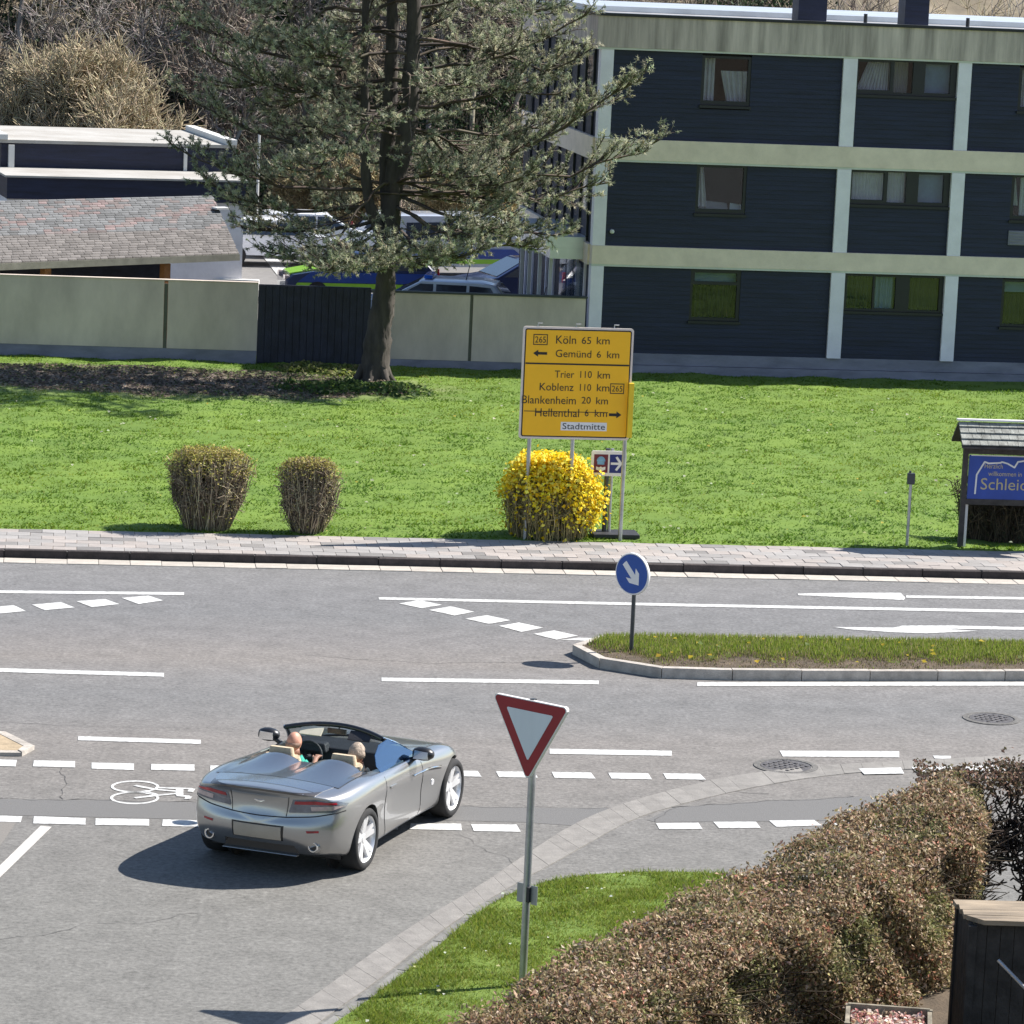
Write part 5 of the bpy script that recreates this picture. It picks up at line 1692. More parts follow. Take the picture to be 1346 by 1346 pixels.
for s, x0, x1, y0, y1 in (('Köln', 375, 487, 166, 209), ('65', 518, 571, 172, 210), ('km', 602, 675, 172, 211), ('Gemünd', 374, 574, 246, 283), ('6', 604, 628, 250, 286), ('km', 662, 731, 250, 288),
                          ('Trier', 372, 482, 360, 397), ('110', 515, 580, 361, 398), ('km', 612, 682, 362, 401), ('Koblenz', 290, 480, 430, 468), ('110', 515, 578, 433, 470), ('km', 610, 681, 433, 472),
                          ('Blankenheim', 194, 495, 502, 540), ('20', 526, 578, 504, 541), ('km', 608, 675, 506, 544), ('Hellenthal', 268, 515, 572, 612), ('6', 546, 568, 574, 612), ('km', 602, 672, 576, 614)):
    ds_text(s, x0, x1, y0, y1)
for x0, x1, y0, y1 in ((248, 329, 158, 216), (684, 764, 430, 486)):
    a, b = bx(x0, y1), bx(x1, y0)
    fr = MB()
    for r_ in ((a[0], b[0], a[1], a[1] + .014), (a[0], b[0], b[1] - .014, b[1]), (a[0], a[0] + .014, a[1] + .0141, b[1] - .0141), (b[0] - .014, b[0], a[1] + .0141, b[1] - .0141)):
        rect(fr, *r_, -.069, -.0665)
    fr.build('number_frame', M['sign_black'], ds)
    text_part('265', a[0] + .03, b[0] - .03, a[1] + .038, b[1] - .038, -.070, M['sign_black'], ds)
def arrow_mesh(x0, x1, zc, hw, head, shaft, y, left):
    L = x1 - x0
    pts = [(0, 0), (head, hw), (head, shaft), (L, shaft), (L, -shaft), (head, -shaft), (head, -hw)]
    pts = [(x0 + p[0], zc + p[1]) if left else (x1 - p[0], zc + p[1]) for p in pts]
    m = MB(); m.prism([(p[0], y, p[1]) for p in pts], [(p[0], y + .0025, p[1]) for p in pts])
    return m
a, b = bx(249, 262), bx(327, 262); arrow_mesh(a[0], b[0], a[1], .058, .085, .022, -.069, True).build('arrow', M['sign_black'], ds)
a, b = bx(682, 603), bx(752, 603); arrow_mesh(a[0], b[0], a[1], .058, .085, .024, -.069, False).build('arrow', M['sign_black'], ds)
a, b = bx(413, 690), bx(672, 648)
rect(MB(), a[0], b[0], a[1], b[1], -.069, -.0665).build('white_field', M['sign_white'], ds)
text_part('Stadtmitte', a[0] + .03, b[0] - .03, a[1] + .022, b[1] - .018, -.0715, M['sign_black'], ds)
sp_ = MB(); rect(sp_, SX + SW_ - .05, SX + SW_ + .03, SZ + .06, SZ + .98, -.16, -.07); sp_.build('side_panel', M['panel_yellow'], ds)

# small brown and blue sign on its own foot plate
f2 = G(796, 704, .13)
ss_ = thing('tourist_sign', 'small white tourist sign with maroon and navy squares on a black foot plate', 'road sign', tuple(f2), math.radians(8))
MB().box((.14, -.05, .04), (.80, .52, .07)).box((.35, -.15, .0), (.3, .3, .08)).build('foot_plate', M['plastic_black'], ss_, bevel=.01)
MB().cyl((-.03, .0, .05), (-.03, .0, 1.50), .042, 12).build('post', M['steel_dark'], ss_, smooth=40)
MB().cyl((.05, .0, .05), (.05, .0, 1.50), .03, 12).build('post', M['galv'], ss_, smooth=40)
plate(MB(), rounded(.60, .43, .03), -.085, -.06, -.32, 1.04).build('plate', M['sign_white'], ss_)
rect(MB(), -.275, -.035, 1.095, 1.41, -.088, -.0855).build('maroon_field', M['sign_maroon'], ss_)
rect(MB(), -.005, .225, 1.095, 1.41, -.088, -.0855).build('navy_field', M['sign_navy'], ss_)
dm = MB(); plate(dm, [(-.075 * math.cos(a) - .155, 1.29 + .085 * math.sin(a)) for a in np.linspace(0, math.pi, 9)], -.091, -.0885); rect(dm, -.215, -.095, 1.235, 1.288, -.091, -.0885); dm.build('picture', M['sign_sky'], ss_)
wm = MB(); plate(wm, [(-.235, 1.15), (-.20, 1.135), (-.155, 1.115), (-.11, 1.135), (-.075, 1.15), (-.075, 1.20), (-.13, 1.185), (-.155, 1.20), (-.18, 1.185), (-.235, 1.20)], -.091, -.0885); wm.build('ribbon', M['sign_white'], ss_)
am = MB(); plate(am, [(.015, 1.235), (.15, 1.235), (.09, 1.15), (.125, 1.13), (.215, 1.255), (.125, 1.38), (.09, 1.36), (.15, 1.275), (.015, 1.275)], -.091, -.0885); am.build('arrow', M['sign_white'], ss_)

# blue keep-right disc on the island
f3 = G(828, 855, .15)
bs = thing('keep_right_sign', 'round blue sign with white arrow pointing down right on the grassy island', 'road sign', tuple(f3), math.radians(-40))
MB().cyl((0, .03, -.2), (0, .03, 1.40), .030, 12).build('post', M['steel_dark'], bs, smooth=40)
MB().lathe([(0, -.015), (.298, -.015), (.305, 0), (.305, .02), (.298, .032), (0, .032)], (0, -.03, 1.12), 'Y', 40).build('rim', M['sign_white'], bs, smooth=40)
MB().lathe([(0, -.003), (.282, -.003), (.282, 0), (0, 0)], (0, -.0455, 1.12), 'Y', 40).build('face', M['sign_blue'], bs)
q = np.array([(-.045, .20), (.045, .20), (.045, -.05), (.115, .02), (.115, -.075), (0, -.20), (-.115, -.075), (-.115, .02), (-.045, -.05)])
ra = math.radians(43)
q = np.stack([q[:, 0] * math.cos(ra) - q[:, 1] * math.sin(ra), q[:, 0] * math.sin(ra) + q[:, 1] * math.cos(ra)], 1)
plate(MB(), [tuple(p) for p in q], -.0515, -.049, 0, 1.12).build('arrow', M['sign_white'], bs)

# give-way triangle in front
f4 = G(684, 1296, VZ)
ys = thing('give_way_sign', 'red and white give way triangle on a tall grey post at the verge', 'road sign', tuple(f4), math.radians(-37))
yh = 2.07
MB().cyl((0, .035, -.3), (0, .035, yh + .74), .038, 14).build('post', M['galv'], ys, smooth=40)
def tri(side, r, n=4):
    h = side * math.sqrt(3) / 2
    P3 = [(0, 0), (side / 2, h), (-side / 2, h)]
    cen = np.mean(P3, 0); out = []
    for k in range(3):
        v = np.array(P3[k]); a = np.array(P3[k - 1]); b = np.array(P3[(k + 1) % 3])
        u1, u2 = (a - v) / np.linalg.norm(a - v), (b - v) / np.linalg.norm(b - v)
        bis = (u1 + u2) / np.linalg.norm(u1 + u2)
        c = v + bis * r * 2
        a0 = math.atan2(*( -(u1 - bis * (u1 @ bis)))[::-1])
        s = v + u1 * r * math.sqrt(3); e = v + u2 * r * math.sqrt(3)
        for i in range(n + 1):
            t = i / n
            p = s * (1 - t) + e * t
            d = p - c
            out.append(tuple(c + d / np.linalg.norm(d) * r))
    return out
def tri_shift(side, r, z0): return [(p[0], p[1] + z0) for p in tri(side, r)]
SD = .93
plate(MB(), tri_shift(SD, .035, yh), -.045, -.005).build('rim', M['sign_white'], ys)
plate(MB(), tri_shift(SD - .035, .03, yh + .021), -.048, -.0455).build('border', M['sign_red'], ys)
plate(MB(), tri_shift(SD - .36, .012, yh + .205), -.051, -.0485).build('face', M['sign_face'], ys)
for z in (yh + .28, yh + .62):
    MB().box((0, .02, z), (.12, .09, .04)).build('clamp', M['sign_back'], ys)
MB().box((0, .0, yh + .80), (.05, .05, .03)).build('post_cap', M['steel_dark'], ys)
for s_ in (-.075, .095):
    MB().box((s_, .03, .93), (.075, .008, .19)).build('reflector_plate', M['sign_back'], ys)
MB().box((0.04, .02, .93), (.035, .05, .15)).build('bracket', M['plastic_black'], ys)

# welcome board with shingled roof
f5 = G(1264, 718.5, .13)
wb = thing('welcome_board', 'blue town welcome board under a small mossy shingled roof at the pavement edge', 'notice board', tuple(f5), math.radians(6))
mat('wood_dark', (.050, .043, .040), .75, var=.2, scale=6, bump=.3, bscale=40)
mat('board_blue', (.022, .065, .34), .45, var=.08, scale=2)
mat('board_gold', (.50, .42, .23), .5, var=.06, scale=4)
mat('shingle_moss', (.13, .13, .118), .9, var=.3, scale=7, color2=(.38, .39, .35), bump=.5, bscale=40, detail=8)
for x in (0, 2.35):
    MB().box((x - .03, 0, .92), (.085, .09, 1.86)).build('post', M['wood_dark'], wb)
    MB().box((x + .05, .05, .43), (.05, .04, .92)).build('post_strut', M['sign_white'], wb)
MB().box((1.15, 0, 1.66), (2.27, .07, .09)).build('rail', M['wood_dark'], wb)
MB().box((1.15, 0, .79), (2.27, .07, .10)).build('rail', M['wood_dark'], wb)
MB().box((1.16, -.01, 1.22), (2.26, .03, .76)).build('panel', M['board_blue'], wb)
rect(MB(), .06, 2.26, 1.585, 1.60, -.030, -.0265).build('panel_edge', M['sign_white'], wb)
text_part('Herzlich', .305, .62, 1.375, 1.455, -.028, M['board_gold'], wb)
text_part('willkommen in', .375, .96, 1.245, 1.325, -.028, M['board_gold'], wb)
text_part('Schleiden', .255, 1.36, 1.005, 1.205, -.028, M['board_gold'], wb)
ol = MB()
op = [(.165, .93), (.175, 1.26), (.30, 1.485), (.375, 1.46), (.575, 1.475), (.60, 1.49), (.70, 1.465), (.825, 1.40), (.88, 1.50), (1.05, 1.53), (1.2, 1.50), (1.5, 1.52), (1.85, 1.47), (2.0, 1.25), (2.02, .95)]
for a, b in zip(op[:-1], op[1:]):
    a, b = np.array(a), np.array(b); t = (b - a) / np.linalg.norm(b - a); s_ = np.array([-t[1], t[0]]) * .014
    a2, b2 = a - t * .006, b + t * .006
    plate(ol, [tuple(a2 - s_), tuple(b2 - s_), tuple(b2 + s_), tuple(a2 + s_)], -.0285 - .0004 * op.index(tuple(a)) * .3, -.0262)
ol.build('skyline', M['sign_white'], wb)
for s_ in (-1, 1):
    for r_ in range(4):
        t0, t1 = r_ / 4, (r_ + 1.12) / 4
        y0, y1 = -.42 + .42 * t0, -.42 + .42 * min(t1, 1)
        z0, z1 = 1.80 + .36 * t0, 1.80 + .36 * min(t1, 1)
        x = -.20
        row = thing('x', None, None) if False else None
        while x < 2.52:
            w = random.uniform(.13, .20)
            m = MB()
            g = .006
            xa, xb = x + g, min(2.54, x + w)
            x += w
            if xb - xa < .03: continue
            l0, l1 = .030 + random.uniform(0, .008), .004
            pa = [(xa, s_ * -y0 * -1, z0 + l0), (xb, s_ * y0, z0 + l0), (xb, s_ * y1, z1 + l1), (xa, s_ * y1, z1 + l1)]
            pa[0] = (xa, s_ * y0, z0 + l0)
            pb = [(p[0], p[1], p[2] - .014) for p in pa]
            m.prism(pb, pa)
            if s_ == 1:
                m.build('shingle', M['shingle_moss'], wb)
            else:
                if r_ % 1 == 0: m.build('shingle', M['shingle_moss'], wb)
MB().prism([(-.2, -.42, 1.79), (2.54, -.42, 1.79), (2.54, 0, 2.15), (-.2, 0, 2.15)], [(-.2, -.42, 1.76), (2.54, -.42, 1.76), (2.54, 0, 2.12), (-.2, 0, 2.12)]).prism(
    [(-.2, .42, 1.79), (2.54, .42, 1.79), (2.54, .001, 2.15), (-.2, .001, 2.15)], [(-.2, .42, 1.76), (2.54, .42, 1.76), (2.54, .001, 2.12), (-.2, .001, 2.12)]).build('roof_deck', M['wood_dark'], wb)
MB().box((1.17, 0, 2.20), (2.78, .10, .03)).build('ridge_cap', M['sign_white'], wb)

# marker post with dark box
f6 = G(1192, 717, .13)
mp_ = thing('marker_post', 'thin pale post with a small dark box on top on the lawn edge', 'post', tuple(f6))
MB().cyl((0, 0, -.1), (0, 0, 1.08), .028, 10).build('post', M['galv'], mp_, smooth=40)
MB().box((0.0, 0, 1.16), (.13, .11, .19)).box((-.02, 0, 1.275), (.04, .05, .04)).build('box', M['steel_dark'], mp_, bevel=.012)

# ------------------------------------------------------------------ foreground hedge, its bare end, and the things in the garden corner
H_px = [(560, 1372), (623, 1322), (682, 1281), (753, 1246), (809, 1216), (861, 1186), (922, 1166), (970, 1141), (1011, 1113), (1064, 1089), (1116, 1064), (1149, 1043), (1206, 1024), (1262, 1018)]
def hD(x): return 29.2 + (x - 600) / 650 * 7.3
HT = np.array([GD(x, y + 6, hD(x)) for x, y in H_px])
hdir = unit((HT[-1] - HT[0]) * np.array([1, 1, 0])); hnr = np.array([hdir[1], -hdir[0], 0])
hb_ = HT.copy()
hr = resample(HT, .1)
hedge = thing('garden_hedge', 'long clipped hedge of brown and olive leaves along the verge in the foreground', 'hedge', (float(hr[20][0]), float(hr[20][1]), .1)); hedge['_world'] = 1
HO = np.array(hedge.location)
HW = 1.15
def hw_at(x):
    return np.interp(x, [-2, 1.6, 3.2, 4.0, 4.4, 4.8], [1.15, 1.2, 1.22, 1.05, .70, .18])
n = 150000
i = RNG.integers(0, len(hr), n)
top = hr[i] + hdir * RNG.uniform(-.06, .06, n)[:, None]
u = RNG.uniform(0, 1, n)                     # 0..0.42 top, rest face
on_top = u < .36
wv = np.where(on_top, RNG.uniform(0, HW, n), HW + np.abs(RNG.normal(0, .06, n)) * -1)
hz = top[:, 2]
down = RNG.uniform(0, 1, n) ** .85
zz = np.where(on_top, hz - np.abs(RNG.normal(0, .05, n)), .15 + (hz - .15) * (1 - down))
# rounded shoulder and uneven skin
sw_ = .10 * np.sin(top[:, 0] * 2.3 + zz * 2.0) + .06 * np.sin(top[:, 1] * 4.1 + zz * 5) + .05 * np.sin(top[:, 1] * 9 + zz * 7)
hs_ = hw_at(top[:, 0]) / HW
zz = np.where(on_top, zz + .05 * np.sin(top[:, 1] * 3.3 + wv * 4) + .03 * np.sin(top[:, 1] * 8 - wv * 7) - .16 * (wv / HW) ** 4, zz)
wv = np.where(on_top, wv, wv + sw_ - .22 * np.clip((zz - hz + .35) / .35, 0, 1) ** 2)
wv = wv * hs_
P_ = np.stack([top[:, 0], top[:, 1], zz], 1) + hnr * wv[:, None]
P_ += RNG.normal(0, .035, (n, 3))
# holes and a thin lower right part
hole = np.sin(P_[:, 1] * 3.7 + P_[:, 2] * 4.2) * np.sin(P_[:, 0] * 4.4 - P_[:, 2] * 3.1 + P_[:, 1])
fr_ = np.clip((top[:, 0] - 3.2) / 1.9, 0, 1)
lowf = np.clip(1.15 - zz, 0, 1)
keep = RNG.uniform(0, 1, n) > np.clip(.18 * (hole > .45) + .70 * fr_ * np.clip(lowf * 1.2, 0, 1) + .25 * fr_ * (hole > 0), 0, .93)
P_, on_top, zz = P_[keep], on_top[keep], zz[keep]
nrm = np.where(on_top[:, None], np.array([[0, 0, 1.]]), hnr[None] + np.array([[0, 0, .35]]))
V, Fc = leaves(P_, RNG.uniform(.026, .068, len(P_)), unit(nrm), .36, .5)
pch = np.sin(P_[:, 0] * 3.1 + 1.7 * np.sin(P_[:, 2] * 2.9)) * np.sin(P_[:, 1] * 2.3 + P_[:, 2] * 1.9)
a_ = pal(len(P_), [(.31, .225, .135), (.43, .32, .20), (.23, .20, .09), (.33, .29, .13), (.14, .11, .07), (.46, .22, .145), (.60, .47, .35)], [4.6, 3.4, 2.8, 2.4, 2.6, 1.1, 1.5], .28)
b_ = pal(len(P_), [(.20, .20, .08), (.28, .28, .11), (.32, .25, .14), (.13, .12, .06), (.42, .35, .22)], [4, 3, 3, 2.4, 1.6], .25)
t_ = pal(len(P_), [(.44, .29, .21), (.40, .285, .18), (.30, .19, .12), (.56, .45, .34), (.28, .23, .13)], [1.6, 3, 1.0, 1.4, 3.6], .25)
cc = np.where((pch > -.35)[:, None], a_, b_)
cc = np.where((on_top & (RNG.uniform(0, 1, len(P_)) < .6))[:, None], t_, cc)
np_mesh('foliage', V - HO, Fc, M['foliage'], np.repeat(cc, 4, 0), hedge)
# woody inside
n = 9000
i = RNG.integers(0, len(hr), n)
base = hr[i] + hdir * RNG.uniform(-.05, .05, n)[:, None] + hnr * (RNG.uniform(.2, .88, n) * hw_at(hr[i][:, 0]))[:, None]
zt_ = base[:, 2]
z0 = RNG.uniform(0.1, 1.0, n) * zt_ * .8
A = base.copy(); A[:, 2] = z0
d = unit(RNG.normal(size=(n, 3)) * np.array([.8, .8, .5]) + np.array([0, 0, .6]))
B = A + d * RNG.uniform(.25, .6, n)[:, None]
B[:, 2] = np.minimum(B[:, 2], zt_ - .03)
V, Fc = sticks(A - HO, B - HO, .009, .004)
np_mesh('twigs', V, Fc, M['twigs'], np.repeat(pal(n, [(.075, .06, .045), (.11, .085, .06), (.05, .04, .032)]), 6, 0), hedge)
st_ = MB()
for k in range(26):
    q = hr[int((k + .5) / 26 * (len(hr) - 1))] + hnr * random.uniform(.4, .7) * float(hw_at(hr[int((k + .5) / 26 * (len(hr) - 1))][0]))
    st_.tube([(q[0], q[1], 0), (q[0] + random.uniform(-.1, .1), q[1] + random.uniform(-.1, .1), q[2] * .5), (q[0] + random.uniform(-.25, .25), q[1] + random.uniform(-.2, .2), q[2] - .12)], [.035, .026, .012], 6)
st_.build('stems', M['bark'], hedge)

# bare branched end of the hedge
bb = GD(1283, 1205, 36.0); bb[2] = .1
bt = thing('bare_bush', 'dark leafless branching bush at the right end of the foreground hedge', 'bush', tuple(bb)); bt['_world'] = 1
segs = []; tips = []
for k, (ox, oy) in enumerate(((-.12, 0), (.06, .1), (.30, .0), (.52, .15), (.80, .2), (1.2, .1))):
    s1, t1 = branch_tree((bb[0] + ox, bb[1] + oy, .1), 1.75, .8, 500 + k, levels=3, trunk_r=.045, kids=2, up=.5, gnarl=.40)
    segs += s1; tips += t1
ztop = 1.92
segs = [s for s in segs if s[1][2] < ztop and s[0][0] < bb[0] + 2.4]
A = np.array([s[0] for s in segs]) - bb; B = np.array([s[1] for s in segs]) - bb
V, Fc = sticks(A, B, np.maximum([s[2] for s in segs], .012), np.maximum([s[3] for s in segs], .009))
np_mesh('branches', V, Fc, M['twigs'], np.repeat(pal(len(A), [(.040, .032, .028), (.06, .048, .04), (.03, .025, .022)]), 6, 0), bt)
tp = np.array([t[0] for t in tips])
tp = tp[(tp[:, 2] < 2.0) & (tp[:, 2] > 1.62)]
P_ = np.repeat(tp, 7, 0) + RNG.normal(0, .09, (len(tp) * 7, 3))
extra = GD(1306, 1008, 36.6)
m = 3800
P2 = np.stack([RNG.uniform(4.35, 6.2, m), RNG.uniform(36.0, 36.9, m), extra[2] - np.abs(RNG.normal(0, .13, m))], 1)
P2[:, 2] += .05 * np.sin(P2[:, 0] * 5)
P_ = np.concatenate([P_, P2])
V, Fc = leaves(P_, RNG.uniform(.03, .06, len(P_)), np.array([[0, -.4, 1.]]), .4, .6)
np_mesh('leaves', V - bb, Fc, M['foliage'], np.repeat(pal(len(P_), [(.17, .11, .075), (.25, .15, .11), (.12, .10, .05), (.07, .055, .04), (.33, .22, .16)], [3, 2, 3, 3, 1], .25), 4, 0), bt)

# weathered wooden bin with a board lid
mat('wood_old', (.12, .095, .07), .85, var=.3, scale=3, color2=(.36, .285, .20), bump=.5, bscale=16, stretch=(.4, 3, 3), detail=7)
mat('wood_black', (.022, .020, .019), .8, var=.3, scale=6, bump=.4, bscale=30)
mat('wood_grey', (.20, .175, .13), .85, var=.25, scale=5, bump=.5, bscale=24)
bn = GD(1256, 1186, 32.6)
bin_ = thing('compost_bin', 'dark wooden bin with a weathered board lid in the garden corner', 'bin', (float(bn[0]), float(bn[1]), .12), math.radians(4)); 
bh_ = float(bn[2]) - .12
for k in range(9):
    MB().box((.12 + k * .128, -.62, bh_ / 2 - .012), (.122, .03, bh_ - .022)).build('board', M['wood_black'], bin_)
for k in range(5):
    MB().box((.04, -.55 + k * .128, bh_ / 2 - .012), (.03, .122, bh_ - .022)).build('board', M['wood_black'], bin_)
for x, y in ((.045, -.63), (1.2, -.63), (.045, .0)):
    MB().box((x, y, bh_ / 2 - .02), (.075, .075, bh_ - .04)).build('corner_post', M['wood_black'], bin_)
for k in range(4):
    pts = [(-.02 + .055 * (k == 0) + (.10 if k == 0 else 0), -.70 + k * .185), (1.5, -.72 + k * .185 - (.02 if k == 0 else 0)), (1.5, -.54 + k * .185), (0.0 - .02 * (k == 3), -.535 + k * .185)]
    m = MB(); zz_ = bh_ - .02 + random.uniform(-.006, .006)
    m.prism([(p[0], p[1], zz_) for p in pts], [(p[0], p[1], zz_ + .045) for p in pts]); m.build('lid_board', M['wood_old'], bin_)
# planter box with fallen petals
pc = GD(1160, 1352, 31.2)
pz = .12
plt_ = thing('planter_box', 'weathered wooden planter box filled with pale pink petals at the bottom edge', 'planter', (float(pc[0]), float(pc[1]), pz), math.radians(-6))
ph = float(GD(1160, 1322, 31.5)[2]) - pz
MB().box((0.05, .28, ph - .06), (.74, .035, .14)).build('plank', M['wood_grey'], plt_)
MB().box((0.05, -.28, ph - .10), (.74, .035, .14)).build('plank', M['wood_grey'], plt_)
for x in (-.32, .42):
    MB().box((x, 0, ph - .08), (.04, .52, .14)).build('plank', M['wood_grey'], plt_)
    for y in (-.28, .28):
        MB().box((x, y, ph / 2), (.05, .05, ph)).build('leg', M['wood_grey'], plt_)
MB().box((.05, 0, ph - .17), (.68, .5, .03)).build('soil', M['soil'], plt_)
n = 700
P_ = np.stack([RNG.uniform(-.28, .38, n), RNG.uniform(-.24, .24, n), ph - .12 + RNG.uniform(0, .10, n)], 1)
V, Fc = leaves(P_, RNG.uniform(.03, .06, n), np.array([[0, 0, 1.]]), .5, .9)
o = np_mesh('petals', V, Fc, M['foliage'], np.repeat(pal(n, [(.68, .46, .42), (.75, .62, .55), (.5, .22, .2), (.55, .45, .3)]), 4, 0), plt_)
# green clump and a slanting rail by the bin
gc = GD(1335, 1340, 31.0)
gt = thing('green_clump', 'fresh green leafy clump in front of the dark wooden bin', 'plant', (float(gc[0]), float(gc[1]), .12)); gt['_world'] = 1
n = 1500
q = unit(RNG.normal(size=(n, 3))) * (RNG.uniform(.2, 1, (n, 1)) ** .5) * np.array([.42, .3, .34]); q[:, 2] = np.abs(q[:, 2]) + .05
V, Fc = leaves(q, RNG.uniform(.04, .09, n), unit(q), .4, .6)
np_mesh('leaves', V, Fc, M['foliage'], np.repeat(pal(n, [(.09, .17, .025), (.13, .22, .035), (.05, .09, .02)]), 4, 0), gt)
MB().tube([(0, 0, 0), (.02, 0, .3)], [.02, .01], 6).build('stem', M['bark'], gt, origin=(0, 0, 0))
ra_, rb_ = GD(1312, 1262, 31.88), GD(1420, 1375, 31.4)
rl = MB(); rl.tube([(0, 0, 0), tuple(rb_ - ra_)], .018, 8)
o = rl.build('handrail', M['galv']); o.location = tuple(ra_); tag(o, 'thin slanting pale metal rail leaning at the dark wooden bin', 'rail')

# ------------------------------------------------------------------ open two-seat sports car
def paint(name, col, rough, metal, coat=1.0):
    m, nt, b = _principled(name)
    N, L = nt.nodes, nt.links
    tc = N.new('ShaderNodeTexCoord')
    nz = N.new('ShaderNodeTexNoise'); nz.inputs['Scale'].default_value = 900; nz.inputs['Detail'].default_value = 2
    L.new(tc.outputs['Object'], nz.inputs['Vector'])
    mr = N.new('ShaderNodeMapRange'); mr.inputs[3].default_value = .85; mr.inputs[4].default_value = 1.15
    L.new(nz.outputs[0], mr.inputs[0])
    vm = N.new('ShaderNodeVectorMath'); vm.operation = 'SCALE'; vm.inputs[0].default_value = col
    L.new(mr.outputs[0], vm.inputs['Scale']); L.new(vm.outputs[0], b.inputs['Base Color'])
    b.inputs['Metallic'].default_value = metal
    b.inputs['Roughness'].default_value = rough
    b.inputs['Coat Weight'].default_value = coat
    b.inputs['Coat Roughness'].default_value = .05
    MATS[name] = m
paint('car_silver', (.385, .385, .385), .30, .84)
paint('lip_shade', (.10, .09, .085), .35, .6)
paint('car_cover', (.185, .195, .215), .30, .85)
paint('car_deck', (.36, .36, .37), .22, .90)
mat('car_black', (.012, .012, .014), .35, var=.1, scale=5, coat=.3)
mat('car_rubber', (.018, .018, .019), .85, var=.2, scale=9)
mat('seam', (.02, .02, .022), .8, var=.1, scale=5)
mat('leather_cream', (.52, .42, .29), .6, var=.08, scale=14, bump=.2, bscale=70)
mat('leather_dark', (.020, .020, .024), .6, var=.15, scale=10, bump=.2, bscale=60)
mat('alloy', (.82, .82, .83), .35, metal=.55, var=.04, scale=5)
mat('brake', (.10, .10, .105), .5, metal=.6, var=.1, scale=8)
mat('chrome', (.75, .75, .76), .12, metal=1.0, var=.02, scale=3)
mat('lamp_red', (.34, .012, .022), .18, var=.2, scale=6, coat=.6)
mat('lamp_clear', (.52, .42, .40), .15, metal=.3, var=.12, scale=12, coat=.8)
mat('lamp_housing', (.16, .17, .20), .2, metal=.5, var=.15, scale=9, coat=.8)
mat('plate_taupe', (.40, .345, .275), .55, var=.05, scale=3)
mat('screen_dark', (.30, .38, .42), .3, var=.2, scale=5)
glass_mat('car_glass', (.62, .70, .72), .10)
glass_mat('side_glass', (.26, .34, .42), .20, (.55, .74, 1.0))  # blue sky reflection is put into the gloss colour
mat('visor_cream', (.62, .58, .45), .7, var=.05, scale=6)
mat('skin', (.50, .25, .17), .55, var=.08, scale=10)
mat('shirt_teal', (.02, .33, .25), .8, var=.1, scale=14, bump=.2, bscale=60)
mat('shirt_sand', (.42, .34, .26), .8, var=.1, scale=14)
mat('hair_grey', (.34, .27, .21), .8, var=.25, scale=24, bump=.4, bscale=60)
mat('hair_short', (.30, .19, .14), .85, var=.15, scale=30)

car = thing('sports_car', 'silver open-top sports car turning on the junction with two people aboard', 'car', (-2.31, 38.55, .006), -math.radians(19.6), scale=1.025)

def ytail(x, z):
    pr = np.interp(z, [.20, .30, .40, .48, .58, .645, .665, .72, .80, .90, .945, .97, 1.05], [.20, .12, .035, .0, -.005, .0, .035, .045, .055, .045, .005, .0, .03])
    return -.885 + pr + .24 * (abs(x) / .88) ** 3.0
def ynose(x, z):
    return 3.46 - .62 * (abs(x) / .85) ** 2.6 - .25 * max(0, (z - .5)) - .10 * max(0, .35 - z)
ST = [  # y, w, zs (shoulder), zc (centre), zb (sill), fender lift
    (-.88, .800, .905, .995, .27, 0.0), (-.80, .845, .912, .998, .25, .0), (-.62, .885, .920, 1.000, .22, .005), (-.38, .912, .930, 1.000, .19, .012), (0.0, .930, .938, .995, .175, .020),
    (.35, .922, .930, .990, .17, .010), (.75, .897, .915, .985, .165, .0), (1.15, .882, .905, .975, .165, 0), (1.55, .880, .892, .955, .165, .0), (1.95, .892, .862, .925, .165, .010),
    (2.30, .910, .832, .890, .165, .026), (2.62, .915, .800, .850, .17, .034), (2.92, .895, .742, .790, .18, .024), (3.14, .845, .675, .715, .19, .008), (3.30, .77, .60, .635, .20, 0), (3.40, .66, .52, .55, .22, 0)]
NSEC = 13
def section(st):
    y, w, zs, zc, zb, fl = st
    return [(0, zb), (.55 * w, zb), (.86 * w, zb + .005), (.945 * w, zb + .05), (.970 * w, zb + .15), ((.955 if .3 < y < 2.2 else 1.0) * w, (zb + zs) / 2 + .02), (1.0 * w, zs - (.185 if .3 < y < 2.2 else .16)),
            (.975 * w, zs - .06), (.925 * w, zs + fl * .6), (.82 * w, zs + .018 + fl), (.62 * w, zs + (zc - zs) * .62 + fl * .3), (.32 * w, zs + (zc - zs) * .93), (0, zc)]
bm = bmesh.new()
rings = []
def make_ring(st, kind, k, sc=1.0, zmid=.6):
    pts = []
    sec = section(st)
    full = [(x, z) for x, z in sec] + [(-x, z) for x, z in sec[-2:0:-1]]
    for x, z in full:
        x2, z2 = x * sc, zmid + (z - zmid) * sc
        y = st[0]
        if kind == 'tail':
            y = (1 - k) * y + k * (ytail(x2, z2) + max(0, st[0] + .88))
        elif kind == 'nose':
            y = (1 - k) * y + k * (ynose(x2, z2) + min(0, st[0] - 3.40))
        pts.append(bm.verts.new((x2, y, z2)))
    return pts
for sc in (.12, .40, .68, .86, .96):
    rings.append(make_ring(ST[0], 'tail', 1, sc))
for i, st in enumerate(ST):
    if st[0] < -.3: rings.append(make_ring(st, 'tail', np.interp(st[0], [-.88, -.3], [1, .0])))
    elif st[0] > 2.8: rings.append(make_ring(st, 'nose', np.interp(st[0], [2.8, 3.40], [0, 1])))
    else: rings.append(make_ring(st, None, 0))
for sc in (.94, .75, .45, .12):
    rings.append(make_ring(ST[-1], 'nose', 1, sc, .38))
nr_ = len(rings[0])
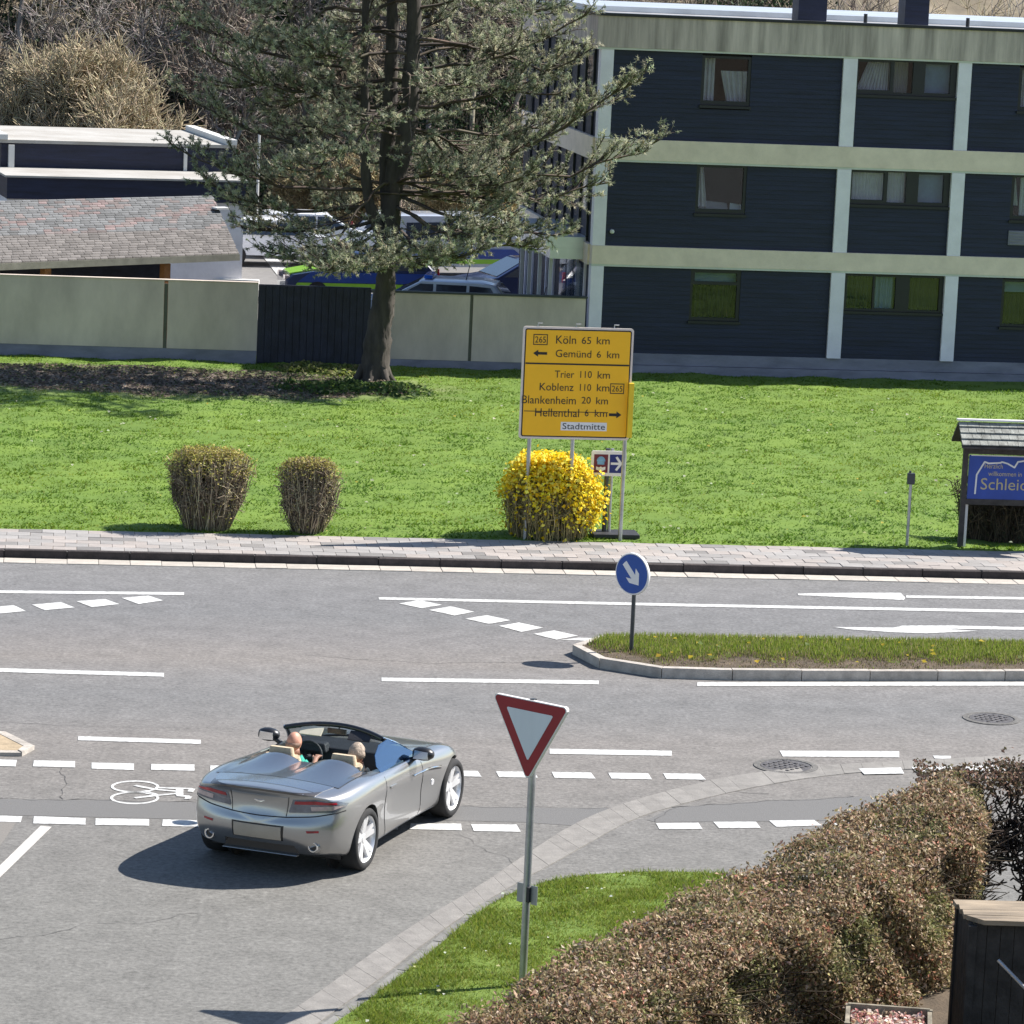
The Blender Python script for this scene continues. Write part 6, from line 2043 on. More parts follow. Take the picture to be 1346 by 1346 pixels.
for a, b in zip(rings[:-1], rings[1:]):
    for j in range(nr_):
        bm.faces.new((a[j], a[(j + 1) % nr_], b[(j + 1) % nr_], b[j]))
bm.faces.new(rings[0][::-1]); bm.faces.new(rings[-1])
bmesh.ops.recalc_face_normals(bm, faces=bm.faces)
cage = bpy.data.meshes.new('body_cage'); bm.to_mesh(cage); bm.free()
cage.polygons.foreach_set('use_smooth', [True] * len(cage.polygons))
body_o = bpy.data.objects.new('body_tmp', cage); COL.objects.link(body_o)
sb = body_o.modifiers.new('s', 'SUBSURF'); sb.levels = 3; sb.render_levels = 3
dg = bpy.context.evaluated_depsgraph_get()
skin_me = bpy.data.meshes.new_from_object(body_o.evaluated_get(dg))     # full skin, before openings
tmp_b = bmesh.new(); tmp_b.from_mesh(skin_me)
BVH = BVHTree.FromBMesh(tmp_b); tmp_b.free()

def cutter(mb, name):
    me = mb.mesh(name)
    o = bpy.data.objects.new(name, me); COL.objects.link(o)
    md = body_o.modifiers.new(name, 'BOOLEAN'); md.operation = 'DIFFERENCE'; md.solver = 'EXACT'; md.object = o
    return o
cuts_ = []
for y, r_ in ((0, .372), (2.60, .372)):
    for sgn in (-1, 1):
        m = MB(); a, b = sgn * .56, sgn * 1.2
        m.cyl((a, y, .345), (b, y, .345), r_, 56); cuts_.append(cutter(m, 'cut'))
ck = [(.70, .42), (.715, .75), (.71, 1.2), (.69, 1.62), (.62, 1.80), (.35, 1.88)]
loop = [(x, y) for x, y in ck] + [(-x, y) for x, y in ck[::-1]]
m = MB(); m.prism([(x, y, .33) for x, y in loop], [(x, y, 1.4) for x, y in loop]); cuts_.append(cutter(m, 'cut'))
# dark opening under the rear bumper
m = MB(); m.prism([(-.47, -1.1, .10), (.47, -1.1, .10), (.47, -.74, .10), (-.47, -.74, .10)], [(-.40, -1.1, .385), (.40, -1.1, .385), (.40, -.74, .385), (-.40, -.74, .385)]); cuts_.append(cutter(m, 'cut'))
dg = bpy.context.evaluated_depsgraph_get()
body_me = bpy.data.meshes.new_from_object(body_o.evaluated_get(dg))
for o in cuts_ + [body_o]:
    bpy.data.objects.remove(o)
body_me.polygons.foreach_set('use_smooth', [True] * len(body_me.polygons))
body_me.set_sharp_from_angle(angle=math.radians(38))
body_me.materials.clear(); body_me.materials.append(M['car_silver'])
body_me.name = 'body'
link('body', body_me, car)

AX = {'rear': (0, 2, Vector((0, 1, 0)), 1, -3.), 'right': (1, 2, Vector((-1, 0, 0)), 0, 3.), 'left': (1, 2, Vector((1, 0, 0)), 0, -3.), 'top': (0, 1, Vector((0, 0, -1)), 2, 3.)}
def shoot(view, a, b):
    ia, ib, d, iw, w0 = AX[view]
    o = [0, 0, 0]; o[ia] = a; o[ib] = b; o[iw] = w0
    h = BVH.ray_cast(Vector(o), d)
    return (h[0], h[1]) if h[0] is not None else (None, None)
def wrap(name, view, poly, m, off=.004, grid=.03, parent=car, rim=.014):
    """A panel laid on the body: the outline is given in a straight view and follows the skin's curve."""
    ia, ib, d, iw, w0 = AX[view]
    b = bmesh.new()
    f = b.faces.new([b.verts.new((p[0], p[1], 0)) for p in poly])
    bmesh.ops.triangulate(b, faces=[f])
    pa = np.array(poly)
    for ax in (0, 1):
        for t in np.arange(pa[:, ax].min() + grid * .5, pa[:, ax].max(), grid):
            co = [0, 0, 0]; no = [0, 0, 0]; co[ax] = t; no[ax] = 1
            bmesh.ops.bisect_plane(b, geom=b.verts[:] + b.edges[:] + b.faces[:], plane_co=co, plane_no=no)
    bad = []
    nm = {}
    for v in b.verts:
        p, n_ = shoot(view, v.co.x, v.co.y)
        if p is None:
            bad.append(v); continue
        v.co = p + n_ * off; nm[v] = n_
    if bad: bmesh.ops.delete(b, geom=bad, context='VERTS')
    be = [e for e in b.edges if e.is_boundary]
    r_ = bmesh.ops.extrude_edge_only(b, edges=be)
    for v in [g for g in r_['geom'] if isinstance(g, bmesh.types.BMVert)]:
        p, n_ = v.co.copy(), None
        h = BVH.find_nearest(v.co)
        v.co = h[0] - h[1] * rim if h[0] is not None else v.co
    bmesh.ops.recalc_face_normals(b, faces=b.faces)
    me = bpy.data.meshes.new(name); b.to_mesh(me); b.free()
    me.polygons.foreach_set('use_smooth', [True] * len(me.polygons))
    me.set_sharp_from_angle(angle=math.radians(40))
    return link(name, me, parent, m)
def seam(name, view, pts, r_=.005, m='seam', off=.0005, parent=car):
    pts = resample(np.array(pts, float), .05)
    q = []
    for a, b in pts:
        p, n_ = shoot(view, a, b)
        if p is not None: q.append(p + n_ * off)
    mb = MB(); mb.tube(q, r_, 6)
    o = mb.build(name, M[m], parent, smooth=60)
    return o
def closed(pts): return list(pts) + [pts[0]]

# tail: lamps, number plate, painted shade under the lip, seams, reflectors, exhausts, diffuser
for sg in (1, -1):
    lamp = wrap('tail_lamp', 'rear', [(sg * x, z) for x, z in ((.375, .885), (.60, .90), (.80, .875), (.865, .835), (.855, .80), (.78, .765), (.34, .742), (.335, .76))], M['lamp_housing'], .006, .03)
    wrap('red_lens', 'rear', [(sg * x, z) for x, z in ((.40, .872), (.60, .886), (.79, .862), (.80, .845), (.60, .848), (.39, .838))], M['lamp_red'], .011, .03, lamp)
    wrap('clear_lens', 'rear', [(sg * x, z) for x, z in ((.56, .822), (.78, .832), (.84, .815), (.77, .785), (.57, .775))], M['lamp_clear'], .010, .03, lamp)
    wrap('reflector', 'rear', [(sg * x, z) for x, z in ((.535, .567), (.66, .572), (.665, .550), (.545, .541))], M['lamp_red'], .005, .03)
    p, n_ = shoot('rear', sg * .60, .40)
    py = p.y
    ex = MB().lathe([(.036, .16), (.036, .0), (.042, -.010), (.054, -.010), (.057, .0), (.057, .16)], (sg * .60, py - .004, .385), 'Y', 24).build('exhaust_tip', M['chrome'], car, smooth=40)
    MB().lathe([(0, .012), (.037, .012), (.037, .03), (0, .03)], (sg * .60, py - .004, .385), 'Y', 20).build('exhaust_bore', M['car_black'], ex)
    MB().lathe([(.058, .002), (.072, .014), (.072, .10)], (sg * .60, py + .006, .385), 'Y', 24).build('exhaust_surround', M['car_silver'], ex, smooth=40)
wrap('tail_panel', 'rear', [(-.325, .905), (.325, .905), (.300, .705), (-.300, .705)], M['car_silver'], .004, .04)
wrap('lip_shade_strip', 'rear', [(-.62, .955), (-.3, .972), (0, .978), (.3, .972), (.62, .955), (.60, .935), (.3, .950), (0, .955), (-.3, .950), (-.60, .935)], M['lip_shade'], .006, .03)  # dark strip painting the shade beneath the boot lip
seam('bumper_seam', 'rear', [(-.86, .765), (-.6, .715), (-.3, .690), (0, .683), (.3, .690), (.6, .715), (.86, .765)], .007)
seam('lid_seam', 'rear', [(.335, .91), (.31, .70)], .004); seam('lid_seam', 'rear', [(-.335, .91), (-.31, .70)], .004)
wrap('number_plate', 'rear', [(-.27, .585), (.27, .585), (.27, .445), (-.27, .445)], M['plate_taupe'], .016, .05, rim=.004)
wrap('plate_recess', 'rear', [(-.30, .600), (.30, .600), (.29, .430), (-.29, .430)], M['car_black'], .003, .05)
# winged emblem on the lid
em = MB()
pe, ne = shoot('rear', 0, .835)
for sg in (1, -1):
    em.prism([(0, pe.y - .006, .842), (sg * .055, pe.y - .006, .850), (sg * .062, pe.y - .006, .842), (sg * .02, pe.y - .006, .826), (0, pe.y - .006, .824)],
             [(0, pe.y - .012, .842), (sg * .055, pe.y - .010, .850), (sg * .062, pe.y - .010, .842), (sg * .02, pe.y - .012, .826), (0, pe.y - .012, .824)])
em.build('emblem', M['chrome'], car)
df = MB()
df.prism([(-.43, -.750, .272), (.43, -.750, .272), (.39, -.750, .392), (-.39, -.750, .392)], [(-.43, -.736, .272), (.43, -.736, .272), (.39, -.736, .392), (-.39, -.736, .392)])
df.build('diffuser', M['car_black'], car)
MB().prism([(-.43, -.80, .266), (.43, -.80, .266), (.44, -.75, .264), (-.44, -.75, .264)], [(-.43, -.80, .278), (.43, -.80, .278), (.44, -.75, .276), (-.44, -.75, .276)]).build('splitter', M['car_silver'], car, bevel=.006)
MB().box((0, 1.3, .19), (1.5, 3.3, .04)).build('floor_pan', M['car_black'], car)

# boot lid panel between the haunches, hood, doors
wrap('boot_lid', 'top', [(-.60, -.70), (.60, -.70), (.69, -.30), (.685, .02), (-.685, .02), (-.69, -.30)], M['car_deck'], .004, .05)
seam('door_seam', 'right', [(.56, .90), (.53, .70), (.56, .42), (.62, .24)], .004)
seam('door_seam', 'right', [(1.66, .88), (1.70, .60), (1.69, .30), (1.66, .24)], .004)
seam('door_seam', 'left', [(.56, .90), (.53, .70), (.56, .42), (.62, .24)], .004)
seam('door_seam', 'left', [(1.66, .88), (1.70, .60), (1.69, .30), (1.66, .24)], .004)
seam('bonnet_seam', 'top', [(.70, 2.02), (.71, 2.4), (.66, 2.9), (.52, 3.15), (0, 3.22), (-.52, 3.15), (-.66, 2.9), (-.71, 2.4), (-.70, 2.02)], .004)
for v, sg in (('right', 1), ('left', -1)):
    wrap('side_vent', v, [(1.84, .735), (2.20, .690), (2.19, .655), (1.86, .700)], M['car_black'], .003, .04)
    sv_ = seam('side_strake', v, [(1.40, .735), (1.75, .728), (2.0, .710), (2.17, .680)], .010, 'chrome', .006)
    wrap('door_handle', v, [(.66, .775), (.86, .765), (.86, .745), (.66, .752)], M['car_silver'], .012, .05)
    wrap('side_sill', v, [(.42, .235), (2.18, .215), (2.2, .185), (.42, .19)], M['car_black'], .004, .08)
wrap('side_badge', 'right', [(2.0 + .035 * math.cos(a), .535 + .035 * math.sin(a)) for a in np.linspace(0, 2 * math.pi, 13)[:-1]], M['alloy'], .005, .05)
wrap('headlamp', 'top', [(.55, 3.02), (.70, 2.78), (.79, 2.80), (.76, 2.98), (.66, 3.14)], M['lamp_clear'], .004, .05)
wrap('headlamp', 'top', [(-.55, 3.02), (-.70, 2.78), (-.79, 2.80), (-.76, 2.98), (-.66, 3.14)], M['lamp_clear'], .004, .05)

# wheels
def wheel(x, y, sg):
    w = bpy.data.objects.new('wheel', None); COL.objects.link(w); w.parent = car; w.location = (x, y, .338)
    w.rotation_euler = (0, 0, 0 if sg > 0 else math.pi)
    pr = [(.250, -.115), (.280, -.122), (.318, -.116), (.334, -.095), (.338, -.05), (.338, .05), (.334, .095), (.318, .116), (.280, .122), (.256, .112), (.250, .10)]
    MB().lathe(pr, (0, 0, 0), 'X', 56).build('tyre', M['car_rubber'], w, smooth=50)
    rim = MB()
    rim.lathe([(.256, -.10), (.245, -.09), (.232, .06), (.246, .100), (.262, .114), (.272, .118), (.268, .106), (.256, .085)], (0, 0, 0), 'X', 56)
    # five split spokes
    for k in range(5):
        for dl in (-.185, .185):
            an = 2 * math.pi * k / 5 + .35
            a1 = an + dl
            ca, sa = math.cos(an), math.sin(an); c1_, s1_ = math.cos(a1), math.sin(a1)
            r0, r1 = .045, .246
            t0 = np.array([0, -sa, ca]); t1 = np.array([0, -s1_, c1_])
            p0 = np.array([.070, r0 * ca, r0 * sa]); p1 = np.array([.098, r1 * c1_, r1 * s1_])
            w0, w1 = .034, .025
            A = [p0 - t0 * w0, p0 + t0 * w0, p1 + t1 * w1, p1 - t1 * w1]
            rim.prism([tuple(a - np.array([.035, 0, 0])) for a in A], [tuple(a) for a in A])
    rim.lathe([(0, .078), (.045, .078), (.062, .066), (.062, .02)], (0, 0, 0), 'X', 20)
    rim.build('rim', M['alloy'], w, smooth=35)
    MB().lathe([(0, -.02), (.175, -.02), (.175, .012), (0, .012)], (0, 0, 0), 'X', 32).build('brake_disc', M['brake'], w)
for y in (0, 2.6):
    for sg in (1, -1):
        wheel(sg * (.795 if y == 0 else .798), y, sg)
for y in (0, 2.6):
    for sg in (-1, 1):
        a, b = sg * .565, sg * .60
        MB().cyl((a, y, .345), (b, y, .345), .368, 32).build('wheel_well', M['car_rubber'], car)

# cockpit
tub = MB()
li = [(x * .985, y * 1.0 + (.0 if y > .5 else .01)) for x, y in loop]
n_l = len(li)
tub.add([(x, y, .345) for x, y in li] + [(x, y, .86) for x, y in li], [tuple(range(n_l))[::-1]] + [(i, (i + 1) % n_l, n_l + (i + 1) % n_l, n_l + i) for i in range(n_l)])
tub.build('interior', M['leather_dark'], car)
dsh = MB()
dsh.prism([(-.69, 1.45, .60), (.69, 1.45, .60), (.66, 1.85, .60), (-.66, 1.85, .60)], [(-.68, 1.52, .90), (.68, 1.52, .90), (.60, 1.88, .945), (-.60, 1.88, .945)])
dsh.prism([(-.15, .55, .40), (.15, .55, .40), (.15, 1.46, .40), (-.15, 1.46, .40)], [(-.12, .55, .66), (.12, .55, .66), (.13, 1.46, .72), (-.13, 1.46, .72)])
dsh.prism([(-.56, 1.40, .86), (-.18, 1.40, .86), (-.20, 1.60, .86), (-.54, 1.60, .86)], [(-.52, 1.44, .955), (-.22, 1.44, .955), (-.24, 1.60, .95), (-.50, 1.60, .95)])
dsh.build('dashboard', M['leather_dark'], car, bevel=.02)
def curve_pad(mb, pts, w, t0, taper=1.0):
    """Upholstered slab swept along pts in the y-z plane."""
    pts = [np.array(p, float) for p in pts]
    prev = None
    for i, p in enumerate(pts):
        tdir = pts[min(i + 1, len(pts) - 1)] - pts[max(i - 1, 0)]
        tdir /= np.linalg.norm(tdir)
        nn_ = np.array([tdir[1], -tdir[0]])
        ww_ = w * (1 + (taper - 1) * i / (len(pts) - 1))
        ring = []
        for fx, fo in ((-1, -.5), (-1, .5), (-.8, 1), (.8, 1), (1, .5), (1, -.5), (.8, -1), (-.8, -1)):
            ring.append((fx * ww_ / 2, p[0] + nn_[0] * fo * t0 / 2, p[1] + nn_[1] * fo * t0 / 2))
        k = len(mb.v); mb.v += [tuple(map(float, q)) for q in ring]
        if prev is not None:
            for j in range(8): mb.f.append((prev + j, prev + (j + 1) % 8, k + (j + 1) % 8, k + j))
        else: mb.f.append(tuple(range(k, k + 8))[::-1])
        prev = k
    mb.f.append(tuple(range(prev, prev + 8)))
for sx in (-.37, .37):
    seat = bpy.data.objects.new('seat', None); COL.objects.link(seat); seat.parent = car; seat.location = (sx, 0, 0)
    m = MB(); curve_pad(m, [(1.22, .53), (1.05, .55), (.75, .50)], .48, .13); m.build('cushion', M['leather_cream'], seat, smooth=60)
    m = MB(); curve_pad(m, [(.78, .50), (.70, .62), (.64, .80), (.60, .93), (.585, .985)], .50, .12, .80); m.build('backrest', M['leather_cream'], seat, smooth=60)
    m = MB(); curve_pad(m, [(.585, .955), (.57, 1.04), (.575, 1.085)], .30, .10, .85); m.build('headrest', M['leather_cream'], seat, smooth=60)
# fairings behind the seats, sloping down to the deck
def hump(x, y):
    f = np.clip((y + .42) / .80, 0, 1)
    hx = max(0.0, 1 - ((abs(x) - .36) / .27) ** 2)
    return .072 * (f ** 1.7) * hx ** .9
xs_ = np.linspace(-.72, .72, 49); ys_ = np.linspace(-.40, .40, 21)
vs, fs = [], []
for y in ys_:
    for x in xs_:
        p, n_ = shoot('top', x, y)
        vs.append((x, y, (p.z if p else .95) + .006 + hump(x, y)))
nx = len(xs_)
for i in range(len(ys_) - 1):
    for j in range(nx - 1): fs.append((i * nx + j, i * nx + j + 1, (i + 1) * nx + j + 1, (i + 1) * nx + j))
k = len(vs)
vs += [(x, .40, .74) for x in xs_]
b0 = (len(ys_) - 1) * nx
for j in range(nx - 1): fs.append((b0 + j, b0 + j + 1, k + j + 1, k + j))
MB().add(vs, fs).build('tonneau_cover', M['car_cover'], car, smooth=50)
for sg in (-1, 1):   # dark trim on the fairing fronts
    m = MB(); a = np.linspace(-.25, .25, 9)
    top_ = [(sg * .36 + x, .412, (shoot('top', sg * .36 + x, .40)[0].z) + hump(sg * .36 + x, .40) - .004) for x in a]
    m.prism(top_ + [(sg * .36 + .25, .412, .80), (sg * .36 - .25, .412, .80)], [(p[0], p[1] + .03, p[2]) for p in top_] + [(sg * .36 + .25, .442, .80), (sg * .36 - .25, .442, .80)])
    m.build('fairing_trim', M['leather_dark'], car)
# windscreen
def arc(y0, bow, w, z, zb, n=13):
    return [(-w + 2 * w * i / (n - 1), y0 + bow * (1 - (2 * i / (n - 1) - 1) ** 2), z + zb * (1 - (2 * i / (n - 1) - 1) ** 2)) for i in range(n)]
lowa = arc(1.66, .36, .735, .905, .045)
topa = arc(1.16, .13, .585, 1.165, .065)
gl_ = MB(); n = len(lowa); k = 5
vs = []
for r_ in range(k + 1):
    t = r_ / k
    for a, b in zip(lowa, topa):
        vs.append(tuple(a[i] * (1 - t) + b[i] * t + (.025 * math.sin(math.pi * t) if i == 2 else 0) for i in range(3)))
fs = [(r_ * n + j, r_ * n + j + 1, (r_ + 1) * n + j + 1, (r_ + 1) * n + j) for r_ in range(k) for j in range(n - 1)]
gl_.add(vs, fs).build('windscreen', M['car_glass'], car, smooth=70)
hd = MB(); hd.tube(topa, .028, 8)
for q in (0, n - 1):
    pil = [vs[r_ * n + q] for r_ in range(k + 1)]
    hd.tube(pil, [.030, .027, .025, .024, .024, .026], 8)
hd.build('windscreen_frame', M['car_black'], car, smooth=60)
MB().tube(lowa, .014, 6).build('scuttle_trim', M['car_black'], car, smooth=60)
tr = MB()
pil = [vs[r_ * n + n - 1] for r_ in range(k + 1)]
tr.tube([(p[0] + .012, p[1] - .012, p[2] + .020) for p in pil], .008, 6)
pil = [vs[r_ * n] for r_ in range(k + 1)]
tr.tube([(p[0] - .012, p[1] - .012, p[2] + .020) for p in pil], .008, 6)
tr.build('pillar_trim', M['chrome'], car)
MB().box((0, 1.25, 1.165), (.22, .03, .055)).tube([(0, 1.27, 1.16), (0, 1.33, 1.20)], .01, 6).build('rear_view_mirror', M['car_black'], car)
for x in (-.28, .30):
    m = MB(); m.box((x, 1.19, 1.155), (.26, .012, .13), rx=-.9); m.build('sun_visor', M['visor_cream'] if x < 0 else M['leather_dark'], car)
# raised side windows and door mirrors
for sg in (1, -1):
    w = MB()
    pts = [(.80, .60, .925), (.79, 1.72, .895), (.775, 1.66, .935), (.70, 1.40, 1.075), (.63, 1.18, 1.165), (.64, .90, 1.155), (.69, .68, 1.09), (.75, .58, 1.0)]
    pts = [(sg * x, y, z) for x, y, z in pts]
    w.prism(pts, [(p[0] - sg * .006, p[1], p[2]) for p in pts])
    if sg > 0: w.build('side_window', M['side_glass'], car)
    mm = bpy.data.objects.new('door_mirror', None); COL.objects.link(mm); mm.parent = car; mm.location = (sg * .935, 1.50, .965); mm.scale = (1.25, 1.2, 1.25)
    h_ = MB()
    prof = [(.015, -.09), (.055, -.085), (.075, -.05), (.080, 0), (.070, .05), (.040, .085), (.01, .095)]
    vs2, fs2 = [], []
    for r_, t in prof:
        for j in range(14):
            an = 2 * math.pi * j / 14
            vs2.append((t * 1.05, r_ * math.cos(an) * .95 + .02, r_ * math.sin(an) * .78))
    for i in range(len(prof) - 1):
        for j in range(14): fs2.append((i * 14 + j, i * 14 + (j + 1) % 14, (i + 1) * 14 + (j + 1) % 14, (i + 1) * 14 + j))
    fs2 += [tuple(range(14))[::-1], tuple((len(prof) - 1) * 14 + j for j in range(14))]
    h_.add(vs2, fs2)
    h_.tube([(-sg * .13, .02, -.075), (-sg * .04, .02, -.02)], [.022, .026], 8)
    h_.build('mirror_shell', M['car_black'], mm, smooth=50)
    g_ = MB(); g_.prism([(x, -.062, z) for x, z in ((-.07, -.035), (.07, -.03), (.065, .035), (-.06, .04))], [(x, -.055, z) for x, z in ((-.07, -.035), (.07, -.03), (.065, .035), (-.06, .04))])
    g_.build('mirror_glass', M['chrome'], mm)
# steering wheel
sw_o = MB()
ringp = [(-.37 + .18 * math.cos(a), 1.28 + .18 * math.sin(a) * .40, .82 + .18 * math.sin(a) * .92) for a in np.linspace(0, 2 * math.pi, 25)]
sw_o.tube(ringp, .016, 8, cap=False); sw_o.tube([(-.54, 1.28, .82), (-.20, 1.28, .82)], .014, 6); sw_o.tube([(-.37, 1.28, .82), (-.37, 1.21, .66)], .014, 6); sw_o.tube([(-.37, 1.28, .82), (-.37, 1.45, .80)], .03, 8)
sw_o.build('steering_wheel', M['leather_dark'], car, smooth=60)

# ------------------------------------------------------------------ the two people in the car
def person(name, label, joints, edges, radii, skin_z, m_shirt, m_hair, head, head_fw, hair, rot_parent, group=None):
    """joints are car coordinates; one skinned body, head included, with hair as a child."""
    me = bpy.data.meshes.new('body_' + name)
    base = np.array(joints[0])
    me.from_pydata([tuple(np.array(j) - base) for j in joints], edges, [])
    o = bpy.data.objects.new('tmp', me); COL.objects.link(o)
    md = o.modifiers.new('skin', 'SKIN'); md.use_smooth_shade = True
    for i, r_ in enumerate(radii):
        sv = me.skin_vertices[0].data[i]
        sv.radius = (r_, r_) if not hasattr(r_, '__len__') else r_
    me.skin_vertices[0].data[0].use_root = True
    ss2 = o.modifiers.new('sub', 'SUBSURF'); ss2.levels = 2; ss2.render_levels = 2
    dg = bpy.context.evaluated_depsgraph_get()
    out = bpy.data.meshes.new_from_object(o.evaluated_get(dg))
    bpy.data.objects.remove(o)
    # head shaped onto the same mesh
    out.materials.clear(); out.materials.append(m_shirt); out.materials.append(M['skin'])
    b = bmesh.new(); b.from_mesh(out)
    hc = np.array(head) - base
    fwv = np.array(head_fw, float); fwv /= np.linalg.norm(fwv); rt = np.array([fwv[1], -fwv[0], 0]); rt /= np.linalg.norm(rt); up = np.cross(rt, fwv)
    U, W = 28, 20
    grid = {}
    def hpt(th, ph):
        x, y, z = math.sin(ph) * math.sin(th), math.sin(ph) * math.cos(th), math.cos(ph)   # y forward
        sx, sy, sz = .078, .098, .120
        if z < 0: sx *= 1 + .20 * z; sy *= 1 + .10 * z
        px_, py_, pz_ = x * sx, y * sy, z * sz
        fr = max(0, y)
        nose = math.exp(-((x / .16) ** 2) - ((z + .10) / .20) ** 2) * fr
        brow = math.exp(-((z - .22) / .10) ** 2) * fr * .4
        eye = (math.exp(-(((abs(x) - .40) / .14) ** 2) - ((z - .06) / .10) ** 2)) * fr
        chin = math.exp(-((x / .3) ** 2) - ((z + .85) / .2) ** 2) * max(0, y + .3)
        mouth = math.exp(-((x / .28) ** 2) - ((z + .48) / .05) ** 2) * fr
        py_ += .026 * nose + .008 * brow - .012 * eye + .016 * chin - .006 * mouth
        ear = math.exp(-((y + .05) / .16) ** 2 - ((z + .02) / .22) ** 2) * (abs(x) > .75)
        px_ += math.copysign(.022 * ear, x)
        return px_, py_, pz_
    for j in range(W + 1):
        for i in range(U):
            q = hpt(2 * math.pi * i / U, max(1e-3, math.pi * j / W))
            grid[i, j] = b.verts.new(tuple(hc + rt * q[0] + fwv * q[1] + up * q[2]))
    for j in range(W):
        for i in range(U):
            try: b.faces.new((grid[i, j], grid[i, j + 1], grid[(i + 1) % U, j + 1], grid[(i + 1) % U, j]))
            except ValueError: pass
    bmesh.ops.remove_doubles(b, verts=b.verts, dist=.0008)
    bmesh.ops.recalc_face_normals(b, faces=b.faces)
    for f in b.faces:
        c = f.calc_center_median()
        f.smooth = True
        f.material_index = 1 if skin_z(c + Vector(base)) else 0
    b.to_mesh(out); b.free()
    out.name = 'person'
    w = bpy.data.objects.new('person', out); COL.objects.link(w)
    w.matrix_world = Matrix.Translation(car.location) @ Matrix.Rotation(car.rotation_euler.z, 4, 'Z') @ Matrix.Scale(1.025, 4) @ Matrix.Translation(Vector(base))
    tag(w, label, 'person', group)
    # hair: a shell over the part of the skull it covers
    hb_ = bmesh.new(); g2 = {}
    for j in range(W + 1):
        for i in range(U):
            th, ph = 2 * math.pi * i / U, max(1e-3, math.pi * j / W)
            q = hpt(th, ph)
            n3 = np.array(q) / (np.linalg.norm(q) + 1e-9)
            cov = hair(math.sin(ph) * math.cos(th), math.cos(ph), math.sin(ph) * math.sin(th))
            q = np.array(q) + n3 * (.012 * cov if cov > 0 else -.012) + n3 * random.uniform(0, .004)
            g2[i, j] = hb_.verts.new(tuple(hc + rt * q[0] + fwv * q[1] + up * q[2]))
    for j in range(W):
        for i in range(U):
            f = hb_.faces.new((g2[i, j], g2[i, j + 1], g2[(i + 1) % U, j + 1], g2[(i + 1) % U, j])); f.smooth = True
    hm = bpy.data.meshes.new('hair'); hb_.to_mesh(hm); hb_.free()
    link('hair', hm, w, m_hair)
    return w
def hand(J, E, R, wrist, pal_dir, side, i0):
    """Palm and five short finger chains curled round what is held."""
    w = np.array(wrist); p = w + np.array(pal_dir) * .075
    k = len(J); J.append(tuple(p)); E.append((i0, k)); R.append((.032, .020))
    s = np.array(side)
    for f, ln in zip((-.030, -.010, .010, .030), (.028, .033, .031, .025)):
        a = p + s * f + np.array(pal_dir) * .018
        b_ = a + np.array(pal_dir) * ln + np.array([0, 0, -.012])
        c_ = b_ + np.array([0, -.020, -.018])
        n0 = len(J); J.extend([tuple(a), tuple(b_), tuple(c_)]); E.extend([(k, n0), (n0, n0 + 1), (n0 + 1, n0 + 2)]); R.extend([.010, .009, .008])
    a = w + np.array(pal_dir) * .03 + s * (-.045); b_ = a + np.array(pal_dir) * .03 + np.array([0, -.005, .012])
    n0 = len(J); J.extend([tuple(a), tuple(b_)]); E.extend([(i0, n0), (n0, n0 + 1)]); R.extend([.012, .010])
def seated(cx, hold, head):
    hx, hy, hz = head
    J = [(cx, .84, .56), (cx, .80, .70), (cx, .77, .86), (hx, hy - .005, .965), (hx, hy + .01, hz - .06),
         (cx - .155, .785, .905), (cx - .235, .86, .72), (cx + .155, .785, .905), (cx + .235, .86, .72), (cx - .10, 1.22, .60), (cx + .10, 1.22, .60), (cx - .10, 1.34, .46), (cx + .10, 1.34, .46)]
    E = [(0, 1), (1, 2), (2, 3), (3, 4), (2, 5), (5, 6), (2, 7), (7, 8), (0, 9), (0, 10), (9, 11), (10, 12)]
    R = [.155, .145, .135, .058, .055, .065, .046, .065, .046, .080, .080, .058, .058]
    for s_, el in ((0, 6), (1, 8)):
        wr = hold[s_]
        k = len(J); J.append(tuple(wr)); E.append((el, k)); R.append(.028)
        d = np.array([0, .9, .2]); d /= np.linalg.norm(d)
        hand(J, E, R, wr, d, (1, 0, 0) if s_ else (-1, 0, 0), k)
    return J, E, R
J, E, R = seated(-.36, [(-.52, 1.18, .84), (-.22, 1.18, .84)], (-.33, .80, 1.10))
person('driver', 'bald person in a teal shirt driving in the left seat of the silver car', J, E, R, lambda c: c.z > .955 or (c.y > 1.0 and c.z > .70), M['shirt_teal'], M['hair_short'], (-.33, .82, 1.085), (.25, 1, -.05),
       lambda fy, uz, sx: 1.0 if (uz < .10 and uz > -.45 and fy < -.15) else -1, car)
J, E, R = seated(.37, [(.26, 1.12, .60), (.48, 1.12, .60)], (.41, .80, 1.06))
person('passenger', 'person with short grey hair sitting in the right seat of the silver car', J, E, R, lambda c: c.z > .935 or (c.y > 1.0 and c.z > .56), M['shirt_sand'], M['hair_grey'], (.42, .82, 1.045), (.2, 1, -.1),
       lambda fy, uz, sx: 1.0 if (uz > .45 or (fy < .25 and uz > -.45)) else -1, car)

# ------------------------------------------------------------------ vehicles parked in the yard
mat('van_silver', (.50, .54, .62), .32, metal=.35, var=.03, scale=2, coat=.6)
mat('van_white', (.70, .72, .76), .35, var=.03, scale=2, coat=.6)
mat('stripe_blue', (.012, .05, .26), .35, var=.05, scale=3, coat=.4)
mat('stripe_lime', (.24, .50, .03), .35, var=.04, scale=3, coat=.4)
mat('glass_dark', (.020, .028, .045), .08, var=.1, scale=2, coat=.8)
mat('car_navy', (.010, .020, .075), .3, var=.05, scale=3, coat=.6)
mat('lamp_blue', (.02, .12, .55), .15, var=.1, scale=5, coat=.5)
mat('car_red', (.45, .05, .04), .35, var=.04, scale=2, coat=.5)

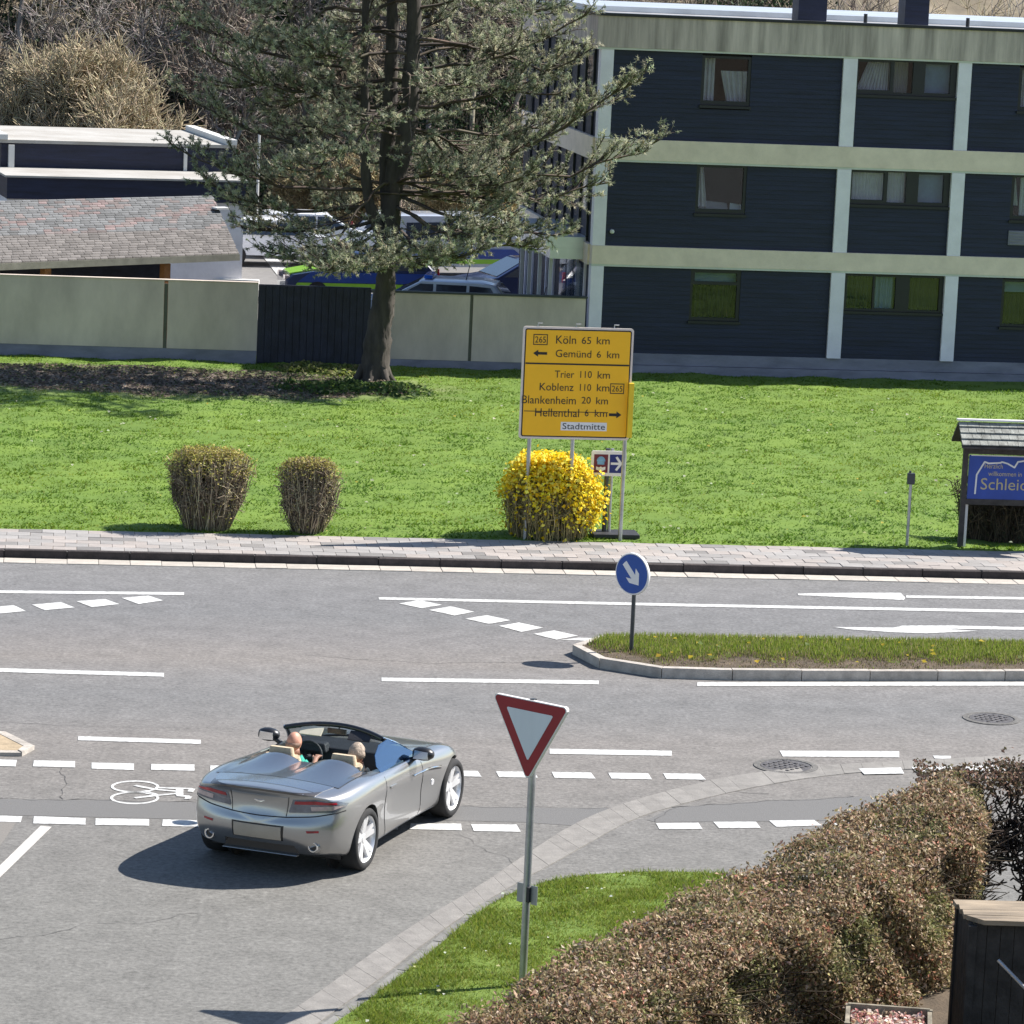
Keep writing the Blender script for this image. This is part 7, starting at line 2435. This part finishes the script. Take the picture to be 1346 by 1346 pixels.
def profile_car(label, cat, name, px, py, Y, yaw, body, van=False, stripe=False, bar=False, group=None):
    """Parked vehicle: body shell with wheel arches, glazed cab, wheels, lamps; x runs to its front."""
    p = GD(px, py, Y)
    t = thing(name, label, cat, (float(p[0]), float(p[1]), YZ + .02), yaw, group)
    if van:
        L, W, side = 4.9, 1.9, [(-2.45, .35), (-2.45, 1.05), (-2.42, 1.75), (-2.30, 1.95), (.75, 1.97), (1.05, 1.90), (1.75, 1.18), (2.30, 1.02), (2.45, .80), (2.45, .35)]
        win = [[(-2.1, 1.18), (-2.05, 1.72), (-.95, 1.74), (-.95, 1.18)], [(-.85, 1.18), (-.85, 1.74), (.05, 1.74), (.05, 1.18)], [(.18, 1.16), (.18, 1.74), (.80, 1.74), (1.42, 1.20)]]
        wsf, wsr, roofz = [(1.10, 1.84), (1.72, 1.20)], [(-2.455, 1.15), (-2.44, 1.72)], 1.97
        wb_ = (-1.55, 1.50)
    else:
        L, W, side = 4.5, 1.8, [(-2.25, .35), (-2.25, .85), (-2.1, 1.0), (-1.75, 1.42), (-1.35, 1.49), (.25, 1.48), (1.15, .98), (2.05, .82), (2.25, .65), (2.25, .35)]
        win = [[(-1.85, 1.0), (-1.62, 1.36), (-1.05, 1.39), (-1.05, 1.0)], [(-.97, 1.0), (-.97, 1.39), (-.15, 1.39), (-.15, 1.0)], [(-.07, 1.0), (-.07, 1.39), (.28, 1.39), (.95, 1.0)]]
        wsf, wsr, roofz = [(.32, 1.44), (1.12, 1.0)], [(-2.12, 1.03), (-1.80, 1.38)], 1.49
        wb_ = (-1.35, 1.32)
    def halfw(z):
        return W / 2 * (1.0 - (.16 if not van else .09) * max(0, (z - .95) / .6))
    m = MB(); n = len(side)
    # cross-section strips: 5 stations across, edges eased
    fr = (-1, -.93, 0, .93, 1)
    for f in fr:
        e = .05 if abs(f) == 1 else 0
        cx, cz = 0, .8
        for x, z in side:
            m.v.append((x * (1 - e * .5), f * halfw(z), z - (e * .6 if z > 1.2 else 0)))
    for a in range(len(fr) - 1):
        for i in range(n):
            m.f.append((a * n + i, a * n + (i + 1) % n, (a + 1) * n + (i + 1) % n, (a + 1) * n + i))
    m.f.append(tuple(range(n))); m.f.append(tuple(range((len(fr) - 1) * n, len(fr) * n))[::-1])
    m.build('body', body, t, smooth=30)
    for sg in (-1, 1):
        for w in win:
            g = MB()
            a = [(x, sg * (halfw(z) + .004), z - (.0)) for x, z in w]
            b = [(x, sg * (halfw(z) - .03), z) for x, z in w]
            g.prism(a, b); g.build('side_window', M['glass_dark'], t)
        if stripe:
            g = MB(); g.prism([(x, sg * (W / 2 + .006), z) for x, z in ((-2.2, .62), (-2.2, .92), (1.5, .92), (1.9, .62))], [(x, sg * (W / 2 - .02), z) for x, z in ((-2.2, .62), (-2.2, .92), (1.5, .92), (1.9, .62))]); g.build('blue_stripe', M['stripe_blue'], t)
            g = MB(); g.prism([(x, sg * (W / 2 + .006), z) for x, z in ((-2.2, .46), (-2.2, .60), (1.9, .60), (2.0, .46))], [(x, sg * (W / 2 - .02), z) for x, z in ((-2.2, .46), (-2.2, .60), (1.9, .60), (2.0, .46))]); g.build('lime_stripe', M['stripe_lime'], t)
        for wx in wb_:
            o = MB().lathe([(0, -.10), (.20, -.10), (.21, -.12), (.31, -.11), (.325, 0), (.31, .11), (.21, .12), (.20, .10), (0, .10)], (0, 0, 0), 'Y', 24).build('wheel', M['car_rubber'], t, smooth=40)
            o.location = (wx, sg * (W / 2 - .09), .325)
            MB().lathe([(0, sg * .115), (.19, sg * .10), (.19, sg * .09), (0, sg * .09)], (0, 0, 0), 'Y', 16).build('hubcap', M['alloy'], o)
    for (xa, za), (xb, zb), nm in ((wsf[0], wsf[1], 'windscreen'), (wsr[0], wsr[1], 'rear_window')):
        dx, dz = xb - xa, zb - za; l = math.hypot(dx, dz); nx_, nz_ = -dz / l, dx / l
        if nz_ < 0 and nm == 'windscreen': nx_, nz_ = -nx_, -nz_
        if nm == 'rear_window' and nx_ > 0: nx_, nz_ = -nx_, -nz_
        o_ = .018
        q = [(xa + nx_ * o_, -halfw(za) * .86, za + nz_ * o_), (xa + nx_ * o_, halfw(za) * .86, za + nz_ * o_), (xb + nx_ * o_, halfw(zb) * .86, zb + nz_ * o_), (xb + nx_ * o_, -halfw(zb) * .86, zb + nz_ * o_)]
        MB().prism(q, [(p_[0] - nx_ * .03, p_[1], p_[2] - nz_ * .03) for p_ in q]).build(nm, M['glass_dark'], t)
    for sg in (-1, 1):
        MB().box((L / 2 - .06, sg * W * .36, .72), (.14, .34, .14)).build('headlight', M['lamp_clear'], t, bevel=.02)
        MB().box((-L / 2 + .03, sg * W * .42, .92), (.08, .16, .30)).build('tail_light', M['lamp_red'], t, bevel=.01)
    if stripe:
        g = MB(); g.prism([(1.25 if not van else 1.80, -.7, 1.0 if not van else 1.19), (1.25 if not van else 1.80, .7, 1.0 if not van else 1.19), (2.1, .62, .845 if not van else 1.10), (2.1, -.62, .845 if not van else 1.10)],
                          [(1.25 if not van else 1.80, -.7, .9), (1.25 if not van else 1.80, .7, .9), (2.1, .62, .75), (2.1, -.62, .75)])
        g.build('bonnet_stripe', M['stripe_lime'], t)
    if bar:
        bx0 = .1 if not van else .6
        MB().box((bx0, 0, roofz + .06), (.24, 1.1, .11)).build('light_bar', M['lamp_blue'], t, bevel=.03)
        MB().cyl((bx0 - 1.0, .2, roofz), (bx0 - 1.1, .2, roofz + .45), .012, 6).build('aerial', M['car_black'], t)
    return t
GV = 'vehicles parked in the yard behind the wall'
profile_car('dark blue patrol car with lime stripe above the dark gate left of the pine', 'car', 'parked_car', 470, 372, 104.0, math.radians(192), M['car_navy'], stripe=True, group=GV)
profile_car('silver car with dark side windows parked behind the wall just right of the pine trunk', 'car', 'parked_car', 570, 372, 97.0, math.radians(176), M['van_silver'], bar=True, group=GV)
profile_car('silver estate car whose roof shows just above the wall left of the office block', 'car', 'parked_car', 668, 392, 91.6, math.radians(172), M['van_silver'], stripe=True, bar=True, group=GV)
profile_car('silver van far back in the yard seen through the pine right of its trunk', 'van', 'parked_van', 604, 318, 113.0, math.radians(20), M['van_silver'], van=True, stripe=True, group=GV)
profile_car('white car at the back of the yard left of the pine trunk', 'car', 'parked_car', 418, 285, 117.0, math.radians(8), M['van_white'], group=GV)
profile_car('white car at the far back of the yard just right of the pine trunk', 'car', 'parked_car', 552, 284, 118.0, math.radians(4), M['van_white'], group=GV)
profile_car('pale car parked at the back of the yard beside the garages', 'car', 'parked_car', 362, 304, 114.0, math.radians(12), M['van_white'], group=GV)
profile_car('dark blue car in front of the far silver van seen through the pine', 'car', 'parked_car', 690, 345, 104.0, math.radians(200), M['car_navy'], group=GV)
